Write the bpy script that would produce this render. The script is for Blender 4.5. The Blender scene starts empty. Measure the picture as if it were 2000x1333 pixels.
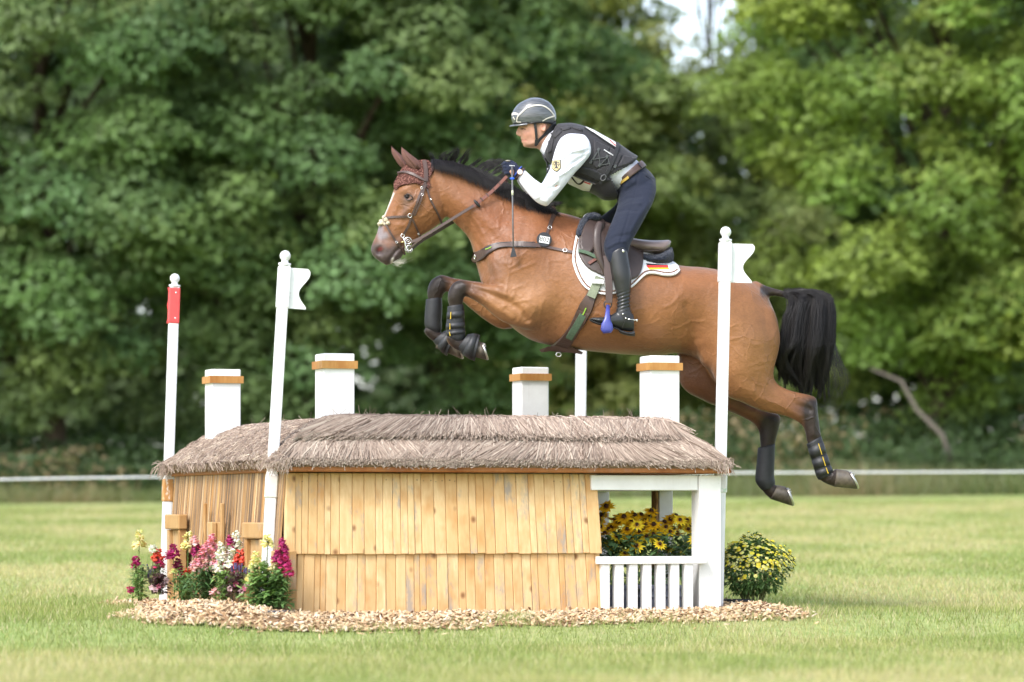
import bpy, bmesh, math, random
import numpy as np
from mathutils import Vector, Matrix, geometry
from mathutils.bvhtree import BVHTree

SC = bpy.context.scene
COL = SC.collection
R = math.radians

# ------------------------------------------------------------ camera, sky, sun, exposure
FPX, D0, ZC, HY = 6800.0, 18.5, 0.515, 1000.0     # focal length in photo pixels, camera distance, height, horizon row
cam_d = bpy.data.cameras.new('camera')
cam_d.sensor_width = 36.0
cam_d.lens = FPX / 2000.0 * 36.0
cam_d.shift_y = (HY - 666.5) / 2000.0
cam_d.clip_start, cam_d.clip_end = 0.5, 3000.0
cam_d.dof.use_dof = True
cam_d.dof.focus_distance = 18.6
cam_d.dof.aperture_fstop = 1.9
cam = bpy.data.objects.new('camera', cam_d)
cam.location = (0, -D0, ZC)
cam.rotation_euler = (R(90), 0, 0)
COL.objects.link(cam)
SC.camera = cam

SUN_EL, SUN_AZ = 47.0, -128.0        # azimuth in the ground plane, degrees from +x, the sun stands there
world = bpy.data.worlds.new('World')
SC.world = world
world.use_nodes = True
wn = world.node_tree.nodes
wl = world.node_tree.links
wn.clear()
wo = wn.new('ShaderNodeOutputWorld')
bg = wn.new('ShaderNodeBackground')
sky = wn.new('ShaderNodeTexSky')
sky.sky_type = 'NISHITA'
sky.sun_disc = False
sky.sun_elevation = R(SUN_EL)
sky.sun_rotation = R(90.0 - SUN_AZ)
sky.air_density = 1.0
sky.dust_density = 2.0
sky.ozone_density = 1.0
hs = wn.new('ShaderNodeHueSaturation')       # thin cloud: a paler, whiter sky
hs.inputs['Saturation'].default_value = 0.60
bg.inputs['Strength'].default_value = 0.15
wl.new(sky.outputs[0], hs.inputs['Color'])
wl.new(hs.outputs[0], bg.inputs['Color'])
wl.new(bg.outputs[0], wo.inputs['Surface'])

sun_d = bpy.data.lights.new('sun', 'SUN')
sun_d.energy = 1.0
sun_d.angle = R(14)
sun_d.color = (1.0, 0.985, 0.97)
sun = bpy.data.objects.new('sun', sun_d)
sd = Vector((math.cos(R(SUN_EL)) * math.cos(R(SUN_AZ)), math.cos(R(SUN_EL)) * math.sin(R(SUN_AZ)), math.sin(R(SUN_EL))))
sun.rotation_euler = sd.to_track_quat('Z', 'Y').to_euler()
sun.location = (0, 0, 30)
COL.objects.link(sun)

SC.view_settings.view_transform = 'Standard'
SC.view_settings.look = 'None'
SC.view_settings.gamma = 1.0
SC.view_settings.use_curve_mapping = False
SC.view_settings.exposure = 1.48
SC.render.engine = 'CYCLES'
SC.cycles.use_denoising = True
SC.cycles.max_bounces = 6
SC.cycles.use_adaptive_sampling = True
SC.cycles.adaptive_threshold = 0.02
SC.cycles.transparent_max_bounces = 8

# ------------------------------------------------------------ helpers
def S(y):
    return FPX / (D0 + y)

def P(px, py, y=0.0):
    """world point at photo position (px, py) and depth y (metres behind the origin plane)"""
    s = S(y)
    return Vector(((px - 1000.0) / s, y, ZC + (HY - py) / s))

def vnoise(x, y, seed=0, octaves=3):
    """value noise on numpy arrays, 0..1"""
    x = np.asarray(x, float); y = np.asarray(y, float)
    out = np.zeros(np.broadcast(x, y).shape); amp = 1.0; tot = 0.0
    for o in range(octaves):
        xi = np.floor(x).astype(np.int64); yi = np.floor(y).astype(np.int64)
        fx = x - xi; fy = y - yi
        fx = fx * fx * (3 - 2 * fx); fy = fy * fy * (3 - 2 * fy)
        def h(a, b):
            n = (a * 374761393 + b * 668265263 + (seed + o * 17) * 982451653) & 0x7fffffff
            n = ((n ^ (n >> 13)) * 1274126177) & 0x7fffffff
            return ((n ^ (n >> 16)) & 0xffff) / 65535.0
        v = (h(xi, yi) * (1 - fx) + h(xi + 1, yi) * fx) * (1 - fy) + (h(xi, yi + 1) * (1 - fx) + h(xi + 1, yi + 1) * fx) * fy
        out += v * amp; tot += amp; amp *= 0.5; x = x * 2.03 + 5.1; y = y * 2.03 + 9.7
    return out / tot

def new_mesh(name, verts, faces, smooth=False):
    me = bpy.data.meshes.new(name)
    me.from_pydata([tuple(v) for v in verts], [], [tuple(f) for f in faces])
    me.update()
    if smooth:
        me.polygons.foreach_set('use_smooth', [True] * len(me.polygons))
    return me

def fast_mesh(name, V, F, cols=None, smooth=False):
    """V (n,3) float, F (m,k) int, cols per-vertex (n,3) -> attribute 'Col'"""
    me = bpy.data.meshes.new(name)
    V = np.asarray(V, np.float32); F = np.asarray(F, np.int32)
    m, k = F.shape
    me.vertices.add(len(V)); me.vertices.foreach_set('co', V.ravel())
    me.loops.add(m * k); me.loops.foreach_set('vertex_index', F.ravel())
    me.polygons.add(m)
    me.polygons.foreach_set('loop_start', np.arange(0, m * k, k, dtype=np.int32))
    if smooth:
        me.polygons.foreach_set('use_smooth', np.ones(m, bool))
    me.update(calc_edges=True)
    if cols is not None:
        set_cols(me, cols)
    return me

def set_cols(me, cols, name='Col'):
    at = me.attributes.get(name) or me.attributes.new(name, 'FLOAT_COLOR', 'POINT')
    c = np.ones((len(me.vertices), 4), np.float32); c[:, :3] = cols
    at.data.foreach_set('color', c.ravel())

def obj(name, me, mat=None, parent=None, label=None, cat=None, group=None, kind=None):
    o = bpy.data.objects.new(name, me)
    COL.objects.link(o)
    if me is not None and mat is not None:
        me.materials.clear()
        for m_ in (mat if isinstance(mat, (list, tuple)) else [mat]):
            me.materials.append(m_)
    if parent is not None:
        o.parent = parent
        o.matrix_parent_inverse = world_of(parent).inverted()
    tag(o, label, cat, group, kind)
    return o

def world_of(o):
    return (world_of(o.parent) @ o.matrix_parent_inverse if o.parent else Matrix()) @ Matrix.LocRotScale(o.location, o.rotation_euler, o.scale)

def tag(o, label=None, cat=None, group=None, kind=None):
    for k_, v_ in (('label', label), ('category', cat), ('group', group), ('kind', kind)):
        if v_ is not None:
            o[k_] = v_
    return o

def thing(name, loc, label, cat, group=None):
    o = bpy.data.objects.new(name, None)
    COL.objects.link(o)
    o.location = loc
    o.empty_display_size = 0.1
    return tag(o, label, cat, group)

class MB:
    """collects polygons; build() links them as one mesh object"""
    def __init__(s):
        s.v = []; s.f = []; s.mi = []; s.cur = 0
    def add(s, vs, fs):
        b = len(s.v)
        s.v += [Vector(v) for v in vs]
        s.f += [[b + i for i in f] for f in fs]
        s.mi += [s.cur] * len(fs)
    def box8(s, p):
        """8 corners: bottom 0-3 counter-clockwise, top 4-7"""
        s.add(p, [(3, 2, 1, 0), (4, 5, 6, 7), (0, 1, 5, 4), (1, 2, 6, 5), (2, 3, 7, 6), (3, 0, 4, 7)])
    def box(s, c, u, v, w, hu, hv, hw):
        c = Vector(c)
        q = [c + u * (hu * a) + v * (hv * b) + w * (hw * d) for d in (-1, 1) for a, b in ((-1, -1), (1, -1), (1, 1), (-1, 1))]
        s.box8(q)
    def tube(s, pts, rad, n=8, caps=True, up=None):
        pts = [Vector(p) for p in pts]
        if not hasattr(rad, '__len__'):
            rad = [rad] * len(pts)
        rings = []
        prev = None
        for i, p in enumerate(pts):
            t = (pts[min(i + 1, len(pts) - 1)] - pts[max(i - 1, 0)])
            t = t.normalized() if t.length > 1e-9 else Vector((0, 0, 1))
            a = prev if prev is not None else (up or (Vector((0, 1, 0)) if abs(t.y) < 0.9 else Vector((1, 0, 0))))
            a = (a - t * a.dot(t))
            a = a.normalized() if a.length > 1e-6 else t.orthogonal().normalized()
            b = t.cross(a); prev = a
            r = rad[i]
            ru, rv = (r if hasattr(r, '__len__') else (r, r))
            rings.append([p + a * (ru * math.cos(2 * math.pi * k / n)) + b * (rv * math.sin(2 * math.pi * k / n)) for k in range(n)])
        vs = [v for ring in rings for v in ring]
        fs = []
        for i in range(len(rings) - 1):
            for k in range(n):
                k2 = (k + 1) % n
                fs.append((i * n + k, i * n + k2, (i + 1) * n + k2, (i + 1) * n + k))
        if caps:
            fs.append(tuple(reversed(range(n))))
            fs.append(tuple((len(rings) - 1) * n + k for k in range(n)))
        s.add(vs, fs)
    def ball(s, c, r, nu=12, nv=8, ax=None):
        """ellipsoid; r scalar or 3-tuple, ax optional 3 axes"""
        c = Vector(c)
        r = r if hasattr(r, '__len__') else (r, r, r)
        ax = ax or (Vector((1, 0, 0)), Vector((0, 1, 0)), Vector((0, 0, 1)))
        vs = [c - ax[2] * r[2]]
        for i in range(1, nv):
            th = math.pi * i / nv - math.pi / 2
            for k in range(nu):
                ph = 2 * math.pi * k / nu
                vs.append(c + ax[0] * (r[0] * math.cos(th) * math.cos(ph)) + ax[1] * (r[1] * math.cos(th) * math.sin(ph)) + ax[2] * (r[2] * math.sin(th)))
        vs.append(c + ax[2] * r[2])
        fs = []
        for k in range(nu):
            fs.append((0, 1 + (k + 1) % nu, 1 + k))
        for i in range(nv - 2):
            for k in range(nu):
                a = 1 + i * nu + k; b = 1 + i * nu + (k + 1) % nu
                fs.append((a, b, b + nu, a + nu))
        L = len(vs) - 1
        for k in range(nu):
            fs.append((L, 1 + (nv - 2) * nu + k, 1 + (nv - 2) * nu + (k + 1) % nu))
        s.add(vs, fs)
    def torus(s, c, ax_a, ax_b, ra, rb, r, n=16, m=6):
        c = Vector(c); nrm = ax_a.cross(ax_b).normalized()
        vs = []; fs = []
        for i in range(n):
            t = 2 * math.pi * i / n
            d = ax_a * (ra * math.cos(t)) + ax_b * (rb * math.sin(t))
            dn = d.normalized()
            for k in range(m):
                q = 2 * math.pi * k / m
                vs.append(c + d + dn * (r * math.cos(q)) + nrm * (r * math.sin(q)))
        for i in range(n):
            for k in range(m):
                i2 = (i + 1) % n; k2 = (k + 1) % m
                fs.append((i * m + k, i2 * m + k, i2 * m + k2, i * m + k2))
        s.add(vs, fs)
    def mesh(s, name, smooth=False, bevel=0, seg=2):
        me = new_mesh(name, s.v, s.f, smooth)
        if any(s.mi):
            me.polygons.foreach_set('material_index', s.mi)
        bm = bmesh.new(); bm.from_mesh(me)
        if bevel:
            bmesh.ops.bevel(bm, geom=list(bm.edges), offset=bevel, segments=seg, affect='EDGES', profile=0.6)
        bmesh.ops.recalc_face_normals(bm, faces=list(bm.faces))
        bm.to_mesh(me); bm.free()
        return me
    def build(s, name, mat, parent=None, smooth=False, bevel=0, seg=2, **kw):
        return obj(name, s.mesh(name, smooth, bevel, seg), mat, parent, **kw)

# ------------------------------------------------------------ materials
MATS = {}
class NT:
    def __init__(s, name):
        m = bpy.data.materials.new(name); m.use_nodes = True
        s.m = m; s.n = m.node_tree.nodes; s.l = m.node_tree.links
        s.n.clear()
        s.out = s.n.new('ShaderNodeOutputMaterial')
        s.b = s.n.new('ShaderNodeBsdfPrincipled')
        s.l.new(s.b.outputs[0], s.out.inputs['Surface'])
        s.tc = None
        MATS[name] = m
    def coord(s, which='Object'):
        if s.tc is None:
            s.tc = s.n.new('ShaderNodeTexCoord')
        return s.tc.outputs[which]
    def mapping(s, scale=(1, 1, 1), rot=(0, 0, 0), src=None, loc=None):
        mp = s.n.new('ShaderNodeMapping')
        mp.inputs['Scale'].default_value = scale
        mp.inputs['Rotation'].default_value = rot
        s.l.new(src or s.coord(), mp.inputs['Vector'])
        if loc is not None:
            s.l.new(loc, mp.inputs['Location'])
        return mp.outputs[0]
    def noise(s, scale, detail=4, rough=0.55, vec=None, dist=0.0, out='Fac'):
        t = s.n.new('ShaderNodeTexNoise')
        t.inputs['Scale'].default_value = scale; t.inputs['Detail'].default_value = detail
        t.inputs['Roughness'].default_value = rough; t.inputs['Distortion'].default_value = dist
        s.l.new(vec or s.coord(), t.inputs['Vector'])
        return t.outputs[out]
    def voronoi(s, scale, feature='F1', vec=None, out='Distance', rand=1.0):
        t = s.n.new('ShaderNodeTexVoronoi'); t.feature = feature
        t.inputs['Scale'].default_value = scale; t.inputs['Randomness'].default_value = rand
        s.l.new(vec or s.coord(), t.inputs['Vector'])
        return t.outputs[out]
    def wave(s, scale, vec=None, dist=0.0, dirn='X', detail=2):
        t = s.n.new('ShaderNodeTexWave'); t.bands_direction = dirn
        t.inputs['Scale'].default_value = scale; t.inputs['Distortion'].default_value = dist; t.inputs['Detail'].default_value = detail
        s.l.new(vec or s.coord(), t.inputs['Vector'])
        return t.outputs['Fac']
    def ramp(s, fac, stops, interp='LINEAR'):
        r = s.n.new('ShaderNodeValToRGB')
        r.color_ramp.interpolation = interp
        while len(r.color_ramp.elements) < len(stops):
            r.color_ramp.elements.new(0.5)
        for e, (p, c) in zip(r.color_ramp.elements, stops):
            e.position = p
            e.color = (c, c, c, 1) if not hasattr(c, '__len__') else (*c, 1)
        s.l.new(fac, r.inputs[0])
        return r.outputs[0]
    def mix(s, fac, a, b, mode='MIX'):
        m = s.n.new('ShaderNodeMix'); m.data_type = 'RGBA'; m.blend_type = mode
        for sock, v in ((m.inputs[0], fac), (m.inputs[6], a), (m.inputs[7], b)):
            if isinstance(v, bpy.types.NodeSocket):
                s.l.new(v, sock)
            elif hasattr(v, '__len__'):
                sock.default_value = (*v, 1)
            else:
                sock.default_value = v
        return m.outputs[2]
    def math(s, op, a, b=0.0):
        m = s.n.new('ShaderNodeMath'); m.operation = op
        for sock, v in ((m.inputs[0], a), (m.inputs[1], b)):
            if isinstance(v, bpy.types.NodeSocket):
                s.l.new(v, sock)
            else:
                sock.default_value = v
        return m.outputs[0]
    def attr(s, name='Col', out='Color'):
        a = s.n.new('ShaderNodeAttribute'); a.attribute_name = name
        return a.outputs[out]
    def rnd(s):
        return s.n.new('ShaderNodeObjectInfo').outputs['Random']
    def bump(s, h, strength=0.3, dist=0.01):
        b = s.n.new('ShaderNodeBump')
        b.inputs['Strength'].default_value = strength; b.inputs['Distance'].default_value = dist
        s.l.new(h, b.inputs['Height']); s.l.new(b.outputs[0], s.b.inputs['Normal'])
    def set(s, **kw):
        for k_, v_ in kw.items():
            k_ = {'color': 'Base Color', 'rough': 'Roughness', 'spec': 'Specular IOR Level', 'metal': 'Metallic',
                  'sheen': 'Sheen Weight', 'coat': 'Coat Weight', 'coat_rough': 'Coat Roughness', 'sheen_rough': 'Sheen Roughness'}[k_]
            sock = s.b.inputs[k_]
            if isinstance(v_, bpy.types.NodeSocket):
                s.l.new(v_, sock)
            elif hasattr(v_, '__len__'):
                sock.default_value = (*v_, 1)
            else:
                sock.default_value = v_
        return s

def simple(name, c, rough=0.6, var=0.15, scale=30.0, metal=0.0, spec=0.5, bump=0.0, **kw):
    t = NT(name)
    n = t.noise(scale, 4)
    lo = tuple(x * (1 - var) for x in c); hi = tuple(min(1, x * (1 + var)) for x in c)
    t.set(color=t.ramp(n, [(0.3, lo), (0.7, hi)]), rough=rough, metal=metal, spec=spec, **kw)
    if bump:
        t.bump(n, bump, 0.004)
    return t.m

def leafy(name, tint=(1, 1, 1), trans=0.35, rough=0.5):
    """leaf material: colour from the per-leaf attribute, some light passes through"""
    t = NT(name)
    c = t.mix(1.0, t.attr(), tint, 'MULTIPLY')
    t.set(color=c, rough=rough, spec=0.35)
    tr = t.n.new('ShaderNodeBsdfTranslucent')
    t.l.new(t.mix(1.0, c, (1.25, 1.2, 0.6), 'MULTIPLY'), tr.inputs['Color'])
    mx = t.n.new('ShaderNodeMixShader'); mx.inputs[0].default_value = trans
    t.l.new(t.b.outputs[0], mx.inputs[1]); t.l.new(tr.outputs[0], mx.inputs[2])
    t.l.new(mx.outputs[0], t.out.inputs['Surface'])
    return t.m

def lerp(a, b, t):
    return a + (b - a) * t

def ground_z(x, y):
    """field level: a low rise carries the fence, beyond it the field climbs gently to the wood"""
    x = np.asarray(x, float); y = np.asarray(y, float)
    t = np.clip((y - 1.6) / 26.4, 0, 4.0)
    rise = 0.72 * t * (1.0 + 0.10 * np.clip(x / 8.0, -1, 1))
    b = -(np.clip(x, -3.0, 2.2) + 1.132) * 0.3256 + (y + 1.0) * 0.9455
    f = np.clip((b + 1.25) / 1.15, 0, 1); f = f * f * (3 - 2 * f)
    return rise - 0.022 - 0.098 * (1 - f) + 0.012 * (vnoise(x * 0.6, y * 0.6, 3, 2) - 0.5)
# ------------------------------------------------------------ ground
def build_ground():
    xs = np.concatenate([np.linspace(-400, -14, 24)[:-1], np.linspace(-14, 14, 113), np.linspace(14, 400, 24)[1:]])
    ys = np.concatenate([np.linspace(-60, -12, 14)[:-1], np.linspace(-12, 40, 209), np.linspace(40, 700, 40)[1:]])
    X, Y = np.meshgrid(xs, ys)
    Z = ground_z(X, Y)
    n, m = X.shape
    V = np.stack([X.ravel(), Y.ravel(), Z.ravel()], 1)
    i = np.arange(n * m).reshape(n, m)
    F = np.stack([i[:-1, :-1].ravel(), i[:-1, 1:].ravel(), i[1:, 1:].ravel(), i[1:, :-1].ravel()], 1)
    t = NT('lawn_soil')
    big = t.noise(0.55, 4, 0.6, t.mapping((1, 0.45, 1)))
    fine = t.noise(9.0, 5, 0.65)
    c = t.ramp(big, [(0.30, (0.23, 0.335, 0.085)), (0.48, (0.30, 0.375, 0.125)), (0.60, (0.36, 0.38, 0.16)), (0.75, (0.235, 0.34, 0.09))])
    c = t.mix(0.55, c, t.ramp(fine, [(0.3, (0.17, 0.25, 0.065)), (0.7, (0.40, 0.41, 0.18))]))
    t.set(color=c, rough=0.9, spec=0.1)
    t.bump(t.noise(60, 4), 0.5, 0.03)
    obj('ground', fast_mesh('ground', V, F, smooth=True), t.m, kind='structure')

build_ground()

# ------------------------------------------------------------ grass blades
def grass_blades(x, y, h, wd, rng, seed, dens_col=1.0):
    n = len(x)
    z = ground_z(x, y)
    ang = rng.uniform(0, 2 * np.pi, n)
    lean = rng.normal(0, 0.45, (n, 2)) * h[:, None]
    dx, dy = np.cos(ang) * wd, np.sin(ang) * wd
    V = np.empty((n, 3, 3), np.float32)
    V[:, 0] = np.stack([x - dx, y - dy, z - 0.004], 1)
    V[:, 1] = np.stack([x + dx, y + dy, z - 0.004], 1)
    V[:, 2] = np.stack([x + lean[:, 0], y + lean[:, 1], z + h], 1)
    p = vnoise(x * 0.8, y * 0.5, seed, 3)
    q = vnoise(x * 3.1, y * 2.2, seed + 5, 2)
    green = np.array([0.245, 0.300, 0.088]); yel = np.array([0.435, 0.41, 0.18]); straw = np.array([0.57, 0.485, 0.31])
    t = np.clip((p - 0.36) * 3.2 + (q - 0.5) * 1.2 + rng.normal(0, 0.25, n), 0, 1)[:, None]
    c = green * (1 - t) + yel * t
    st = (rng.random(n) < 0.10 + 0.30 * np.clip((p - 0.45) * 4, 0, 1))[:, None]
    c = np.where(st, straw, c) * rng.uniform(0.6, 1.25, (n, 1)) * dens_col
    C = np.repeat(c[:, None, :], 3, 1)
    C[:, 2] *= 1.12
    return V.reshape(-1, 3), C.reshape(-1, 3)

HUT_A = R(19.0)
HU = Vector((math.cos(HUT_A), math.sin(HUT_A), 0)); HV = Vector((-math.sin(HUT_A), math.cos(HUT_A), 0)); HZ = Vector((0, 0, 1))
HC = Vector((-1.132, -1.0, 0.0))
def H(a, b, z=0.0):
    return HC + HU * a + HV * b + HZ * z
def hut_ab(x, y):
    rx = np.asarray(x) - HC.x; ry = np.asarray(y) - HC.y
    return rx * HU.x + ry * HU.y, rx * HV.x + ry * HV.y
HW, HD = 2.36, 2.45

def chip_edge(a, b):
    """signed distance-like value (metres), < 0 inside the bed of wood chips round the fence"""
    front = -0.62 + 0.16 * np.clip((a - 0.6) / 1.8, 0, 1) - 0.10 * np.exp(-((a - 0.05) / 0.45) ** 2)
    left = -0.84 + 0.55 * np.clip((-0.20 - b) / 0.45, 0, 1) ** 2 + 0.50 * np.clip((b - 0.25) / 1.6, 0, 1)
    right = 2.80 - 0.35 * np.clip((-0.15 - b) / 0.4, 0, 1) ** 2
    d = np.maximum(np.maximum(left - a, a - right), np.maximum(front - b, b - 2.95))
    return d + 0.15 * (vnoise(a * 4 + 7, b * 4 + 3, 21, 3) - 0.5)

def build_grass():
    rng = np.random.default_rng(11)
    n = 620000
    d = rng.uniform(0, 1, n) ** 1.6 * 34.0 + 9.4             # distance from the camera
    half = d * (1120 / FPX) * 1.35
    x = rng.uniform(-1, 1, n) * half; y = d - D0
    a, b = hut_ab(x, y)
    ce = chip_edge(a, b)
    keep = (ce > -0.02) | (rng.random(n) < 0.008)
    x, y, ce = x[keep], y[keep], ce[keep]
    rough = vnoise(x * 2.2, y * 1.6, 40, 2)
    h = rng.uniform(0.016, 0.042, len(x)) * (0.60 + 0.8 * rough)
    h *= np.where(rng.random(len(x)) < 0.02, 1.9, 1.0)
    h *= np.where(ce < 0.12, rng.uniform(1.0, 2.0, len(x)), 1.0)
    wd = rng.uniform(0.0012, 0.0024, len(x)) * np.clip((y + D0) / 16.0, 0.9, 3.0)
    V, C = grass_blades(x, y, h, wd, rng, 8)
    F = np.arange(len(V)).reshape(-1, 3)
    me = fast_mesh('grass', V, F, C)
    obj('grass', me, leafy('grass_blade', trans=0.3, rough=0.6), label='short mown lawn grass, dry in patches, around the fence', cat='grass', kind='stuff')
build_grass()

# ------------------------------------------------------------ trees
LEAF = {}
def leaves(centers, normals, size, cols, rng, aspect=0.62):
    """one folded rhombus per leaf (two triangles)"""
    n = len(centers)
    nn = normals / np.maximum(np.linalg.norm(normals, axis=1, keepdims=True), 1e-6)
    t = rng.normal(0, 1, (n, 3)); t -= nn * np.sum(t * nn, 1, keepdims=True)
    t /= np.maximum(np.linalg.norm(t, axis=1, keepdims=True), 1e-6)
    b = np.cross(nn, t)
    s = size[:, None]
    V = np.empty((n, 4, 3), np.float32)
    V[:, 0] = centers - t * s * 0.5
    V[:, 1] = centers + b * s * 0.5 * aspect - nn * s * 0.10
    V[:, 2] = centers + t * s * 0.5
    V[:, 3] = centers - b * s * 0.5 * aspect - nn * s * 0.10
    k = np.arange(n)[:, None] * 4
    F = np.concatenate([k + np.array([[0, 1, 2]]), k + np.array([[0, 2, 3]])], 1).reshape(-1, 3)
    C = np.repeat(cols[:, None, :], 4, 1)
    return V.reshape(-1, 3), F, C.reshape(-1, 3)

bark = NT('bark')
bark.set(color=bark.ramp(bark.noise(6, 6, 0.7, bark.mapping((3, 3, 0.6))), [(0.3, (0.035, 0.026, 0.018)), (0.7, (0.14, 0.105, 0.075))]), rough=0.95, spec=0.1)
bark.bump(bark.noise(14, 6, 0.7, bark.mapping((3, 3, 0.5))), 0.8, 0.03)
LEAFM = leafy('tree_leaf', trans=0.42, rough=0.55)

def tree(name, label, base, height, rx, ry, lo, nclump, per, col, seed, leaf=0.118, front=0.75, trunk_r=0.17, group='broadleaved trees behind the field', clump_r=(0.42, 0.95)):
    rng = np.random.default_rng(seed)
    rnd = random.Random(seed)
    bx, by = base
    bz = float(ground_z(bx, by))
    T = thing(name, (bx, by, bz), label, 'tree', group)
    mb = MB()
    top = bz + height
    lean = rnd.uniform(-0.3, 0.3)
    tp = [Vector((bx + lean * t * t + 0.10 * math.sin(5 * t + seed), by + 0.05 * math.sin(7 * t), bz - 0.1 + (height * 0.9) * t)) for t in [i / 9 for i in range(10)]]
    mb.tube(tp, [trunk_r * (1 - 0.85 * i / 9) * (1.35 if i == 0 else 1) for i in range(10)], 9)
    # crown: clumps on and inside an egg-shaped volume that reaches down to lo
    cz = (lo + height) / 2; hz = (height - lo) / 2
    cc = []
    for k in range(nclump):
        u = rng.normal(0, 1, 3); u /= np.linalg.norm(u)
        if u[1] > 0.2 and rng.random() < front:
            u[1] = -u[1]
        rr = rng.uniform(0.45, 1.0) ** 0.6
        w = 1.0 - 0.35 * max(0, u[2])
        cc.append((bx + u[0] * rx * rr * w, by + u[1] * ry * rr * w, bz + cz + u[2] * hz * rr, rng.uniform(*clump_r)))
    cc = np.array(cc)
    for j in range(0, nclump, max(1, nclump // 22)):
        c = Vector(cc[j, :3]); t = min(8, max(1, int((c.z - bz) / height * 8) - 1))
        s0 = tp[t]; mid = s0.lerp(c, 0.5) + Vector((0, 0, 0.12))
        mb.tube([s0, mid, c], [trunk_r * 0.34, trunk_r * 0.2, 0.015], 5)
    mb.build('trunk', bark.m, T, smooth=True)
    cen = []; nor = []; cl = []
    for c in cc:
        m = int(per * (c[3] / 0.7) ** 2)
        u = rng.normal(0, 1, (m, 3)); u /= np.linalg.norm(u, axis=1, keepdims=True)
        rr = rng.uniform(0.25, 1, (m, 1)) ** 0.45
        lump = 1 + 0.35 * np.sin(u[:, :1] * 5 + c[0] * 3) * np.cos(u[:, 2:] * 6 + c[2])
        off = u * rr * lump * np.array([1.0, 0.9, 0.62]) * c[3]
        off[:, 2] -= 0.25 * (off[:, 0] ** 2 + off[:, 1] ** 2)
        cen.append(c[:3] + off)
        nr = u * 0.7 + np.array([0, -0.25, 0.75]) + rng.normal(0, 0.45, (m, 3))
        nor.append(nr)
        shade = rng.uniform(0.8, 1.2) * np.array([rng.uniform(0.9, 1.15), 1.0, rng.uniform(0.8, 1.1)])
        cl.append(np.array(col) * shade * rng.uniform(0.7, 1.3, (m, 1)))
    cen = np.concatenate(cen); nor = np.concatenate(nor); cl = np.concatenate(cl)
    gz = bz + 0.05
    ok = cen[:, 2] > gz
    cen, nor, cl = cen[ok], nor[ok], cl[ok]
    V, F, C = leaves(cen, nor, leaf * rng.uniform(0.7, 1.25, len(cen)), cl, rng)
    obj('crown', fast_mesh('crown', V, F, C), LEAFM, T, kind='stuff')
    return T

GA = (0.150, 0.232, 0.084); GB = (0.190, 0.275, 0.056); GC = (0.235, 0.285, 0.090); GD = (0.090, 0.148, 0.060)
tree('alder_tree', 'large dark green tree at the far left edge of the picture', (-6.6, 31.0), 12.0, 3.3, 2.6, 0.5, 150, 640, GA, 1)
tree('alder_tree', 'dense mid green tree behind the red topped pole', (-2.9, 31.8), 12.5, 3.0, 2.6, 0.5, 150, 640, GA, 2)
tree('alder_tree', "dark green tree behind the horse's head and neck", (-0.8, 33.4), 12.5, 2.3, 2.4, 0.4, 120, 600, (0.138, 0.222, 0.080), 3)
tree('willow_tree', 'yellowish green distant tree seen right above the rider', (1.25, 43.0), 10.4, 2.3, 2.2, 0.4, 90, 520, GC, 4, leaf=0.15, front=0.7)
tree('willow_tree', 'blurred green tree between the rider and the tall bright tree', (4.5, 46.0), 7.6, 2.2, 2.2, 0.4, 80, 520, (0.20, 0.265, 0.085), 5, leaf=0.15)
tree('oak_tree', 'bright yellow green tree on the right behind the horse tail', (6.1, 31.5), 12.5, 3.1, 2.7, 0.9, 155, 640, GB, 6)
tree('oak_tree', 'bright green tree at the far right edge of the picture', (9.4, 33.0), 11.5, 2.8, 2.5, 0.7, 110, 600, GB, 7)
tree('alder_tree', 'green tree left of the picture, beyond its left edge', (-11.6, 32.5), 11.5, 3.2, 2.6, 0.5, 100, 330, GA, 21, leaf=0.15)
tree('alder_tree', 'second green tree beyond the left edge of the picture', (-17.0, 33.5), 12.0, 3.6, 2.6, 0.5, 100, 330, GA, 22, leaf=0.16)
tree('oak_tree', 'bright tree right of the picture, beyond its right edge', (14.0, 33.0), 11.5, 3.4, 2.6, 0.6, 100, 330, GB, 23, leaf=0.16)
tree('ash_tree', 'tall dark tree of the rear row at upper left', (-7.5, 44.0), 15.0, 5.0, 3.0, 0.3, 110, 240, GD, 8, leaf=0.26, clump_r=(0.8, 1.5))
tree('ash_tree', 'tall dark tree of the rear row left of the rider', (-1.8, 46.0), 15.0, 4.8, 3.0, 0.3, 110, 240, GD, 9, leaf=0.26, clump_r=(0.8, 1.5))
tree('ash_tree', 'tall dark tree of the rear row at upper right', (9.9, 47.0), 15.0, 4.6, 3.0, 0.3, 110, 240, (0.07, 0.12, 0.035), 10, leaf=0.26, clump_r=(0.8, 1.5))
tree('ash_tree', 'thin topped tree with sky showing through above the rider', (4.2, 56.0), 14.5, 3.6, 2.5, 0.3, 84, 150, (0.14, 0.20, 0.065), 12, trunk_r=0.09, leaf=0.22, clump_r=(0.6, 1.2))

def build_far_wood():
    rng = np.random.default_rng(5)
    n = 62000
    x = rng.uniform(-40, 36, n); y = rng.uniform(58, 66, n)
    top = 9.5 + 5 * vnoise(x * 0.25, y * 0.1, 70, 3) - 8.5 * np.exp(-((x - 4.1) / 1.7) ** 2)
    z = ground_z(x, y) + top * rng.random(n) ** 0.8
    c = np.array([0.055, 0.10, 0.035]) * rng.uniform(0.6, 1.4, (n, 1))
    nor = rng.normal(0, 0.6, (n, 3)) + np.array([0, -0.5, 0.6])
    V, F, C = leaves(np.stack([x, y, z], 1), nor, rng.uniform(0.3, 0.6, n), c, rng, 0.8)
    obj('far_wood', fast_mesh('far_wood', V, F, C), LEAFM, label='dark mass of far woodland behind all the trees', cat='woodland', kind='stuff')
build_far_wood()

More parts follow.
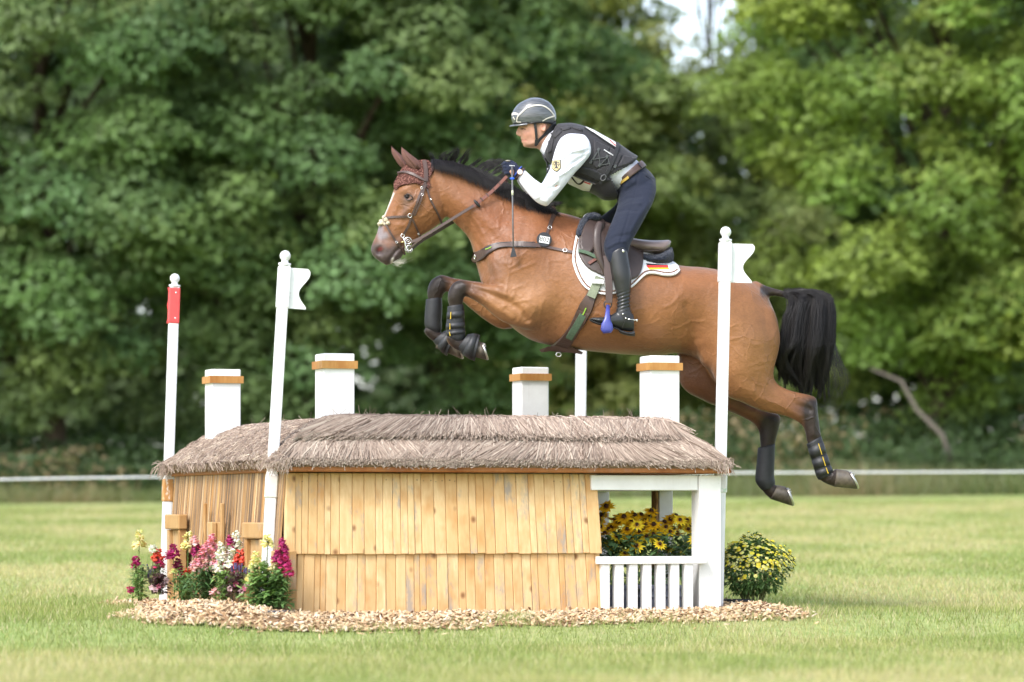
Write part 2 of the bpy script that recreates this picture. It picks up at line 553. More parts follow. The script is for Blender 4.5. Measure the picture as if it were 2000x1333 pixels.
# ------------------------------------------------------------ undergrowth and tall grass along the wood
def build_undergrowth():
    rng = np.random.default_rng(77)
    n = 72000
    x = rng.uniform(-20, 18, n); y = rng.uniform(28.6, 33, n)
    h = 0.15 + 0.6 * vnoise(x * 0.9, y * 0.9, 31, 3) + (y - 28.6) * 0.18
    z = ground_z(x, y) + h * rng.random(n) ** 0.7
    c = np.array([0.055, 0.095, 0.032]) * rng.uniform(0.6, 1.4, (n, 1))
    tan = (vnoise(x * 0.5, y * 0.5, 50, 2) > 0.56) & (rng.random(n) < 0.32)
    c = np.where(tan[:, None], np.array([0.30, 0.24, 0.13]) * rng.uniform(0.6, 1.2, (n, 1)), c)
    nor = rng.normal(0, 0.6, (n, 3)) + np.array([0, -0.4, 0.7])
    V, F, C = leaves(np.stack([x, y, z], 1), nor, rng.uniform(0.06, 0.16, n), c, rng, 0.5)
    obj('undergrowth', fast_mesh('undergrowth', V, F, C), LEAFM, label='low brambles and weeds along the edge of the wood', cat='undergrowth', kind='stuff')
    n = 62000
    x = rng.uniform(-20, 18, n); y = rng.uniform(27.0, 29.2, n)
    p = vnoise(x * 0.7, y * 0.7, 60, 2)
    h = rng.uniform(0.08, 0.36, n) * (0.5 + 0.9 * p) * np.where(x > 2, 1.35, 0.85)
    V, C = grass_blades(x, y, h, rng.uniform(0.004, 0.009, n), rng, 62)
    tan = np.array([0.42, 0.33, 0.19])
    t = np.clip(rng.normal(0.12, 0.3, (n, 1)) + 1.6 * (p[:, None] - 0.5), 0, 1).repeat(3, 0)
    C = C * np.array([0.36, 0.48, 0.40]) * (1 - t) + tan * 0.75 * t
    obj('tall_grass', fast_mesh('tall_grass', V, np.arange(3 * n).reshape(-1, 3), C), MATS['grass_blade'], label='tall unmown seeding grass at the edge of the wood', cat='grass', kind='stuff')
build_undergrowth()

# leaning bare branch in the shade on the right
mb = MB()
mb.tube([P(1858, 900, 28.9), P(1840, 850, 28.9), P(1790, 800, 29.0), P(1760, 745, 29.1), P(1700, 720, 29.3)], [0.042, 0.036, 0.030, 0.024, 0.012], 7)
mb.build('fallen_branch', simple('dead_wood', (0.13, 0.11, 0.088), 0.9), smooth=True, label='bare branch leaning in the shade below the right tree', cat='branch')

# rope along the edge of the course
tape = simple('white_tape', (0.72, 0.72, 0.74), 0.5)
def rope(label, pts):
    mb = MB()
    q = [P(px, py, y) for px, py, y in pts]
    mb.tube(q, [(0.003, 0.0095)] * len(q), 6, up=Vector((0, 1, 0)))
    mb.build('course_tape', tape, smooth=True, label=label, cat='tape')
rope('white tape strung low across the field behind the fence', [(-2200, 958, 16.0), (-1200, 950, 16.0), (-400, 944, 16.0), (-150, 941, 16.0), (0, 937, 16.0), (160, 934, 16.0), (318, 932, 16.0), (480, 930, 16.1), (860, 927, 16.8), (1250, 925, 17.4), (1420, 924, 17.5), (1700, 923, 17.5), (2000, 922, 17.5), (2400, 920, 17.5), (4200, 914, 17.5)])
# ------------------------------------------------------------ the fence: a thatched house-shaped obstacle
def wood_mat(name, lo, hi, stain=0.5, knots=True, rough=0.7):
    t = NT(name)
    r = t.rnd()
    cmb = t.n.new('ShaderNodeCombineXYZ')
    t.l.new(t.math('MULTIPLY', r, 37.0), cmb.inputs[0]); t.l.new(t.math('MULTIPLY', r, 91.0), cmb.inputs[2])
    mp = t.mapping((1, 1, 0.10), loc=cmb.outputs[0])
    g = t.noise(55, 5, 0.6, mp, 0.6)
    c = t.ramp(g, [(0.25, lo), (0.75, hi)])
    c = t.mix(t.math('MULTIPLY', r, 0.6), c, tuple(x * k for x, k in zip(lo, (0.94, 0.82, 0.66))))
    blot = t.noise(7, 3, 0.6, t.mapping((1, 1, 0.6), loc=cmb.outputs[0]))
    c = t.mix(t.ramp(blot, [(0.47, 0.0), (0.70, 0.75)]), c, tuple(x * k for x, k in zip(lo, (0.80, 0.60, 0.40))))
    if stain:
        st = t.noise(5, 6, 0.72, t.mapping((1.6, 1.6, 0.5), loc=cmb.outputs[0]))
        c = t.mix(t.ramp(st, [(0.55, 0.0), (0.66, stain)]), c, (0.30, 0.27, 0.24))
    if knots:
        kv = t.voronoi(10, vec=t.mapping((0.8, 0.8, 0.62), loc=cmb.outputs[0]))
        c = t.mix(t.ramp(kv, [(0.05, 0.9), (0.15, 0.0)]), c, (0.20, 0.085, 0.03))
    t.set(color=c, rough=rough, spec=0.3)
    t.bump(g, 0.25, 0.004)
    return t.m

PLANK = wood_mat('larch_plank', (0.60, 0.395, 0.185), (0.77, 0.565, 0.315), 0.8)
CEDAR = wood_mat('cedar_trim', (0.30, 0.115, 0.035), (0.42, 0.18, 0.06), 0.15, False, 0.55)
OAKY = wood_mat('pine_post', (0.41, 0.25, 0.105), (0.53, 0.35, 0.165), 0.45)
BAND = wood_mat('chimney_band', (0.42, 0.20, 0.055), (0.55, 0.30, 0.10), 0.0, False, 0.5)

def white_paint(name):
    t = NT(name)
    n = t.noise(5, 5, 0.7)
    c = t.ramp(n, [(0.35, (0.74, 0.73, 0.71)), (0.65, (0.83, 0.825, 0.81))])
    g = t.noise(40, 5, 0.6, t.mapping((1, 1, 0.07)))
    c = t.mix(t.ramp(g, [(0.56, 0.0), (0.8, 0.35)]), c, (0.6, 0.585, 0.55))
    sp = t.noise(23, 3, 0.7)
    c = t.mix(t.ramp(sp, [(0.72, 0.0), (0.78, 0.7)]), c, (0.33, 0.29, 0.24))
    t.set(color=c, rough=0.55, spec=0.4)
    t.bump(g, 0.15, 0.003)
    return t.m
WHITE = white_paint('white_painted_wood')

hut = thing('jump_fence', H(HW / 2, HD / 2), 'cross-country fence built like a small thatched cottage with chimneys', 'fence')

def hbox(name, a0, a1, b0, b1, z0, z1, mat, parent=None, bevel=0.003, **kw):
    mb = MB()
    mb.box8([H(a0, b0, z0), H(a1, b0, z0), H(a1, b1, z0), H(a0, b1, z0), H(a0, b0, z1), H(a1, b0, z1), H(a1, b1, z1), H(a0, b1, z1)])
    return mb.build(name, mat, parent or hut, bevel=bevel, seg=1, **kw)

# dark backing boards behind the claddings (the closed part of the house)
back = simple('backing_board', (0.22, 0.13, 0.065), 0.9)
mb = MB()
A1 = 1.60
mb.box8([H(0.05, 0.05, 0), H(A1, 0.05, 0), H(A1, HD - 0.05, 0), H(0.05, HD - 0.05, 0), H(0.09, 0.09, 0.71), H(A1, 0.09, 0.71), H(A1, HD - 0.09, 0.71), H(0.09, HD - 0.09, 0.71)])
mb.build('wall_core', back, hut)

def plank_row(rng, n, a_top, a_bot, z_top, z_bot, off_top, off_bot, wall='front', th=0.013):
    w = [rng.uniform(0.55, 1.25) for _ in range(n)]
    tot = sum(w); acc = 0.0
    for i in range(n):
        f0 = acc / tot; acc += w[i]; f1 = acc / tot
        g = 0.0007
        t0, t1 = lerp(a_top[0], a_top[1], f0) + g, lerp(a_top[0], a_top[1], f1) - g
        q0, q1 = lerp(a_bot[0], a_bot[1], f0) + g, lerp(a_bot[0], a_bot[1], f1) - g
        dz = rng.uniform(-0.0025, 0.002); j = rng.uniform(-0.0025, 0.0025); jj = rng.uniform(-0.004, 0.002)
        zb = z_bot + dz
        ft, fb = off_top + j, off_bot + j + jj
        mb = MB()
        mb.box8([H(q0, fb - th, zb), H(q1, fb - th, zb), H(q1, fb, zb), H(q0, fb, zb),
                 H(t0, ft - th, z_top), H(t1, ft - th, z_top), H(t1, ft, z_top), H(t0, ft, z_top)])
        mb.build('plank', PLANK, hut, bevel=0.0032, seg=1)

prng = random.Random(4)
plank_row(prng, 33, (0.055, 1.680), (0.035, 1.690), 0.712, 0.300, 0.062, 0.008)
plank_row(prng, 34, (0.060, 1.682), (0.040, 1.697), 0.325, -0.06, 0.026, -0.006)
hbox('corner_post', -0.055, 0.045, -0.024, 0.10, -0.06, 0.318, OAKY)
mb = MB()
mb.box8([H(-0.012, -0.014, 0.30), H(0.040, -0.014, 0.30), H(0.040, 0.02, 0.30), H(-0.012, 0.02, 0.30), H(0.012, 0.042, 0.712), H(0.058, 0.042, 0.712), H(0.058, 0.09, 0.712), H(0.012, 0.09, 0.712)])
mb.build('corner_board', PLANK, hut, bevel=0.003, seg=1)
# dark nail heads along the top of the planks
mb = MB()
for i in range(46):
    a = 0.10 + i * 0.0335 + prng.uniform(-0.006, 0.006)
    mb.ball(H(a, 0.051 - 0.003, 0.672 + prng.uniform(-0.006, 0.006)), 0.0035, 6, 4)
mb.build('nails', simple('nail_iron', (0.06, 0.05, 0.045), 0.6, metal=0.6), hut, kind='stuff')

# left wall: bundles of split cane in two tiers
def cane_wall():
    rng = np.random.default_rng(3)
    V = []; F = []; C = []
    def cane(b, z0, z1, o0, o1, r, col):
        base = len(V)
        for z, o in ((z0, o0), (z1, o1)):
            for k in range(5):
                t = math.pi * (0.0 + k / 4.0)
                V.append(H(-o - r * math.sin(t), b + r * math.cos(t), z))
        for k in range(4):
            F.append((base + k, base + k + 1, base + 6 + k, base + 5 + k))
        C.extend([col * 0.96] * 5 + [col * 1.03] * 5)
    tones = [np.array(c) for c in ((0.44, 0.255, 0.10), (0.36, 0.20, 0.08), (0.26, 0.165, 0.09), (0.52, 0.36, 0.20), (0.17, 0.105, 0.06), (0.42, 0.22, 0.075), (0.30, 0.20, 0.12))]
    for z0, z1, o0, o1 in ((0.30, 0.735, 0.022, -0.012), (-0.06, 0.33, 0.004, -0.006)):
        b = 0.06
        while b < HD - 0.02:
            r = rng.uniform(0.0045, 0.0085)
            col = tones[rng.integers(len(tones))] * rng.uniform(0.8, 1.15)
            cane(b, z0 + rng.uniform(-0.012, 0.006), z1, o0 + rng.uniform(-0.004, 0.004), o1, r, col)
            b += r * rng.uniform(1.55, 1.95)
    t = NT('split_cane')
    g = t.noise(30, 5, 0.7, t.mapping((1, 1, 0.12)))
    t.set(color=t.mix(1.0, t.attr(), t.ramp(g, [(0.3, 0.62), (0.7, 1.12)]), 'MULTIPLY'), rough=0.6, spec=0.35)
    t.bump(g, 0.2, 0.003)
    obj('cane_cladding', fast_mesh('cane_cladding', V, F, C, smooth=True), t.m, hut, kind='stuff')
cane_wall()

# take-off door frames (wooden brackets) on the cane wall
def bracket(b0, w, ztop, right=True, left=True, door=True):
    o = 0.055
    if left:
        hbox('bracket_post', -o - 0.02, -o + 0.02, b0 + w - 0.045, b0 + w, -0.06, ztop - 0.085, OAKY)
    if right:
        hbox('bracket_post', -o - 0.02, -o + 0.02, b0, b0 + 0.04, -0.06, ztop - 0.085, OAKY)
    hbox('bracket_head', -o - 0.03, -o + 0.022, b0 - 0.015, b0 + w + 0.015, ztop - 0.083, ztop, OAKY, bevel=0.006)
    if door:
        hbox('bracket_panel', -o + 0.002, -o + 0.012, b0 + 0.043, b0 + w - 0.047, -0.06, ztop - 0.088, OAKY)
bracket(1.98, 0.30, 0.50)
bracket(0.22, 0.34, 0.46)
hbox('lath', -0.075, -0.055, 1.04, 1.075, -0.06, 0.56, OAKY, bevel=0.004)
hbox('lath', -0.062, -0.046, 1.46, 1.49, -0.06, 0.56, OAKY, bevel=0.004)
hbox('lath_panel', -0.05, -0.040, 1.16, 1.45, -0.06, 0.46, OAKY)
hbox('peg_block', -0.085, -0.051, 1.22, 1.32, 0.36, 0.46, OAKY, bevel=0.006)

# porch on the right
hbox('porch_beam', 1.64, 2.235, 0.020, 0.115, 0.627, 0.706, WHITE)
hbox('porch_post', 2.238, 2.362, 0.010, 0.120, -0.06, 0.706, WHITE)
hbox('porch_post', 2.24, 2.35, HD - 0.20, HD - 0.10, -0.06, 0.706, WHITE)
hbox('porch_post', 2.26, 2.34, 0.64, 0.72, -0.06, 0.628, WHITE)
hbox('post_lath', 2.243, 2.258, 0.645, 0.715, -0.06, 0.628, OAKY)
hbox('porch_post', 2.26, 2.34, 1.62, 1.70, -0.06, 0.628, WHITE)
hbox('porch_beam', 2.26, 2.34, 0.125, HD - 0.205, 0.632, 0.704, WHITE)
hbox('porch_beam', 1.64, 2.235, HD - 0.19, HD - 0.11, 0.632, 0.704, WHITE)
hbox('hand_rail', 1.655, 2.262, -0.035, 0.005, 0.243, 0.283, WHITE)
for i in range(7):
    a = 1.702 + i * 0.0775
    hbox('baluster', a - 0.0235, a + 0.0235, -0.028 + 0.003, 0.022, -0.06, 0.2425, WHITE)
# fascia boards under the thatch
hbox('fascia_board', -0.015, 2.40, -0.045, 0.012, 0.716, 0.752, CEDAR, bevel=0.006)
hbox('fascia_board', 2.365, 2.41, 0.015, HD + 0.02, 0.716, 0.752, CEDAR, bevel=0.006)
hbox('fascia_board', -0.012, 0.033, 0.015, HD + 0.02, 0.716, 0.75, CEDAR, bevel=0.006)
hbox('fascia_board', 0.036, 2.362, HD - 0.03, HD + 0.018, 0.716, 0.75, CEDAR, bevel=0.006)

# thatch: a solid straw body with rounded shoulders, then thousands of straws laid over it
EA0, EA1, EB0, EB1 = -0.05, 2.365, -0.055, 2.46
TA0, TA1, TB0, TB1 = 0.40, 2.02, 0.25, 2.22
ZE, ZT = 0.765, 0.985
def roof_pt(s, t, prof):
    """s: 0..4 round the roof (front, right, back, left), t: 0 eave .. 1 top edge"""
    k = int(s) % 4; f = s - int(s)
    ea = [(EA0, EB0), (EA1, EB0), (EA1, EB1), (EA0, EB1)]
    ta = [(TA0, TB0), (TA1, TB0), (TA1, TB1), (TA0, TB1)]
    e = (lerp(ea[k][0], ea[(k + 1) % 4][0], f), lerp(ea[k][1], ea[(k + 1) % 4][1], f))
    q = (lerp(ta[k][0], ta[(k + 1) % 4][0], f), lerp(ta[k][1], ta[(k + 1) % 4][1], f))
    h, r = prof(t)
    return H(lerp(e[0], q[0], h), lerp(e[1], q[1], h), lerp(ZE, ZT, r))
def prof(t):
    # run fraction, rise fraction: bulging straw, flattening out on top
    return t, min(1.0, 1.12 * math.sin(t * math.pi / 2) ** 0.92 - 0.12 * t)
def thatch():
    NS, NTt = 200, 14
    V = []; F = []
    rr = random.Random(9)
    for j in range(NTt + 2):
        for i in range(NS):
            s = 4.0 * i / NS
            if j == 0:
                p = roof_pt(s, 0.04, prof); p.z = ZE - 0.030
            elif j <= NTt:
                p = roof_pt(s, (j - 1) / (NTt - 1), prof)
                p.z += rr.uniform(-0.004, 0.006)
            else:
                c = roof_pt(s, 1.0, prof); m = H((TA0 + TA1) / 2, (TB0 + TB1) / 2, ZT - 0.02)
                p = c.lerp(m, 0.55); p.z = ZT - 0.01
            V.append(p)
    for j in range(NTt + 1):
        for i in range(NS):
            i2 = (i + 1) % NS
            F.append((j * NS + i, j * NS + i2, (j + 1) * NS + i2, (j + 1) * NS + i))
    V.append(H((TA0 + TA1) / 2, (TB0 + TB1) / 2, ZT - 0.02)); V.append(H(HW / 2, HD / 2, ZE - 0.028))
    tris = []
    L = len(V) - 2
    for i in range(NS):
        tris.append(((NTt + 1) * NS + i, (NTt + 1) * NS + (i + 1) % NS, L)); tris.append(((i + 1) % NS, i, L + 1))
    me = new_mesh('thatch_body', V, F + tris, True)
    t = NT('thatch_bed')
    g = t.noise(70, 5, 0.7, t.mapping((1, 1, 0.5)))
    t.set(color=t.ramp(g, [(0.3, (0.13, 0.085, 0.055)), (0.7, (0.33, 0.235, 0.165))]), rough=0.95, spec=0.1)
    t.bump(g, 0.7, 0.02)
    th = obj('thatch', me, t.m, hut)
    # straws
    rng = np.random.default_rng(21)
    P0 = []; P1 = []; P2 = []; CC = []; WW = []
    def straw(a, b, c, col, w):
        P0.append(a); P1.append(b); P2.append(c); CC.append(col); WW.append(w)
    def tone():
        k = rng.random()
        base = (0.47, 0.36, 0.285) if k < 0.5 else ((0.34, 0.25, 0.195) if k < 0.78 else ((0.64, 0.52, 0.415) if k < 0.95 else (0.20, 0.135, 0.10)))
        return np.array(base) * rng.uniform(0.60, 0.86)
    up = Vector((0, 0, 1))
    def lay(s0, s1, t_hi, t_lo, n, lift, slant, jit, over=0.0, w=(0.0014, 0.003)):
        for _ in range(n):
            s = rng.uniform(s0, s1)
            k = int(s) % 4
            ln = (2.4 if k in (0, 2) else 2.5)
            sl = (slant(s) if callable(slant) else slant) + rng.normal(0, jit)
            th_ = t_hi + rng.normal(0, 0.05); tl_ = t_lo + rng.normal(0, 0.035)
            th_ = min(1.0, max(0.05, th_))
            span = abs(th_ - tl_)
            p0 = roof_pt(min(int(s0) + 0.999, max(int(s0) + 0.001, s)), th_, prof)
            s2 = min(int(s0) + 0.999, max(int(s0) + 0.001, s + sl * span * 0.38 / ln))
            pm = roof_pt(min(int(s0) + 0.999, max(int(s0) + 0.001, (s + s2) / 2)), max(0.0, (th_ + tl_) / 2), prof)
            p2 = roof_pt(s2, max(0.0, tl_), prof)
            nrm = (up * 0.7 + (H(HW / 2, HD / 2) - p2).normalized() * -0.7)
            if tl_ < 0:
                p2 = p2 + Vector((0, 0, tl_ * 0.30)) + nrm * 0.004
            l0 = lift * rng.uniform(0.2, 1.0)
            straw(p0 + up * l0 * 0.5, pm + nrm * l0, p2 + nrm * (l0 * 0.8 + rng.uniform(0, over)), tone(), rng.uniform(*w))
    wavy = lambda s: 1.1 * math.sin(s * 9.0) + 0.5 * math.sin(s * 31 + 1) - 0.3
    wavy2 = lambda s: -0.6 * math.sin(s * 7.0 + 1) - 0.35
    # front: lower course down over the fascia, then upper course over it, then the crest
    lay(0, 1, 0.40, -0.06, 9500, 0.020, wavy, 0.35, 0.012, (0.0016, 0.0036))
    lay(0, 1, 0.95, 0.30, 9500, 0.040, wavy2, 0.30, 0.010, (0.0016, 0.0034))
    lay(0, 1, 1.0, 0.72, 2200, 0.030, wavy2, 0.7, 0.012)
    lay(1, 2, 0.50, -0.10, 2500, 0.020, 0.2, 0.5, 0.012)
    lay(1, 2, 0.98, 0.47, 2500, 0.032, 0.2, 0.5, 0.01)
    lay(2, 3, 0.98, -0.05, 3000, 0.025, 0.2, 0.5, 0.01)
    # left side: matted, straws lie every way
    for _ in range(19000):
        s = rng.uniform(3.004, 3.996); t_ = rng.uniform(-0.03, 1.0)
        p = roof_pt(s, max(0, t_), prof)
        q = roof_pt(min(3.999, max(3.001, s + rng.normal(0, 0.026))), min(1, max(0, t_ + rng.normal(0, 0.075))), prof)
        nrm = (up * 0.8 - HU * 0.6).normalized()
        if t_ < 0.06:
            q = q + Vector((0, 0, -rng.uniform(0.0, 0.045)))
        l0 = rng.uniform(0.002, 0.022)
        straw(p + nrm * l0, p.lerp(q, 0.5) + nrm * (l0 + rng.uniform(0, 0.008)), q + nrm * (l0 * rng.uniform(0.3, 1.4)), tone(), rng.uniform(0.0013, 0.0026))
    # flat top and loose straws sticking up from the crest
    for _ in range(5000):
        a = rng.uniform(TA0 - 0.05, TA1 + 0.05); b = rng.uniform(TB0 - 0.03, TB1)
        p = H(a, b, ZT + rng.uniform(-0.01, 0.012)); th_ = rng.uniform(0, 6.28); L_ = rng.uniform(0.03, 0.10)
        q = p + Vector((math.cos(th_) * L_, math.sin(th_) * L_, rng.uniform(-0.005, 0.01)))
        straw(p, p.lerp(q, 0.5) + up * 0.006, q, tone(), 0.002)
    for _ in range(900):
        k = rng.random()
        if k < 0.65:
            p = H(rng.uniform(TA0 - 0.1, TA1 + 0.1), TB0 + rng.uniform(-0.06, 0.1), ZT - 0.005)
        elif k < 0.9:
            p = H(TA0 + rng.uniform(-0.06, 0.06), rng.uniform(TB0, TB1), ZT - 0.005)
        else:
            p = roof_pt(rng.choice([3.995, 0.995]), rng.uniform(0.0, 1.0), prof)
        L_ = rng.uniform(0.015, 0.05) if rng.random() < 0.85 else rng.uniform(0.05, 0.10)
        d = Vector((rng.normal(0, 0.8), rng.normal(0, 0.5), 1.0)).normalized()
        m_ = p + d * L_ * 0.5; q = p + d * L_ + Vector((rng.normal(0, 0.012), 0, -0.006))
        straw(p, m_, q, tone() * 0.95, 0.0012)
    # ragged straws hanging at the two visible corners of the eaves
    for (a, b, n) in ((EA0 + 0.02, EB1 - 0.02, 260), (EA0 + 0.01, EB0 + 0.02, 320), (EA1 - 0.02, EB0 + 0.02, 200)):
        for _ in range(n):
            p = H(a + rng.normal(0, 0.03), b + rng.normal(0, 0.04), ZE + rng.uniform(-0.02, 0.03))
            q = p + Vector((rng.normal(-0.008 if a < 1 else 0.006, 0.022), rng.normal(-0.01, 0.02), rng.uniform(-0.06, 0.012)))
            straw(p, p.lerp(q, 0.5) + Vector((0, 0, 0.008)), q, tone(), 0.0016)
    n = len(P0)
    A = np.array(P0); B = np.array(P1); Cc = np.array(P2); W = np.array(WW)[:, None]
    side = np.cross(Cc - A, np.array([0.25, -0.9, 0.35])); side /= np.maximum(np.linalg.norm(side, axis=1, keepdims=True), 1e-6)
    Vv = np.stack([A - side * W, A + side * W, B - side * W, B + side * W, Cc - side * W * 0.7, Cc + side * W * 0.7], 1).reshape(-1, 3)
    k = np.arange(n)[:, None] * 6
    Ff = np.concatenate([k + np.array([[0, 1, 3, 2]]), k + np.array([[2, 3, 5, 4]])], 1).reshape(-1, 4)
    cols = np.repeat(np.array(CC), 6, 0)
    t = NT('straw'); t.set(color=t.attr(), rough=0.8, spec=0.25)
    obj('straws', fast_mesh('straws', Vv, Ff, cols), t.m, th, kind='stuff')
thatch()

# chimneys
def chimney(a, b, top, hs=0.083):
    z0 = 0.72
    body = hbox('chimney', a - hs, a + hs, b - hs, b + hs, z0, top, WHITE, bevel=0.005)
    zb0, zb1 = top - 0.078, top - 0.038
    e = hs + 0.013
    m_ = MB()
    for (a0, a1, b0, b1) in ((a - e, a + e, b - e, b - hs - 0.001), (a - e, a + e, b + hs + 0.001, b + e), (a - e, a - hs - 0.001, b - hs - 0.0005, b + hs + 0.0005), (a + hs + 0.001, a + e, b - hs - 0.0005, b + hs + 0.0005)):
        m_.box8([H(a0, b0, zb0), H(a1, b0, zb0), H(a1, b1, zb0), H(a0, b1, zb0), H(a0, b0, zb1), H(a1, b0, zb1), H(a1, b1, zb1), H(a0, b1, zb1)])
    m_.build('trim_band', BAND, body)
chimney(0.366, 0.40, 1.330)
chimney(2.168, 0.40, 1.345)
chimney(0.20, 2.09, 1.312)
chimney(2.00, 2.005, 1.345)

# ------------------------------------------------------------ flag poles
pv = NT('white_plastic')
pn = pv.noise(9, 5, 0.7)
pcol = pv.ramp(pn, [(0.35, (0.74, 0.74, 0.75)), (0.65, (0.82, 0.82, 0.83))])
pcol = pv.mix(pv.ramp(pv.noise(28, 4, 0.75, pv.mapping((1, 1, 0.35))), [(0.64, 0.0), (0.72, 0.55)]), pcol, (0.45, 0.42, 0.37))
pv.set(color=pcol, rough=0.38)
PVC = pv.m
REDP = simple('red_plastic', (0.66, 0.075, 0.075), 0.42, 0.08, 18)
SCREW = simple('screw_steel', (0.6, 0.6, 0.6), 0.3, metal=0.9)
RUSTW = NT('worn_tape')
RUSTW.set(color=RUSTW.ramp(RUSTW.noise(22, 4, 0.6, RUSTW.mapping((1, 1, 0.4))), [(0.40, (0.42, 0.19, 0.05)), (0.56, (0.55, 0.28, 0.10)), (0.60, (0.75, 0.7, 0.62))]), rough=0.5)
PALEW = NT('printed_sleeve')
PALEW.set(color=PALEW.ramp(PALEW.noise(16, 3, 0.6), [(0.36, (0.66, 0.62, 0.6)), (0.55, (0.74, 0.72, 0.70)), (0.66, (0.35, 0.55, 0.38)), (0.74, (0.6, 0.25, 0.25))]), rough=0.45)

def flag_pole(label, base, top, w, flag, sleeve=None, sleeve_mat=None, plate=0.098, rot=0.0):
    base = Vector(base); top = Vector(top)
    T = thing('flag_pole', (base.x, base.y, 0.0), label, 'flag pole', 'flag poles marking the fence')
    ax = (top - base).normalized()
    u = Vector((math.cos(rot), math.sin(rot), 0)); u = (u - ax * u.dot(ax)).normalized(); v = ax.cross(u)
    L = (top - base).length
    m_ = MB(); m_.box(base + ax * L / 2, u, v, ax, w / 2, w / 2, L / 2)
    m_.build('pole', PVC, T, bevel=w * 0.16, seg=2)
    m_ = MB()
    m_.tube([top, top + ax * 0.012], [w * 0.58, w * 0.58], 14)
    m_.tube([top + ax * 0.012, top + ax * 0.026], [w * 0.36, w * 0.30], 12)
    m_.ball(top + ax * (0.024 + w * 0.44), w * 0.50, 18, 12)
    m_.build('ball_finial', PVC, T, smooth=True)
    fl = flag
    mat = REDP if fl == 'red' else PVC
    z1 = L - 0.004; z0 = z1 - (0.205 if fl == 'red' else 0.212)
    # sleeve that clamps the flag to the pole
    m_ = MB(); m_.box(base + ax * (z0 + z1) / 2 - u * 0.001, u, v, ax, w / 2 + 0.004, w / 2 + 0.004, (z1 - z0) / 2)
    pl = m_.build('flag', mat, T, bevel=w * 0.15, seg=2)
    if fl == 'red':
        m_ = MB()
        out = []
        for i in range(13):
            f = i / 12; zz = lerp(z0, z1, f)
            out.append((w / 2 + 0.006 + 0.006 * math.cos(f * 4 * math.pi), zz))
        for (o, zz), (o2, zz2) in zip(out[:-1], out[1:]):
            q = lambda d, z_, s_: base - u * d + ax * z_ + v * s_
            m_.box8([q(o, zz, -0.004), q(w / 2 - 0.01, zz, -0.004), q(w / 2 - 0.01, zz, 0.004), q(o, zz, 0.004), q(o2, zz2, -0.004), q(w / 2 - 0.01, zz2, -0.004), q(w / 2 - 0.01, zz2, 0.004), q(o2, zz2, 0.004)])
        m_.build('flag_edge', mat, pl)
        for zz in (z0 + 0.03, z1 - 0.03):
            m_ = MB()
            m_.ball(base + ax * zz - v * (w / 2 + 0.004) + u * 0.006, (0.006, 0.003, 0.006), 8, 6)
            m_.build('screw', SCREW, pl, smooth=True)
    else:
        # wavy-edged plate on the right-hand side
        m_ = MB(); n = 20; wd = plate
        ring = []
        for i in range(n + 1):
            f = i / n
            o = wd * (0.80 + 0.20 * math.cos(f * 2 * math.pi)) - 0.018 * math.sin(f * 2 * math.pi)
            if i in (0, n):
                o -= 0.006
            ring.append((w / 2 + o, lerp(z0 - 0.0, z1 - 0.006, f)))
        for s_ in (-0.003, 0.003):
            pass
        vs = []
        for (o, zz) in ring:
            for d, s_ in ((w / 2 - 0.004, -0.003), (o, -0.003), (o, 0.003), (w / 2 - 0.004, 0.003)):
                vs.append(base + u * d + ax * zz + v * s_)
        fs = []
        for i in range(n):
            for k in range(4):
                fs.append((i * 4 + k, i * 4 + (k + 1) % 4, (i + 1) * 4 + (k + 1) % 4, (i + 1) * 4 + k))
        fs += [(3, 2, 1, 0), tuple(n * 4 + k for k in range(4))]
        m_.add(vs, fs)
        m_.build('flag_plate', mat, pl)
    if sleeve:
        zz0, zz1 = sleeve
        m_ = MB(); m_.box(base + ax * (zz0 + zz1) / 2, u, v, ax, w / 2 + 0.005, w / 2 + 0.005, (zz1 - zz0) / 2)
        m_.build('sleeve', sleeve_mat, T, bevel=w * 0.15, seg=1)
    return T

def pole_pts(bx, by_px, tx, ty, y):
    return P(bx, by_px, y), P(tx, ty, y)
b, t_ = pole_pts(321, 1178, 341, 561, 1.36); flag_pole('white pole with a red strip near its top, at the far left', b, t_, 0.056, 'red', (0.575, 0.71), RUSTW.m, rot=R(12))
b, t_ = pole_pts(516, 1195, 556, 519, -0.83); flag_pole('leaning white pole with white flag on the left, beside the cane wall', b, t_, 0.056, 'white', (0.575, 0.70), PALEW.m, rot=R(8))
b, t_ = pole_pts(1401, 1186, 1417, 472, -0.11); flag_pole("white pole with white flag crossing the horse's hindquarters", b, t_, 0.058, 'white', (0.60, 0.70), PALEW.m, plate=0.122, rot=R(6))
b, t_ = pole_pts(1131, 1165, 1136, 560, 2.35); flag_pole("white pole standing behind the thatch, its top hidden by the horse", b, t_, 0.060, 'red', rot=R(10))
# ------------------------------------------------------------ lofted, remeshed bodies (horse and rider)
YH = 0.45          # depth of the horse's middle plane
def PH(px, py, yl=0.0):
    return P(px, py, YH + yl)

def catmull(rows, k):
    A = np.array(rows, float); n = len(A)
    out = []
    for i in range(n - 1):
        p0 = A[max(i - 1, 0)]; p1 = A[i]; p2 = A[i + 1]; p3 = A[min(i + 2, n - 1)]
        for j in range(k):
            t = j / k
            out.append(0.5 * ((2 * p1) + (-p0 + p2) * t + (2 * p0 - 5 * p1 + 4 * p2 - p3) * t * t + (-p0 + 3 * p1 - 3 * p2 + p3) * t ** 3))
    out.append(A[-1])
    return np.array(out)

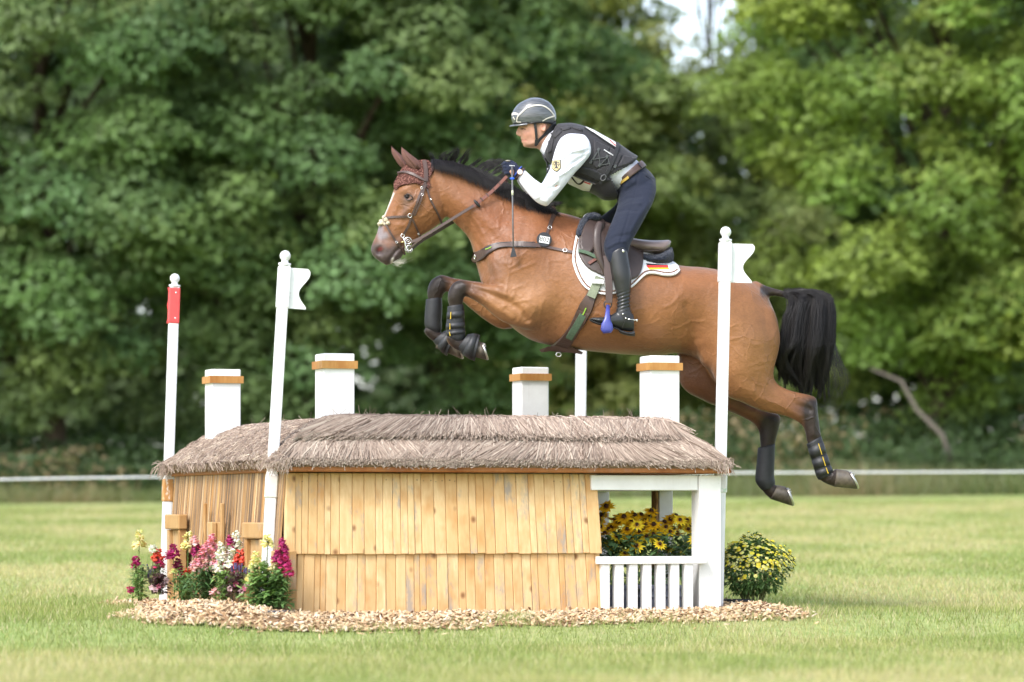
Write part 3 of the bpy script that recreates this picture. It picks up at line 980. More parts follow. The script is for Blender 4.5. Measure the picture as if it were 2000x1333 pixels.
def loft(stations, yc=None, nseg=28, k=5, e=0.92):
    """stations (tx, ty, bx, by, half width[, yc[, skew]]) in photo pixels and metres -> verts, faces"""
    rows = []
    for s_ in stations:
        s_ = list(s_)
        if len(s_) < 6: s_.append(yc if yc is not None else 0.0)
        if len(s_) < 7: s_.append(0.0)
        rows.append(s_)
    q = catmull(rows, k)
    vs = []; fs = []
    for r_ in q:
        T = PH(r_[0], r_[1], r_[5]); B = PH(r_[2], r_[3], r_[5])
        mid = (T + B) / 2; half = (T - B) / 2
        for i in range(nseg):
            th = 2 * math.pi * i / nseg
            c, s_ = math.cos(th), math.sin(th)
            w = r_[4] * (1 - r_[6] * c)
            vs.append(mid + half * c + Vector((0, w * math.copysign(abs(s_) ** e, s_), 0)))
    m = len(q)
    for j in range(m - 1):
        for i in range(nseg):
            i2 = (i + 1) % nseg
            fs.append((j * nseg + i, j * nseg + i2, (j + 1) * nseg + i2, (j + 1) * nseg + i))
    fs.append(tuple(range(nseg))); fs.append(tuple(reversed([(m - 1) * nseg + i for i in range(nseg)])))
    return vs, fs

def remesh(parts, voxel, smooth=6, factor=0.5, name='body'):
    """union of closed shells -> one smooth continuous surface"""
    mb = MB()
    for vs, fs in parts:
        sub = MB(); sub.add(vs, fs); me = sub.mesh('tmp')
        mb.add([v.co for v in me.vertices], [tuple(p.vertices) for p in me.polygons])
        bpy.data.meshes.remove(me)
    me = new_mesh('tmp', mb.v, mb.f)
    o = bpy.data.objects.new('tmp', me); COL.objects.link(o)
    md = o.modifiers.new('r', 'REMESH'); md.mode = 'VOXEL'; md.voxel_size = voxel; md.adaptivity = 0
    if smooth:
        sm = o.modifiers.new('s', 'SMOOTH'); sm.factor = factor; sm.iterations = smooth
    dg = bpy.context.evaluated_depsgraph_get(); dg.update()
    ev = o.evaluated_get(dg)
    out = bpy.data.meshes.new_from_object(ev)
    out.name = name
    bpy.data.objects.remove(o); bpy.data.meshes.remove(me)
    out.polygons.foreach_set('use_smooth', np.ones(len(out.polygons), bool))
    return out

def co_of(me):
    a = np.empty(len(me.vertices) * 3, np.float32); me.vertices.foreach_get('co', a); return a.reshape(-1, 3).astype(float)
def no_of(me):
    a = np.empty(len(me.vertices) * 3, np.float32); me.vertices.foreach_get('normal', a); return a.reshape(-1, 3).astype(float)
def proj(co):
    s_ = FPX / (D0 + co[:, 1])
    return 1000 + co[:, 0] * s_, HY - (co[:, 2] - ZC) * s_
def gauss(px, py, b):
    c, s_ = math.cos(R(b[4])), math.sin(R(b[4]))
    dx, dy = px - b[0], py - b[1]
    u = (dx * c + dy * s_) / b[2]; v = (-dx * s_ + dy * c) / b[3]
    return np.exp(-(u * u + v * v))
def stroke_w(px, py, pts, width):
    """soft weight along a polyline in photo pixels"""
    best = np.full(px.shape, 1e9)
    for (x0, y0), (x1, y1) in zip(pts[:-1], pts[1:]):
        dx, dy = x1 - x0, y1 - y0
        t = np.clip(((px - x0) * dx + (py - y0) * dy) / (dx * dx + dy * dy + 1e-9), 0, 1)
        best = np.minimum(best, (px - x0 - t * dx) ** 2 + (py - y0 - t * dy) ** 2)
    return np.exp(-best / (width * width))
def sculpt(me, bumps=(), strokes=(), ymask=None, mode='side', gain=1.0):
    """mode side: push along y; normal: along the surface normal"""
    co = co_of(me); no = no_of(me); px, py = proj(co)
    side = np.sign(no[:, 1]) * np.clip(np.abs(no[:, 1]) * 1.4, 0, 1)
    m = np.ones(len(co)) if ymask is None else ymask(co)
    d = np.zeros(len(co))
    for b in bumps:
        d += gain * b[5] * gauss(px, py, b)
    for pts, w_, amp in strokes:
        xs = [p[0] for p in pts]; ys = [p[1] for p in pts]; r_ = w_ * 3
        k = (px > min(xs) - r_) & (px < max(xs) + r_) & (py > min(ys) - r_) & (py < max(ys) + r_)
        d[k] += gain * amp * stroke_w(px[k], py[k], pts, w_)
    if mode == 'side':
        co[:, 1] += d * side * m
    else:
        co += no * (d * m)[:, None]
    me.vertices.foreach_set('co', co.astype(np.float32).ravel()); me.update()

# ------------------------------------------------------------ horse body
torso = loft([
    (931, 480, 937, 543, 0.05), (946, 440, 948, 565, 0.135, 0, 0.1), (985, 412, 985, 625, 0.195, 0, 0.15), (1036, 402, 1033, 663, 0.228, 0, 0.18),
    (1087, 414, 1085, 677, 0.250, 0, 0.22), (1130, 425, 1130, 684, 0.272, 0, 0.2), (1180, 449, 1185, 690, 0.292, 0, 0.15), (1230, 478, 1235, 694, 0.300, 0, 0.1),
    (1280, 502, 1285, 696, 0.296, 0, 0.02), (1327, 519, 1330, 690, 0.285, 0, -0.05), (1368, 522, 1368, 704, 0.280, 0, -0.08), (1410, 529, 1398, 748, 0.285, 0, -0.04),
    (1450, 544, 1425, 776, 0.275, 0, 0.05), (1484, 562, 1462, 778, 0.245, 0, 0.1), (1507, 596, 1492, 755, 0.195, 0, 0.1), (1521, 632, 1514, 712, 0.11)], nseg=40)
neck = loft([
    (838, 321, 862, 392, 0.055), (852, 320, 875, 424, 0.068), (880, 326, 889, 439, 0.073, 0, 0.05), (914, 338, 905, 454, 0.080, 0, 0.1), (950, 355, 919, 474, 0.098, 0, 0.2),
    (985, 371, 926, 502, 0.122, 0, 0.3), (1020, 387, 937, 543, 0.148, 0, 0.35), (1060, 402, 958, 590, 0.172, 0, 0.4), (1095, 415, 1000, 630, 0.18, 0, 0.4)], nseg=32)
head = loft([
    (829, 315, 864, 362, 0.050), (806, 322, 873, 396, 0.078, 0, -0.05), (788, 334, 873, 417, 0.092, 0, -0.12), (777, 350, 862, 435, 0.094, 0, -0.12), (768, 374, 845, 448, 0.084, 0, -0.06),
    (761, 394, 823, 461, 0.068), (752, 416, 806, 475, 0.058), (742, 436, 796, 484, 0.051), (735, 458, 791, 491, 0.050), (728, 474, 787, 499, 0.055), (724, 487, 781, 507, 0.055),
    (727, 498, 767, 515, 0.045), (735, 507, 755, 519, 0.026)], nseg=30)
hind_n = loft([
    (1512, 600, 1380, 600, 0.08, -0.12), (1525, 655, 1378, 655, 0.125, -0.15), (1521, 690, 1388, 722, 0.122, -0.15), (1511, 728, 1414, 770, 0.10, -0.15), (1517, 748, 1451, 787, 0.078, -0.15),
    (1537, 760, 1490, 804, 0.058, -0.15), (1561, 767, 1525, 811, 0.046, -0.15), (1583, 772, 1549, 820, 0.041, -0.15), (1595, 780, 1565, 830, 0.041, -0.15), (1597, 800, 1572, 843, 0.039, -0.15),
    (1600, 826, 1575, 860, 0.034, -0.15), (1605, 858, 1581, 874, 0.029, -0.15), (1614, 893, 1591, 903, 0.028, -0.15), (1621, 922, 1597, 933, 0.033, -0.15), (1629, 918, 1613, 945, 0.034, -0.15), (1634, 916, 1626, 950, 0.033, -0.15), (1641, 917, 1635, 953, 0.033, -0.15)], nseg=24)
hind_f = loft([
    (1470, 610, 1335, 620, 0.08, 0.12), (1480, 655, 1322, 690, 0.12, 0.15), (1462, 720, 1330, 754, 0.115, 0.15), (1450, 762, 1372, 782, 0.092, 0.15), (1456, 783, 1412, 799, 0.07, 0.15), (1481, 797, 1449, 815, 0.055, 0.15),
    (1508, 806, 1473, 829, 0.046, 0.15), (1524, 813, 1482, 845, 0.042, 0.15), (1522, 835, 1484, 860, 0.039, 0.15), (1515, 864, 1485, 874, 0.033, 0.15), (1511, 900, 1485, 901, 0.028, 0.15), (1508, 935, 1484, 940, 0.03, 0.15),
    (1513, 946, 1488, 957, 0.035, 0.15), (1518, 949, 1498, 969, 0.033, 0.15), (1524, 950, 1508, 978, 0.033, 0.15)], nseg=24)
fore_n = loft([
    (1075, 520, 1080, 600, 0.06, -0.13), (1046, 545, 1055, 634, 0.082, -0.16), (1012, 553, 1033, 645, 0.084, -0.165), (984, 557, 1000, 638, 0.073, -0.165), (960, 556, 970, 621, 0.060, -0.16), (937, 553, 940, 596, 0.048, -0.155),
    (919, 550, 918, 583, 0.041, -0.15), (903, 547, 909, 579, 0.039, -0.15), (887, 552, 906, 582, 0.042, -0.15), (877, 566, 905, 586, 0.042, -0.15), (874, 583, 904, 592, 0.037, -0.15), (877, 600, 902, 602, 0.030, -0.15),
    (878, 628, 900, 628, 0.026, -0.15), (875, 650, 898, 648, 0.028, -0.15), (871, 662, 900, 655, 0.034, -0.15), (877, 674, 906, 661, 0.033, -0.15), (889, 683, 913, 667, 0.032, -0.15), (900, 688, 919, 671, 0.03, -0.15)], nseg=24)
fore_f = loft([
    (1060, 530, 1062, 600, 0.06, 0.12), (1003, 556, 1008, 640, 0.088, 0.16), (970, 556, 980, 643, 0.082, 0.165), (945, 552, 952, 629, 0.068, 0.16), (920, 549, 921, 605, 0.052, 0.155), (897, 545, 895, 583, 0.043, 0.15), (877, 540, 876, 571, 0.040, 0.15),
    (862, 536, 869, 570, 0.041, 0.15), (847, 543, 868, 573, 0.043, 0.15), (837, 557, 866, 577, 0.042, 0.15), (834, 575, 863, 585, 0.036, 0.15), (837, 592, 861, 595, 0.029, 0.15), (836, 620, 857, 620, 0.026, 0.15), (832, 638, 855, 638, 0.028, 0.15),
    (828, 648, 858, 645, 0.034, 0.15), (838, 661, 866, 652, 0.033, 0.15), (852, 671, 876, 657, 0.031, 0.15)], nseg=24)
# soft masses that blend the limbs into the trunk
def blob(px, py, yl, rx, ry, rz, rot=0.0):
    m_ = MB(); c, s_ = math.cos(R(rot)), math.sin(R(rot))
    m_.ball(PH(px, py, yl), (rx, ry, rz), 20, 14, (Vector((c, 0, s_)), Vector((0, 1, 0)), Vector((-s_, 0, c))))
    return m_.v, m_.f
extra = [blob(1030, 565, -0.125, 0.16, 0.075, 0.18, 25), blob(1030, 565, 0.125, 0.16, 0.075, 0.18, 25), blob(972, 540, -0.075, 0.09, 0.06, 0.11), blob(972, 540, 0.075, 0.09, 0.06, 0.11),
         blob(1450, 665, -0.13, 0.17, 0.135, 0.25, 12), blob(1420, 665, 0.13, 0.16, 0.135, 0.23, 12), blob(1385, 690, -0.10, 0.06, 0.09, 0.09, 0)]
# tail dock
m_ = MB(); m_.tube([PH(1470, 562), PH(1490, 567), PH(1515, 572), PH(1538, 577), PH(1556, 592)], [0.05, 0.032, 0.026, 0.022, 0.014], 12)
extra.append((m_.v, m_.f))
hme = remesh([torso, neck, head, hind_n, hind_f, fore_n, fore_f] + extra, 0.0072, 9, 0.5, 'horse')

def smooth_masked(me, mask, iters, f=0.5):
    co = co_of(me); n = len(co)
    e = np.empty(len(me.edges) * 2, np.int32); me.edges.foreach_get('vertices', e); e = e.reshape(-1, 2)
    i = np.concatenate([e[:, 0], e[:, 1]]); j = np.concatenate([e[:, 1], e[:, 0]])
    deg = np.maximum(np.bincount(i, minlength=n), 1)
    for _ in range(iters):
        avg = np.stack([np.bincount(i, co[j, k], n) for k in range(3)], 1) / deg[:, None]
        co += (avg - co) * (f * mask)[:, None]
    me.vertices.foreach_set('co', co.astype(np.float32).ravel()); me.update()
_px, _py = proj(co_of(hme))
_m = np.clip(stroke_w(_px, _py, [(1000, 540), (1100, 560), (1350, 620), (1440, 640)], 105) * 1.6, 0, 1) * ((_py < 770) & ~((_px < 985) & (_py > 545)))
_m = np.maximum(_m, np.clip(1.3 * stroke_w(_px, _py, [(885, 385), (950, 440), (1000, 520)], 50), 0, 1) * ((_px > 870) & (_py < 545)))
smooth_masked(hme, _m, 60)

# muscles, grooves and bony points of the near side (mirrored on the far side)
trunk_only = lambda co: (np.abs(co[:, 1] - YH) > 0.0) * 1.0
sculpt(hme, [
    (1000, 500, 70, 34, -48, 0.018, 0), (1045, 470, 60, 30, -60, 0.010), (985, 560, 34, 22, 10, 0.014), (1050, 600, 40, 34, -40, 0.018), (1035, 640, 14, 12, 0, 0.012),
    (1092, 600, 26, 60, 18, -0.016), (1075, 640, 40, 22, 10, -0.010), (945, 520, 12, 40, -10, -0.016), (966, 540, 14, 40, -15, 0.012),
    (905, 400, 50, 20, 35, 0.007), (950, 430, 70, 18, 40, 0.010), (975, 470, 60, 20, 45, -0.010), (900, 440, 40, 12, 45, -0.006), (985, 395, 60, 16, 26, 0.010),
    (1330, 560, 40, 40, 0, 0.010), (1400, 545, 55, 28, 10, 0.012), (1380, 610, 30, 60, -15, -0.012), (1455, 620, 50, 90, -12, 0.014), (1500, 660, 10, 70, -8, -0.008), (1380, 690, 40, 24, 40, 0.006), (1350, 650, 30, 40, 30, -0.018),
    (1430, 720, 40, 40, 30, 0.012), (1470, 770, 40, 14, 35, 0.008), (1200, 610, 120, 50, 5, 0.008),
    ], [([(1105, 470), (1130, 560), (1170, 640)], 22, 0.004),
        ([(1340, 600), (1360, 660), (1340, 690)], 10, -0.010), ([(920, 560), (960, 575), (1010, 600), (1030, 625)], 6, -0.009), ([(925, 575), (960, 595), (1000, 622)], 6, 0.006), ([(905, 556), (950, 566), (1000, 580)], 5, 0.004),
        ([(1515, 755), (1555, 790), (1580, 800)], 6, -0.006), ([(1580, 780), (1590, 800), (1590, 850)], 5, 0.005), ([(1490, 780), (1530, 795), (1562, 815)], 6, 0.005),
        ([(895, 440), (935, 480), (960, 540)], 6, -0.008)], gain=1.35)
# veins and skin folds standing out under the coat
def vein_lines():
    rr = random.Random(12); L = []
    zones = [(960, 1060, 500, 600, 40, 9), (1010, 1090, 560, 640, 120, 7), (930, 1010, 400, 470, 60, 6), (1110, 1330, 590, 680, 10, 10), (1330, 1430, 560, 690, 110, 8), (1420, 1500, 660, 760, 50, 7), (900, 1000, 565, 620, 25, 4), (1060, 1130, 430, 520, 100, 4), (800, 860, 400, 440, 140, 4)]
    for x0, x1, y0, y1, ang, n in zones:
        for _ in range(n):
            x, y = rr.uniform(x0, x1), rr.uniform(y0, y1); a = R(ang + rr.uniform(-45, 45)); pts = [(x, y)]
            for k in range(rr.randint(3, 6)):
                a += rr.uniform(-0.7, 0.7); st = rr.uniform(8, 16); x += math.cos(a) * st; y += math.sin(a) * st; pts.append((x, y))
            L.append((pts, 2.2, rr.uniform(0.0022, 0.0042)))
            if rr.random() < 0.6:
                j = rr.randint(1, len(pts) - 2); x, y = pts[j]; a2 = a + rr.choice((-1, 1)) * 0.9; q = [(x, y)]
                for k in range(3):
                    a2 += rr.uniform(-0.5, 0.5); x += math.cos(a2) * 10; y += math.sin(a2) * 10; q.append((x, y))
                L.append((q, 2.0, 0.0026))
    for i in range(14):                       # wrinkles where the neck bends and behind the elbow
        x, y = rr.uniform(895, 960), rr.uniform(425, 500); L.append(([(x, y), (x + 10, y + 14), (x + 14 + rr.uniform(-4, 4), y + 30)], 3.0, rr.choice((-0.003, 0.003))))
    for i in range(9):
        x = 1078 + i * 6; L.append(([(x, 585 + rr.uniform(-8, 8)), (x + 8, 615), (x + 10, 645 + rr.uniform(-8, 8))], 2.6, -0.0026))
    return L
sculpt(hme, [], vein_lines(), gain=0.75)
# head modelling
face_mask = lambda co: ((proj(co)[0] < 872) & (proj(co)[1] < 525)) * 1.0
sculpt(hme, [
    (796, 383, 15, 11, -10, 0.012), (795, 384, 8.5, 5.5, -8, -0.014), (787, 371, 12, 5, -25, 0.009), (812, 372, 10, 8, 0, -0.008), (780, 412, 24, 8, -62, -0.008), (765, 425, 20, 7, -60, 0.004),
    (835, 412, 32, 28, 20, 0.012), (852, 420, 14, 26, 25, -0.002), (800, 408, 34, 4, -38, 0.007), (812, 455, 16, 8, -40, -0.008),
    (741, 489, 13, 13, -40, 0.010), (741, 491, 7.5, 8, -45, -0.030), (760, 505, 12, 8, 0, 0.006), (748, 512, 12, 6, 0, 0.004), (773, 503, 8, 9, 0, 0.005)],
    [([(762, 507), (772, 492), (784, 480)], 3.0, -0.012), ([(752, 470), (770, 470), (782, 458)], 5, -0.004), ([(770, 440), (790, 440), (800, 452)], 5, 0.003), ([(788, 392), (790, 420), (780, 440)], 3, 0.002),
     ([(868, 405), (866, 425), (855, 437)], 4, -0.004)], ymask=face_mask)
sm_ = MB()

# coat colours, with highlights and a neck shadow painted into them
def blend(c, w, col):
    return c * (1 - w[:, None]) + np.array(col) * w[:, None]
hco = co_of(hme); hno = no_of(hme); hpx, hpy = proj(hco); hyl = hco[:, 1] - YH
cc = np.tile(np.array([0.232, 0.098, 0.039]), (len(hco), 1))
cc = blend(cc, 0.75 * gauss(hpx, hpy, (1010, 600, 110, 60, 0)), (0.325, 0.158, 0.065))  # paler shoulder, belly and haunch zones: highlights painted into the coat
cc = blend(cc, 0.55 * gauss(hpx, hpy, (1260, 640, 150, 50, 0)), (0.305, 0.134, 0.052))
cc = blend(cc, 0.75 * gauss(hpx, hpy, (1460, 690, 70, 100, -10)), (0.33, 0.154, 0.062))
cc = blend(cc, 0.85 * gauss(hpx, hpy, (975, 430, 95, 60, 30)), (0.205, 0.072, 0.028))  # neck darker and redder: its shadow is painted into the coat
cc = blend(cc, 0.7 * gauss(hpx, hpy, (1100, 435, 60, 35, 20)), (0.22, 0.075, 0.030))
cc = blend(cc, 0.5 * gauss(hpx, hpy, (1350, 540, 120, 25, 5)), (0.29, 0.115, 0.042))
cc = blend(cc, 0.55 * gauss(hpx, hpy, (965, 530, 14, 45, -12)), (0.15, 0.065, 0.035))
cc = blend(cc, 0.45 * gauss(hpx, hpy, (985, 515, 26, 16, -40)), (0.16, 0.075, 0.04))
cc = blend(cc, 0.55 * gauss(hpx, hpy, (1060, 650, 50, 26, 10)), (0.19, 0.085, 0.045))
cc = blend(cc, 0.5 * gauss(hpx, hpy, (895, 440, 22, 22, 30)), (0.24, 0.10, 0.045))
dark = (0.017, 0.012, 0.010)
near = hyl < -0.02; far = hyl > 0.02
def leg_dark(pts, w_, s=1.0):
    return np.clip(stroke_w(hpx, hpy, pts, w_) * s, 0, 1)
kn = leg_dark([(893, 565), (888, 600), (886, 650), (905, 675), (930, 690)], 22, 1.6) * near
kf = leg_dark([(853, 556), (848, 600), (843, 645), (870, 668), (890, 690)], 22, 1.6) * far
hn = leg_dark([(1588, 800), (1590, 850), (1606, 915), (1625, 935), (1650, 935)], 22, 1.6) * near
hf = leg_dark([(1505, 832), (1500, 860), (1495, 930), (1515, 965)], 24, 1.6) * far
brown = (0.115, 0.050, 0.026)
for w_, pts, msk in ((26, [(925, 565), (900, 562)], near), (24, [(1565, 800), (1590, 790)], near), (22, [(885, 552), (860, 550)], far), (40, [(1400, 770), (1480, 820), (1500, 830)], far)):
    cc = blend(cc, 0.8 * leg_dark(pts, w_) * msk, brown)
cc = blend(cc, np.clip(kn + kf + hn + hf, 0, 0.97), dark)
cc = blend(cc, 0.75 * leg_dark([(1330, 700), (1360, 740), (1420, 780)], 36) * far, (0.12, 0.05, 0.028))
hd = face_mask(hco)
cc = blend(cc, hd * 0.5 * gauss(hpx, hpy, (800, 400, 40, 40, 0)), (0.30, 0.125, 0.05))
cc = blend(cc, hd * 0.75 * gauss(hpx, hpy, (798, 388, 20, 14, 10)), (0.11, 0.065, 0.048))
cc = blend(cc, hd * 0.7 * stroke_w(hpx, hpy, [(793, 395), (790, 420)], 8), (0.13, 0.075, 0.055))
cc = blend(cc, hd * np.clip(1.5 * stroke_w(hpx, hpy, [(738, 492), (760, 506), (775, 495)], 19), 0, 0.92), (0.062, 0.050, 0.049))
cc = blend(cc, hd * 0.6 * stroke_w(hpx, hpy, [(755, 470), (785, 470)], 14), (0.16, 0.09, 0.068))
cc = blend(cc, hd * np.clip(1.2 * stroke_w(hpx, hpy, [(742, 446), (744, 462), (752, 460)], 7), 0, 0.9), (0.22, 0.19, 0.20))
cc = blend(cc, hd * 0.85 * stroke_w(hpx, hpy, [(769, 378), (752, 418), (742, 440)], 1.7), (0.70, 0.62, 0.55))
cc = blend(cc, hd * 0.9 * stroke_w(hpx, hpy, [(767, 506), (765, 514)], 2.5), (0.72, 0.66, 0.60))
cc = blend(cc, hd * np.clip(1.3 * gauss(hpx, hpy, (741, 492, 5.5, 5.5, 0)), 0, 0.95), (0.035, 0.02, 0.02))
cc = blend(cc, hd * np.clip(1.2 * gauss(hpx, hpy, (742, 487, 5.0, 3.2, -20)), 0, 0.9), (0.22, 0.05, 0.05))
cc = blend(cc, np.clip(1.5 * stroke_w(hpx, hpy, [(1495, 567), (1520, 572), (1550, 585)], 12), 0, 0.95) * (hpx > 1484), (0.02, 0.016, 0.014))
cc = blend(cc, np.clip(1.3 * stroke_w(hpx, hpy, [(845, 321), (900, 333), (1000, 378), (1085, 414)], 7), 0, 0.85), (0.045, 0.026, 0.018))
# pale belly line
cc = blend(cc, np.clip(-hno[:, 2] - 0.55, 0, 1) * 0.9 * ((hpx > 1000) & (hpx < 1330)), (0.34, 0.19, 0.10))
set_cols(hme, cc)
t = NT('bay_coat')
n1 = t.noise(7, 5, 0.6)
n2 = t.noise(160, 3, 0.6, t.mapping((0.35, 1, 1)))
col = t.mix(1.0, t.attr(), t.ramp(n1, [(0.25, 0.82), (0.75, 1.14)]), 'MULTIPLY')
col = t.mix(0.5, col, t.mix(1.0, col, t.ramp(n2, [(0.3, 0.75), (0.7, 1.2)]), 'MULTIPLY'))
t.set(color=col, rough=0.45, spec=0.32, sheen=0.10, sheen_rough=0.4)
vv = t.n.new('ShaderNodeVectorMath'); vv.operation = 'ADD'
nz = t.noise(9, 3, 0.5, out='Color')
sc_ = t.n.new('ShaderNodeVectorMath'); sc_.operation = 'SCALE'; sc_.inputs['Scale'].default_value = 0.10
t.l.new(nz, sc_.inputs[0]); t.l.new(t.coord(), vv.inputs[0]); t.l.new(sc_.outputs[0], vv.inputs[1])
vein = t.voronoi(8.5, 'DISTANCE_TO_EDGE', vec=vv.outputs[0])
vein = t.ramp(vein, [(0.0, 1.0), (0.055, 0.0)])
msk = t.ramp(t.noise(2.6, 2, 0.5), [(0.46, 0.0), (0.62, 1.0)])
hgt = t.math('ADD', t.math('MULTIPLY', t.math('MULTIPLY', vein, msk), 0.35), t.math('MULTIPLY', t.noise(26, 4, 0.6), 0.9))
t.bump(hgt, 0.55, 0.010)
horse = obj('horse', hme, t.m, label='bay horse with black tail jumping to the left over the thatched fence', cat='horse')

BVH = BVHTree.FromPolygons([Vector(c_) for c_ in hco], [tuple(p.vertices) for p in hme.polygons])
CAMP = Vector((0, -D0, ZC))
def hit(px, py, bvh=None):
    d = (P(px, py, 0) - CAMP).normalized()
    r_ = (bvh or BVH).ray_cast(CAMP, d, 60)
    return (r_[0], r_[1]) if r_[0] is not None else (None, None)

def resample(pts, step=4.0, smooth=True):
    pts = [tuple(p) for p in pts]
    if smooth and len(pts) > 2:
        q = catmull(pts, 12)
    else:
        q = np.concatenate([np.linspace(pts[i], pts[i + 1], 12, endpoint=False) for i in range(len(pts) - 1)] + [np.array([pts[-1]])])
    d = np.concatenate([[0], np.cumsum(np.linalg.norm(np.diff(q[:, :2], axis=0), axis=1))])
    n = max(2, int(d[-1] / step) + 1)
    s_ = np.linspace(0, d[-1], n)
    return np.stack([np.interp(s_, d, q[:, i]) for i in range(q.shape[1])], 1)

def ribbon(mb, C, N, w, th):
    """flat strap through points C with outward normals N, width w (list or number), thickness th"""
    n = len(C); vs = []
    for i in range(n):
        t_ = (C[min(i + 1, n - 1)] - C[max(i - 1, 0)]).normalized()
        nn = (N[i] - t_ * N[i].dot(t_)).normalized()
        b_ = t_.cross(nn)
        ww = (w[i] if hasattr(w, '__len__') else w) / 2
        for a_, h_ in ((-1, 0), (-0.9, 1), (0.9, 1), (1, 0)):
            vs.append(C[i] + b_ * (ww * a_) + nn * (th * h_))
    fs = []
    for i in range(n - 1):
        for k in range(4):
            k2 = (k + 1) % 4
            fs.append((i * 4 + k, i * 4 + k2, (i + 1) * 4 + k2, (i + 1) * 4 + k))
    fs += [(0, 1, 2, 3), tuple((n - 1) * 4 + k for k in (3, 2, 1, 0))]
    mb.add(vs, fs)

def surf_line(pts, off=0.004, step=4.0, smooth=True, bvh=None):
    q = resample(pts, step, smooth)
    C = []; N = []
    for r_ in q:
        p, n_ = hit(r_[0], r_[1], bvh)
        if p is None:
            C.append(None); N.append(None); continue
        C.append(p + n_ * off); N.append(n_)
    ok = [i for i, c_ in enumerate(C) if c_ is not None]
    for i in range(len(C)):
        if C[i] is None and not ok:
            C[i] = P(q[i][0], q[i][1], YH - 0.12); N[i] = Vector((0, -1, 0))
        if C[i] is None:
            j = min(ok, key=lambda k: abs(k - i))
            C[i] = P(q[i][0], q[i][1], C[j].y); N[i] = N[j]
    N = [sum((N[k] for k in range(max(0, i - 2), min(len(N), i + 3))), Vector()).normalized() for i in range(len(N))]
    if len(C) > 4:
        for _ in range(2):
            C = [C[0]] + [(C[i - 1] + C[i] * 2 + C[i + 1]) / 4 for i in range(1, len(C) - 1)] + [C[-1]]
    return C, N

def flip(v):
    return Vector((v.x, 2 * YH - v.y, v.z))
def strap(name, pts, w, mat, parent, off=0.004, th=0.004, mirror=True, smooth=True, step=4.0, bvh=None, mb=None):
    C, N = surf_line(pts, off, step, smooth, bvh)
    own = mb is None
    mb = mb or MB()
    if hasattr(w, '__len__'):
        w = list(np.interp(np.linspace(0, 1, len(C)), np.linspace(0, 1, len(w)), w))
    ribbon(mb, C, N, w, th)
    if mirror and own:
        m2 = MB(); ribbon(m2, [flip(c_) for c_ in C], [Vector((n_.x, -n_.y, n_.z)) for n_ in N], w, th)
        m2.build(name, mat, parent, smooth=False)
    if own:
        return mb.build(name, mat, parent, smooth=False)

def patch(name, poly, mat, parent, off=0.01, th=0.01, res=5.0, mirror=True, smooth=True, offs=None, bvh=None, blur=3, **kw):
    """sheet over the body: photo polygon -> triangulated, dropped on the surface, given thickness"""
    B = resample(poly + [poly[0]], res, smooth)[:-1] if smooth else resample(poly + [poly[0]], res, False)[:-1]
    x0, y0 = B.min(0); x1, y1 = B.max(0)
    pts = [Vector(p) for p in B]
    def inside(x, y):
        c_ = False; j = len(B) - 1
        for i in range(len(B)):
            if (B[i][1] > y) != (B[j][1] > y) and x < (B[j][0] - B[i][0]) * (y - B[i][1]) / (B[j][1] - B[i][1] + 1e-12) + B[i][0]:
                c_ = not c_
            j = i
        return c_
    y = y0 + res * 0.5; row = 0
    while y < y1:
        x = x0 + (res * 0.5 if row % 2 else 0)
        while x < x1:
            if inside(x, y) and np.min((B[:, 0] - x) ** 2 + (B[:, 1] - y) ** 2) > (res * 0.45) ** 2:
                pts.append(Vector((x, y)))
            x += res
        y += res * 0.87; row += 1
    nb = len(B)
    r_ = geometry.delaunay_2d_cdt(pts, [(i, (i + 1) % nb) for i in range(nb)], [], 1, 1e-4)
    V2, F2 = r_[0], r_[2]
    V = []; N = []; miss = []
    for i, p in enumerate(V2):
        h_, n_ = hit(p[0], p[1], bvh)
        if h_ is None:
            miss.append(i)
        V.append(h_); N.append(n_)
    okk = [i for i in range(len(V)) if V[i] is not None]
    for i in miss:
        j = min(okk, key=lambda k: (V2[k][0] - V2[i][0]) ** 2 + (V2[k][1] - V2[i][1]) ** 2)
        V[i] = P(V2[i][0], V2[i][1], V[j].y); N[i] = N[j]
    nbr = [set() for _ in V]
    for f in F2:
        for a_ in range(len(f)):
            nbr[f[a_]].update(f)
    for _ in range(blur):
        Y = [v.y for v in V]
        NN = [sum((N[k] for k in nbr[i]), Vector()).normalized() for i in range(len(V))]
        N = NN
        for i in range(len(V)):
            my = sum(Y[k] for k in nbr[i]) / len(nbr[i])
            V[i] = P(V2[i][0], V2[i][1], min(Y[i], lerp(Y[i], my, 0.7)))
    V = [V[i] + N[i] * (offs(V2[i]) if offs else off) for i in range(len(V))]
    for sgn in ((-1, 1) if mirror else (1,)):
        mb = MB()
        a_ = [v if sgn == 1 else flip(v) for v in V]
        n_ = [n if sgn == 1 else Vector((n.x, -n.y, n.z)) for n in N]
        top = [v + n * th for v, n in zip(a_, n_)]
        m = len(a_)
        edge = {}
        for f in F2:
            for i in range(len(f)):
                e_ = (f[i], f[(i + 1) % len(f)])
                edge[e_] = edge.get(e_, 0) + 1
        rim = [e_ for e_ in edge if (e_[1], e_[0]) not in edge]
        mb.add(a_ + top, [tuple(f) for f in F2] + [tuple(m + i for i in reversed(f)) for f in F2] + [(b_, a__, a__ + m, b_ + m) for a__, b_ in rim])
        o_ = mb.build(name, mat, parent, smooth=True, **kw)
    return o_

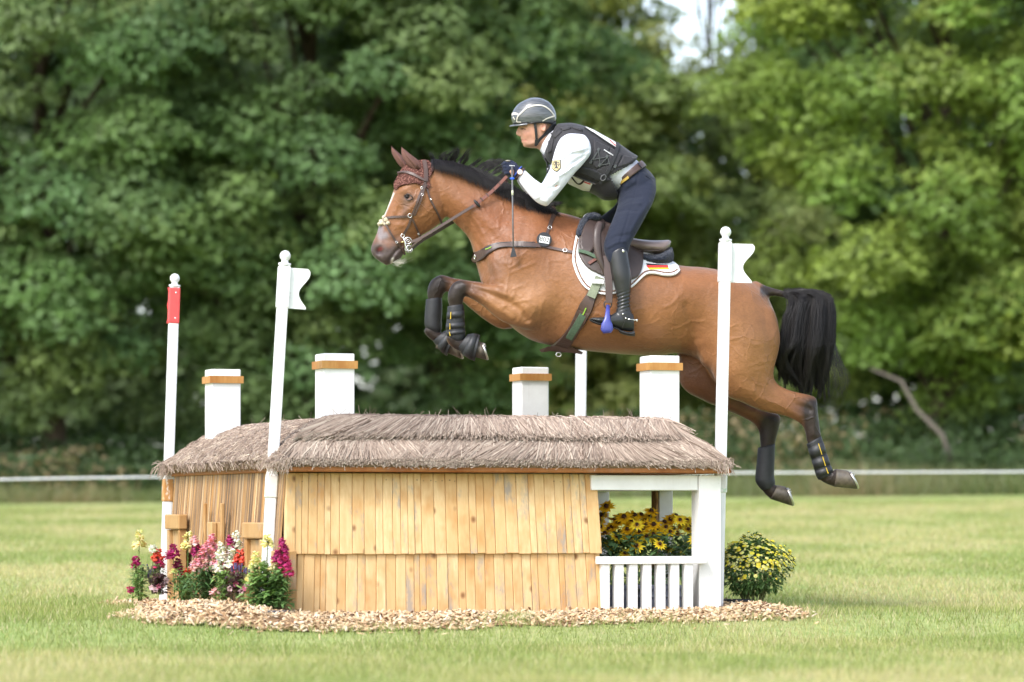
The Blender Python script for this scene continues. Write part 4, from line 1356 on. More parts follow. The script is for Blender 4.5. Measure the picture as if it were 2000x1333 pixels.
# ------------------------------------------------------------ hooves, eye, mane, tail, whiskers
HOOF = NT('hoof_horn')
HOOF.set(color=HOOF.ramp(HOOF.noise(24, 5, 0.6, HOOF.mapping((1, 1, 1))), [(0.3, (0.035, 0.028, 0.022)), (0.7, (0.13, 0.105, 0.075))]), rough=0.55)
STEEL = simple('worn_steel', (0.55, 0.53, 0.5), 0.32, 0.15, 60, metal=0.9)
def hoof(T0, B0, T1, B1, yl, shoe=True):
    q = [(lerp(T0[0], T1[0], f), lerp(T0[1], T1[1], f), lerp(B0[0], B1[0], f), lerp(B0[1], B1[1], f), lerp(0.036, 0.056, f ** 0.8), yl) for f in (0, 0.3, 0.65, 1.0)]
    v, f = loft(q, nseg=22, k=2, e=1.0)
    m_ = MB(); m_.add(v, f)
    ho = m_.build('hoof', HOOF.m, horse, smooth=False, bevel=0)
    for p in ho.data.polygons:
        p.use_smooth = len(p.vertices) == 4
    m_ = MB()
    a, b = PH(*T1, yl), PH(*B1, yl)
    d = (b - a); c = (a + b) / 2
    out = Vector((d.z, 0, -d.x)).normalized()
    if out.x < 0: out = -out
    pts = []
    for i in range(15):
        th = math.pi * (0.18 + 1.64 * i / 14)
        pts.append(c - d * 0.46 * math.cos(th - math.pi) * -1 + Vector((0, 0.05 * math.sin(th), 0)) + out * 0.004)
    m_.tube(pts, [(0.005, 0.009)] * 15, 6)
    sh = m_.build('shoe', STEEL, ho, smooth=True)
    for s_ in (0.25, 0.6):
        m_ = MB()
        q_ = a + d * (0.12 + s_ * 0.3) + Vector((0, -0.042, 0)) + out * 0.004
        m_.tube([q_, q_ + out * 0.014], [0.005, 0.0035], 8)
        m_.build('stud', STEEL, ho, smooth=True)
    return ho
hoof((1633, 916), (1629, 951), (1656, 920), (1675, 956), -0.15)
hoof((1518, 948), (1504, 975), (1534, 951), (1548, 989), 0.15)
hoof((908, 664), (898, 690), (940, 668), (951, 704), -0.15)
hoof((866, 655), (850, 680), (893, 664), (902, 702), 0.15)

EYE = NT('horse_eye'); EYE.set(color=(0.008, 0.005, 0.0045), rough=0.38, spec=0.2)
for sg in (-1, 1):
    p, n_ = hit(797, 385)
    c = p + Vector((0, 0.0035, 0))
    if sg == 1: c = flip(c)
    m_ = MB(); m_.ball(c, (0.020, 0.010, 0.0135), 16, 10)
    m_.build('eye', EYE.m, horse, smooth=True)
    m_ = MB()
    for up_, r_ in ((1, 0.0032), (-1, 0.0026)):
        pts = []
        for i in range(9):
            f = i / 8
            qx = lerp(789.0, 806.5, f); qy = 385.5 - up_ * 6.0 * math.sin(math.pi * f) - (1.5 - f * 3)
            h_, n_ = hit(qx, qy)
            h_ = h_ - Vector((0, 0.004, 0))
            pts.append(h_ if sg == -1 else flip(h_))
        m_.tube(pts, [r_ * 0.5] + [r_] * 7 + [r_ * 0.5], 6)
    m_.build('eyelid', simple('dark_skin', (0.05, 0.032, 0.027), 0.5), horse, smooth=True)

def hair_mat(name, c, rough=0.38):
    t = NT(name)
    t.set(color=t.mix(1.0, t.attr(), c, 'MULTIPLY'), rough=rough, spec=0.5)
    return t.m
BLACKH = hair_mat('black_hair', (1, 1, 1))
def strands(name, lines, mat, parent, **kw):
    """lines: list of (points list, radius, colour) -> three-sided tapering strands"""
    V = []; F = []; C = []
    for pts, r_, c in lines:
        n = len(pts); base = len(V)
        for i, p in enumerate(pts):
            t_ = (pts[min(i + 1, n - 1)] - pts[max(i - 1, 0)])
            t_ = t_.normalized() if t_.length > 1e-9 else Vector((0, 0, 1))
            a_ = t_.cross(Vector((0.2, -0.9, 0.3)))
            a_ = a_.normalized() if a_.length > 1e-6 else Vector((1, 0, 0))
            b_ = t_.cross(a_)
            rr = r_ * (1.0 - 0.85 * (i / (n - 1)) ** 2)
            for k in range(3):
                g_ = 2 * math.pi * k / 3
                V.append(p + a_ * (rr * math.cos(g_)) + b_ * (rr * math.sin(g_))); C.append(c)
        for i in range(n - 1):
            for k in range(3):
                F.append((base + i * 3 + k, base + i * 3 + (k + 1) % 3, base + (i + 1) * 3 + (k + 1) % 3, base + (i + 1) * 3 + k))
    return obj(name, fast_mesh(name, V, F, C, smooth=True), mat, parent, **kw)

def build_tail():
    rng = np.random.default_rng(5)
    L = []
    # rows of the fall of hair: root on the dock, over the arch, then down
    locks = []
    for k in range(95):                                   # locks: hairs that gather towards a common tip
        f = (k + rng.random()) / 95; yl = rng.normal(0, 0.030)
        ln = rng.uniform(0.62, 1.0) if rng.random() < 0.5 else rng.uniform(0.9, 1.06)
        d0 = np.array([lerp(1513, 1617, f) + rng.normal(0, 5), lerp(712, 708, f) + rng.normal(0, 8)])
        e0 = np.array([lerp(1534, 1602, f ** 0.9) + rng.normal(0, 9), lerp(748, 776, f) + rng.normal(0, 11)])
        locks.append((f, yl, ln, d0, e0, rng.uniform(0.6, 1.6)))
    for i in range(6800):
        f0, yl0, ln, d0, e0, sh0 = locks[rng.integers(len(locks))]
        f = min(1.0, max(0.0, f0 + rng.normal(0, 0.035)))
        yl = yl0 + rng.normal(0, 0.012)
        rx = lerp(1533, 1566, f ** 0.7) + rng.normal(0, 4); ry = 572 + rng.normal(0, 3)
        a = (lerp(1545, 1616, f ** 0.85) + rng.normal(0, 3), lerp(588, 587, f) - 12 * math.sin(math.pi * min(1, f * 0.8)) + rng.normal(0, 3))
        b = (lerp(1534, 1629, f) + rng.normal(0, 2.5), lerp(622, 613, f) + rng.normal(0, 4))
        c = (lerp(1524, 1627, f) + rng.normal(0, 2.5), 669.0)
        l2 = ln * rng.uniform(0.82, 1.03)
        jd = rng.normal(0, 2.6, 2); je = rng.normal(0, 1.6, 2)
        d = (lerp(c[0], d0[0] + jd[0], l2), lerp(c[1], d0[1] + jd[1], l2)); e = (lerp(d[0], e0[0] + je[0], l2), lerp(d[1], e0[1] + je[1], l2))
        pts = catmull([(rx, ry, yl * 0.4), (*a, yl), (*b, yl * 1.5), (*c, yl * 1.8), (*d, yl * 1.7), (*e, yl0 * 1.5)], 3)
        pts = [PH(p[0], p[1], p[2]) for p in pts]
        L.append((pts, rng.uniform(0.0006, 0.0014), np.array([0.0125, 0.0105, 0.010]) * sh0 * rng.uniform(0.7, 1.4)))
    for i in range(130):                                    # flyaway hairs
        x = rng.uniform(1600, 1630); k = rng.uniform(0.3, 1.0)
        pts = catmull([(x - 8, 600, 0), (x, 660, 0.02), (x + 18 * k, 705, 0.02), (x + 32 * k + rng.normal(0, 6), 745 + rng.normal(0, 8), 0.02), (x + 5 + rng.normal(0, 14), 778 + rng.normal(0, 14), 0.02), (x - 25 + rng.normal(0, 16), 795 + rng.normal(0, 12), 0.02)][:(6 if i % 3 == 0 else 4)], 4)
        L.append(([PH(*p) for p in pts], 0.00075, np.array([0.03, 0.026, 0.024])))
    strands('tail', L, BLACKH, horse)
build_tail()

def build_mane():
    rng = np.random.default_rng(8)
    crest = [(842, 319), (880, 324), (914, 336), (950, 354), (985, 370), (1020, 386), (1050, 399)]
    Q = resample(crest, 1.0)
    L = []
    n = len(Q)
    def add(x, y, pts2, w, yl0, k=4):
        p3 = [(x, y + 2, yl0)] + pts2
        q = catmull(p3, k)
        L.append(([PH(*p) for p in q], w * 0.72, np.array([0.012, 0.010, 0.010]) * rng.uniform(0.5, 1.9)))
    # short dense hair lying over the near side
    for i in range(2400):
        f = rng.random(); j = min(n - 1, int(f * n)); x, y = Q[j]
        ln = rng.uniform(8, 22) * (1.0 + 1.0 * f)
        dx = rng.normal(6 + 10 * f, 5)
        s_ = rng.uniform(-0.07, -0.02)
        add(x + rng.normal(0, 2), y - 1, [(x + dx * 0.4, y - rng.uniform(2, 9), s_ * 0.6), (x + dx * 0.9, y + ln * 0.25, s_ - 0.02), (x + dx * 1.3, y + ln * 0.9, s_ - 0.035 - 0.02 * f)], rng.uniform(0.0010, 0.0020), rng.normal(0, 0.012))
    # tufts thrown up by the movement
    tufts = [(848, 319, -6, 14), (858, 320, 10, 16), (866, 321, 16, 20), (876, 323, 20, 26), (884, 325, 12, 30), (892, 327, 26, 32), (900, 331, 18, 24), (908, 334, 34, 18), (920, 340, 52, 28), (930, 344, 54, 34), (940, 348, 50, 36), (950, 353, 46, 34), (960, 358, 40, 22), (970, 362, 30, 20)]
    for x, y, dx, up_ in tufts:
        cx = rng.normal(0, 3); hook = rng.uniform(-10, 12)
        for i in range(60):
            jx, jy = rng.normal(0, 3.2), rng.normal(0, 2.2)
            sc2 = rng.uniform(0.55, 1.05)
            add(x + rng.normal(0, 3), y, [(x + dx * 0.35 * sc2 + jx * 0.4, y - up_ * 0.55 * sc2 + jy * 0.5, -0.01), (x + dx * 0.8 * sc2 + cx + jx * 0.8, y - up_ * 0.95 * sc2 + jy, -0.02), (x + dx * 1.0 * sc2 + hook * 0.5 + jx, y - up_ * 1.0 * sc2 + jy - (8 if x < 915 else -6), -0.03)], rng.uniform(0.0010, 0.0019), rng.normal(0, 0.01))
    # long locks streaming back under the rider's hand
    for i in range(420):
        x = rng.uniform(900, 985); y = np.interp(x, Q[:, 0], Q[:, 1])
        ln = rng.uniform(30, 72)
        add(x, y, [(x + ln * 0.35, y + rng.normal(-6, 4) + ln * 0.08, -0.03), (x + ln * 0.75, y + rng.normal(2, 5) + ln * 0.28, -0.06), (x + ln, y + ln * 0.5 + rng.normal(2, 6), -0.085)], rng.uniform(0.0010, 0.0019), rng.normal(0, 0.012))
    for i in range(700):                                   # mane under the forearms, down to the withers
        x = rng.uniform(960, 1075); y = np.interp(x, Q[:, 0], Q[:, 1]) if x < 1050 else np.interp(x, [1050, 1090], [399, 415])
        add(x, y - 2, [(x + 4, y - 3, -0.03), (x + 12 + rng.normal(0, 4), y + 6, -0.075), (x + 18 + rng.normal(0, 6), y + 14 + rng.normal(0, 5), -0.10)], rng.uniform(0.0011, 0.0021), rng.normal(0, 0.012))
    for i in range(80):                                    # tuft at the withers behind the elbow
        x = rng.uniform(1062, 1080); y = 406
        add(x, y, [(x + 10, 398 + rng.normal(0, 2), -0.02), (x + 22 + rng.normal(0, 5), 397 + rng.normal(0, 3), -0.02)], 0.0014, rng.normal(0, 0.012))
    strands('mane', L, BLACKH, horse)
build_mane()

def build_whiskers():
    rng = np.random.default_rng(2)
    L = []
    for i in range(46):
        x, y = 768 + rng.normal(0, 5), 511 + rng.normal(0, 3)
        L.append(([PH(x, y, -0.02), PH(x + 10, y + 3 + rng.normal(0, 2), -0.02), PH(x + 18 + rng.normal(0, 6), y + rng.normal(0, 5), -0.025)], 0.0007, np.array([0.75, 0.7, 0.62])))
    for i in range(0):
        x, y = 735 + rng.uniform(-8, 20), 506 + rng.uniform(-3, 8)
        L.append(([PH(x, y, -0.03), PH(x - 4, y + 5, -0.035), PH(x - 6 + rng.normal(0, 2), y + 9, -0.04)], 0.0004, np.array([0.5, 0.45, 0.4])))
    strands('whiskers', L, BLACKH, horse, kind='stuff')
build_whiskers()
# ------------------------------------------------------------ tack
def leather(name, c, rough=0.42):
    t = NT(name)
    n = t.noise(90, 4, 0.6); b = t.noise(9, 3, 0.5)
    t.set(color=t.mix(t.ramp(b, [(0.35, 0.0), (0.7, 0.5)]), c, tuple(min(1, x * 1.7) for x in c)), rough=rough, spec=0.5)
    t.bump(n, 0.2, 0.002)
    return t.m
BROWN = leather('brown_leather', (0.062, 0.036, 0.029))
BLACKL = leather('black_leather', (0.018, 0.018, 0.019), 0.36)
TAN = leather('saddle_leather', (0.050, 0.033, 0.028), 0.40)
TAN2 = leather('seat_leather', (0.17, 0.125, 0.11), 0.35)
RED_L = leather('red_brown_leather', (0.14, 0.045, 0.03), 0.4)
GREEN = simple('green_elastic', (0.075, 0.12, 0.075), 0.8, 0.2, 120)
NAVYF = NT('navy_sheepskin')
NAVYF.set(color=NAVYF.ramp(NAVYF.noise(150, 3), [(0.3, (0.004, 0.006, 0.014)), (0.7, (0.020, 0.028, 0.055))]), rough=0.95, spec=0.15, sheen=0.25)
NAVYF.bump(NAVYF.noise(190, 3), 1.0, 0.012)
CREAM = NT('cream_sheepskin'); CREAM.set(color=CREAM.ramp(CREAM.noise(120, 3), [(0.3, (0.52, 0.43, 0.28)), (0.7, (0.80, 0.72, 0.55))]), rough=0.95); CREAM.bump(CREAM.noise(170, 3), 1.0, 0.01)
NICKEL = simple('polished_nickel', (0.72, 0.70, 0.68), 0.18, 0.05, 20, metal=1.0)
BRASS = simple('brass_alloy', (0.62, 0.50, 0.24), 0.25, 0.08, 20, metal=1.0)
RUB = simple('black_neoprene', (0.012, 0.0125, 0.0145), 0.55, 0.25, 60, bump=0.2)
RUB2 = simple('black_strap', (0.019, 0.020, 0.022), 0.5, 0.2, 80, bump=0.15)
YELL = simple('yellow_tab', (0.62, 0.42, 0.03), 0.6)

# ear bonnet
bt = NT('crochet_cotton')
w1 = bt.voronoi(100, vec=bt.mapping((1, 1, 1), (0, R(25), 0)))
bt.set(color=bt.ramp(w1, [(0.15, (0.235, 0.11, 0.088)), (0.6, (0.085, 0.034, 0.027))]), rough=0.9, spec=0.15)
bt.bump(w1, 0.9, 0.006)
EARF = simple('ear_jersey', (0.125, 0.055, 0.042), 0.8, 0.15, 25)
bonnet = thing('ear_bonnet', PH(806, 345), "red-brown crocheted ear bonnet on the horse's head", 'ear bonnet')
patch('cap', [(836, 315), (848, 327), (846, 338), (838, 349), (839, 362), (835, 372), (831, 360), (822, 361), (812, 357), (795, 360), (783, 363), (775, 371), (771, 371), (771, 358), (777, 347), (785, 333), (794, 322), (814, 316), (826, 314)], bt.m, bonnet, off=0.003, th=0.004, res=3.0, smooth=False)
C_, N_ = surf_line([(839, 362), (835, 371), (831, 361), (822, 361.5), (812, 358), (795, 360.5), (783, 363.5), (775, 371)], 0.006, 2.0)
for side in (0, 1):
    q = [c + N_[i] * 0.002 * math.sin(i * 1.9) + Vector((0, 0, 0.002 * math.cos(i * 1.9))) for i, c in enumerate(C_)]
    mb = MB(); mb.tube([c if side == 0 else flip(c) for c in q], 0.0042, 6)
    mb.build('scalloped_hem', bt.m, bonnet, smooth=True)
for sg, st in ((-1, [(783.2, 287, 784.5, 288.5, 0.002), (791, 293, 783.6, 296, 0.010), (802, 302, 785.5, 307, 0.017), (814, 311, 791, 317, 0.022), (821, 319, 798, 325, 0.023), (824, 328, 808, 333, 0.018)]),
               (1, [(764, 285.5, 765, 287, 0.002), (771, 292, 764.5, 295, 0.010), (780, 300, 767, 304, 0.017), (789, 309, 774, 316, 0.022), (795, 319, 781, 325, 0.022), (802, 328, 791, 333, 0.018)])):
    v, f = loft([(*x, sg * 0.052) for x in st], nseg=18, k=4)
    v = [Vector(p) for p in v]
    m_ = MB(); m_.add(v, f)
    m_.build('ear_cover', EARF, bonnet, smooth=True)
    # the open, shaded inside of the ear
    C0 = [PH(lerp(a[0], a[2], 0.42), lerp(a[1], a[3], 0.42), sg * 0.052 - a[4] * 0.97) for a in st[1:]]
    m_ = MB(); m_.tube([PH(st[0][0], st[0][1], sg * 0.052)] + C0, [0.0008, 0.0035, 0.0075, 0.011, 0.011, 0.006], 8)
    m_.build('ear_seam', EARF, bonnet, smooth=True)

# bridle
bridle = thing('bridle', PH(800, 420), "brown leather bridle with crossed noseband on the horse's head", 'bridle')
strap('headpiece', [(828, 314), (830.5, 328), (831.5, 342), (831, 356)], 0.024, BROWN, bridle, off=0.009, th=0.005)
strap('browband', [(776, 339), (784, 337.5), (795, 339), (806, 342), (818, 348.5), (831, 355)], [0.013, 0.015, 0.016, 0.015, 0.013], BROWN, bridle, off=0.009, th=0.006)
strap('cheekpiece', [(831, 355), (825, 370), (819, 385), (812, 404), (806, 419), (799, 439), (789, 457)], 0.0135, BROWN, bridle, off=0.005, th=0.005)
strap('noseband_cheekpiece', [(831, 362), (826, 378), (821, 394), (815, 410), (810, 421)], 0.010, BROWN, bridle, off=0.011, th=0.004)
strap('throatlatch', [(832, 360), (838, 385), (847, 404), (855, 419), (862, 436)], 0.0105, BROWN, bridle, off=0.004, th=0.004)
strap('noseband', [(801, 423), (788, 423.5), (770, 424.5), (752, 427)], 0.0125, BROWN, bridle, off=0.004, th=0.005)
strap('lower_noseband', [(750, 430), (761, 452), (774, 473), (784, 486), (790, 497)], 0.012, BROWN, bridle, off=0.004, th=0.005)
strap('jaw_strap', [(806, 428), (814, 447), (820, 461)], 0.0105, BROWN, bridle, off=0.004, th=0.004)
mb = MB()
for (x, y, r_) in ((747, 436, 0.014), (744, 433, 0.012), (741, 438, 0.011), (754, 430, 0.014), (758, 436, 0.012), (750, 425, 0.012), (752, 438, 0.009)):
    p, n_ = hit(max(x, 746), y)
    p = P(x, y, p.y if p is not None else YH - 0.02)
    mb.ball(p + Vector((0, -0.002, 0)), (r_, r_ * 1.2, r_), 10, 8)
    mb.ball(flip(p), (r_, r_ * 1.2, r_), 10, 8)
mb.build('nose_pad', CREAM.m, bridle, smooth=True)
def ring(name, px, py, r_, th, mat, parent, off=0.010, el=1.0):
    for sg in (0, 1):
        p, n_ = hit(px, py)
        if p is None: p, n_ = PH(px, py, -0.05), Vector((0, -1, 0))
        p = p + n_ * off
        n_ = Vector((n_.x * 0.3, n_.y, n_.z * 0.3)).normalized()
        a_ = n_.cross(Vector((0, 0, 1))).normalized(); b_ = n_.cross(a_)
        m_ = MB(); m_.torus(p, a_, b_, r_, r_ * el, th, 18, 6)
        if sg:
            m_.v = [flip(v) for v in m_.v]
        m_.build(name, mat, parent, smooth=True)
ring('noseband_ring', 801.5, 421, 0.0105, 0.0022, NICKEL, bridle)
bitp = MB()
for sg in (0, 1):
    m_ = MB()
    base = hit(795, 468)[0] + Vector((0, -0.018, 0))
    q = lambda x, y: P(x, y, base.y)
    xa, za = Vector((1, 0, 0)), Vector((0, 0, 1))
    m_.torus(q(786.5, 461), xa, za, 0.0095, 0.0095, 0.0026, 16, 6)
    m_.torus(q(797, 470.5), xa, za, 0.0175, 0.0175, 0.0030, 22, 6)
    m_.torus(q(797, 470.5), xa, za, 0.007, 0.007, 0.0022, 12, 6)
    m_.torus(q(799, 485), xa, za, 0.0145, 0.0145, 0.0028, 20, 6)
    m_.torus(q(794, 487), xa, za, 0.008, 0.008, 0.002, 12, 6)
    m_.tube([q(787, 463), q(791, 472), q(792, 484), q(793, 488)], [0.004, 0.005, 0.0045, 0.003], 8)
    if sg: m_.v = [flip(v) for v in m_.v]
    m_.build('bit_cheek', NICKEL, bridle, smooth=True)
    m_ = MB(); m_.tube([q(783, 474), q(790, 472)], [0.004, 0.006], 8)
    if sg: m_.v = [flip(v) for v in m_.v]
    m_.build('mouthpiece', BRASS, bridle, smooth=True)
for (x, y, w_, h_) in ((824, 368, 0.010, 0.012), (825, 382, 0.009, 0.012), (840.5, 390, 0.007, 0.008), (775, 474, 0.010, 0.009), (817, 456, 0.008, 0.008)):
    p, n_ = hit(x, y); n_ = (n_ + Vector((0, -0.6, 0))).normalized()
    a_ = n_.cross(Vector((0.35, 0, 1))).normalized(); b_ = n_.cross(a_)
    m_ = MB(); m_.torus(p + n_ * 0.014, a_, b_, w_ / 1.6, h_ / 1.6, 0.0016, 10, 5)
    m_.build('buckle', NICKEL, bridle, smooth=True)
# reins: from the bit to the rider's hands, on both sides of the neck
RX = [(803, 473), (826, 463), (880, 430), (925, 402.5), (960, 375), (990, 345)]
RY = [-0.075, -0.090, -0.105, -0.118, -0.125, -0.118]
def rein(name, pts, ys, w, mat, sg):
    q = catmull([(x, y, l) for (x, y), l in zip(pts, ys)], 6)
    C = [PH(a[0], a[1], a[2]) for a in q]
    if sg: C = [flip(c) for c in C]
    m_ = MB(); ribbon(m_, C, [Vector((0, 1 if sg else -1, 0.15))] * len(C), w, 0.004)
    return m_.build(name, mat, bridle)
for sg in (0, 1):
    rn = rein('rein', RX[:4], RY[:4], 0.0165, BROWN, sg)
    rein('rein_grip', RX[3:], RY[3:], 0.0185, RED_L, sg)
    rein('curb_rein', [(800, 487), (812, 475), (824, 466)], [-0.075, -0.085, -0.094], 0.010, BROWN, sg)
    for (x, y) in ((941, 390), (952, 381), (965, 371), (976, 360)):
        l = -0.124
        c = PH(x, y, l) if not sg else flip(PH(x, y, l))
        m_ = MB(); d_ = Vector((0.75, 0, 0.62)).normalized()
        m_.box(c, d_, Vector((0, 1, 0)), d_.cross(Vector((0, 1, 0))), 0.003, 0.006, 0.013)
        m_.build('rein_stop', BROWN, rn, bevel=0.001, seg=1)
    c = PH(931.5, 398, -0.122) if not sg else flip(PH(931.5, 398, -0.122))
    m_ = MB(); d_ = Vector((0.75, 0, 0.62)).normalized()
    m_.ball(c, (0.009, 0.012, 0.027), 12, 8, (d_, Vector((0, 1, 0)), d_.cross(Vector((0, 1, 0)))))
    m_.build('martingale_stop', BLACKL, rn, smooth=True)

# breastplate
bp = thing('breastplate', PH(990, 490), "dark leather breastplate with round number badge on the horse's chest", 'breastplate')
strap('chest_strap', [(923, 500), (928, 503), (942, 498), (960, 486), (978, 480.5), (1005, 478.7), (1030, 479), (1055, 481)], [0.056, 0.058, 0.050, 0.036, 0.028, 0.026, 0.025, 0.024], BROWN, bp, off=0.004, th=0.009)
strap('chest_strap_piping', [(945, 488), (962, 481), (980, 476), (1005, 474.6), (1045, 475.5)], 0.004, BLACKL, bp, off=0.010, th=0.004)
strap('chest_strap_piping', [(938, 509), (952, 499), (968, 487.5), (985, 484), (1005, 483), (1045, 484.5)], 0.004, BLACKL, bp, off=0.010, th=0.004)
strap('logo_tab', [(951, 488.5), (961, 485)], 0.005, simple('green_logo', (0.25, 0.45, 0.05), 0.5), bp, off=0.013, th=0.003, mirror=False)
m_ = MB(); p, n_ = hit(932, 501.5); p = p + n_ * 0.015
a_ = n_.cross(Vector((0, 0, 1))).normalized(); m_.torus(p, a_, n_.cross(a_), 0.008, 0.013, 0.0028, 16, 6)
m_.build('chest_ring', NICKEL, bp, smooth=True)
strap('girth_strap', [(1055, 481), (1075, 485), (1102, 490.6), (1131, 496)], 0.0165, BROWN, bp, off=0.004, th=0.005)
strap('elastic_insert', [(1129, 495.5), (1148, 501), (1170, 512)], 0.020, GREEN, bp, off=0.036, th=0.004)
strap('wither_strap', [(1079, 403), (1083, 412), (1080, 424), (1074, 440), (1066, 462)], [0.022, 0.024, 0.022, 0.016, 0.016], BROWN, bp, off=0.003, th=0.005)
for (x, y) in ((1073, 447), (1104, 490.5)):
    p, n_ = hit(x, y); p = p + n_ * 0.011
    a_ = n_.cross(Vector((0.25, 0, 1))).normalized(); m_ = MB(); m_.torus(p, a_, n_.cross(a_), 0.011, 0.011, 0.002, 12, 5)
    m_.build('buckle', NICKEL, bp, smooth=True)
p, n_ = hit(1061.7, 470.5); p = p + n_ * 0.012
nb = (n_ + Vector((0, -1.2, 0))).normalized()
a_ = Vector((0, 0, 1)).cross(nb).normalized(); b_ = nb.cross(a_)
if b_.z < 0: a_, b_ = -a_, -b_
m_ = MB(); m_.tube([p, p + nb * 0.008], [0.0405, 0.0405], 28)
badge = m_.build('number_badge', BLACKL, bp, bevel=0.0015, seg=1)
rot_ = R(10); ar = a_ * math.cos(rot_) - b_ * math.sin(rot_); br = a_ * math.sin(rot_) + b_ * math.cos(rot_)
m_ = MB(); m_.box(p + nb * 0.009 + a_ * 0.001 - b_ * 0.002, ar, br, nb, 0.027, 0.0185, 0.0012)
m_.build('number_card', simple('white_card', (0.78, 0.78, 0.77), 0.6, 0.03), badge)
def text_mesh(txt, size, origin, ax, ay, az, depth=0.0006, name='lettering', shear=0.0, offset=0.0):
    cu = bpy.data.curves.new('txt', 'FONT'); cu.body = txt; cu.size = size; cu.align_x = 'CENTER'; cu.align_y = 'CENTER'
    cu.extrude = depth; cu.shear = shear; cu.offset = offset; cu.resolution_u = 3
    o = bpy.data.objects.new('txt', cu); COL.objects.link(o)
    dg = bpy.context.evaluated_depsgraph_get(); dg.update()
    me = bpy.data.meshes.new_from_object(o.evaluated_get(dg)); me.name = name
    bpy.data.objects.remove(o); bpy.data.curves.remove(cu)
    for v in me.vertices:
        v.co = origin + ax * v.co.x + ay * v.co.y + az * v.co.z
    return me
INK = simple('black_ink', (0.02, 0.02, 0.02), 0.6)
obj('number', text_mesh('802', 0.036, p + nb * 0.0106 + a_ * 0.001 - b_ * 0.002, ar, br, nb), INK, badge)

# saddle pad with rope edging
pad_t = NT('quilted_cotton')
qa = pad_t.mapping((1, 1, 1), (0, R(45), 0))
qv = pad_t.voronoi(26, vec=qa, rand=0.0)
pad_t.set(color=(0.80, 0.80, 0.81), rough=0.85, spec=0.2)
pad_t.bump(qv, 0.5, 0.02)
padob = thing('saddle_pad', PH(1220, 500), 'white quilted saddle pad with striped edge under the saddle', 'saddle pad')
PADP = [(1146, 421), (1136, 430), (1126, 462), (1120, 494), (1120.5, 514), (1131, 543), (1148, 565), (1177, 574.5), (1203, 573), (1232, 562.5), (1251, 545.6), (1262, 537), (1280, 537), (1299, 541), (1318, 539.6), (1326, 532), (1323, 523), (1311, 515), (1280, 503.5), (1230, 480), (1180, 451)]
PT = patch('pad', PADP, pad_t.m, padob, off=0.007, th=0.008, res=5.0)
rope_t = NT('striped_rope')
rw = rope_t.wave(28, rope_t.mapping((1, 1, 1), (0, R(38), 0)), 0.0)
rope_t.set(color=rope_t.ramp(rw, [(0.0, (0.03, 0.02, 0.02)), (0.34, (0.5, 0.05, 0.05)), (0.55, (0.70, 0.55, 0.30)), (0.78, (0.03, 0.02, 0.02))], 'CONSTANT'), rough=0.8)
INN = [(1128, 470), (1123.5, 494), (1124.5, 513), (1134.5, 541), (1150, 562), (1177.5, 571), (1202, 569.5), (1230, 559.5), (1248.5, 543), (1260.5, 533.5), (1280, 533.3), (1299, 537), (1316, 536), (1322, 531)]
strap('rope_edging', INN, 0.008, rope_t.m, padob, off=0.015, th=0.004)
strap('binding', [(1126, 462), (1120, 494), (1120.5, 514), (1131, 543), (1148, 565), (1177, 574.5), (1203, 573), (1232, 562.5), (1251, 545.6), (1262, 537), (1280, 537), (1299, 541), (1318, 539.6), (1326, 532)], 0.010, simple('white_binding', (0.82, 0.82, 0.83), 0.7, 0.03), padob, off=0.009, th=0.010)
for nm, c, poly in (('flag_stripe', (0.02, 0.02, 0.02), [(1260, 519), (1302, 523), (1304, 526), (1262, 522)]), ('flag_stripe', (0.72, 0.04, 0.04), [(1261, 522.5), (1303, 524), (1304.5, 528), (1264, 527)]), ('flag_stripe', (0.85, 0.58, 0.03), [(1264, 527.3), (1304.5, 528.3), (1306, 531), (1268, 530.5)])):
    patch(nm, poly, simple('flag_cloth', c, 0.8, 0.05), padob, off=0.0160, th=0.0012, res=2.5, smooth=False, mirror=False, blur=1)
patch('white_loop', [(1155, 549), (1181, 551), (1181, 560), (1155, 558)], simple('white_web', (0.78, 0.78, 0.78), 0.7, 0.03), padob, off=0.040, th=0.003, res=4, smooth=False, mirror=False)

# saddle
saddle = thing('saddle', PH(1220, 490), 'dark brown jumping saddle with navy sheepskin under the rider', 'saddle')
patch('flap', [(1150, 436), (1138, 447), (1131, 465), (1129, 485), (1131, 503), (1146, 525), (1172, 539), (1205, 551), (1232, 550), (1248, 540), (1254, 516), (1249, 484), (1225, 474), (1190, 446)], TAN, saddle, off=0.018, th=0.009, res=5)
patch('front_block', [(1152, 437), (1140, 449), (1134, 467), (1133, 487), (1138, 500), (1150, 503), (1160, 490), (1168, 465), (1176, 445), (1166, 438)], TAN, saddle, off=0.028, th=0.010, res=4)
for sg in (0, 1):
    q = catmull([(1172, 436, -0.30), (1167, 452, -0.335), (1166.5, 475, -0.355), (1170, 500, -0.362), (1177, 522, -0.362), (1181, 536, -0.355)], 4)
    C = [PH(*a) for a in q]
    if sg: C = [flip(c) for c in C]
    m_ = MB(); m_.tube(C, [(0.014, 0.012 + 0.011 * math.sin(math.pi * min(1, 0.15 + i / len(C)))) for i in range(len(C))], 12)
    m_.build('knee_block', TAN, saddle, smooth=True)
v, f = loft([(1152, 431, 1156, 446, 0.045), (1165, 430, 1168, 455, 0.075), (1182, 441, 1184, 470, 0.11), (1210, 458, 1210, 488, 0.14), (1240, 467.5, 1240, 497, 0.175), (1270, 471, 1270, 502, 0.195), (1295, 470.5, 1292, 505, 0.185), (1307, 470, 1302, 494, 0.15), (1311, 473, 1306, 486, 0.10)], nseg=32, k=4, e=0.8)
seat_me = remesh([(v, f)], 0.008, 3, 0.4, 'seat')
obj('seat', seat_me, TAN2, saddle)
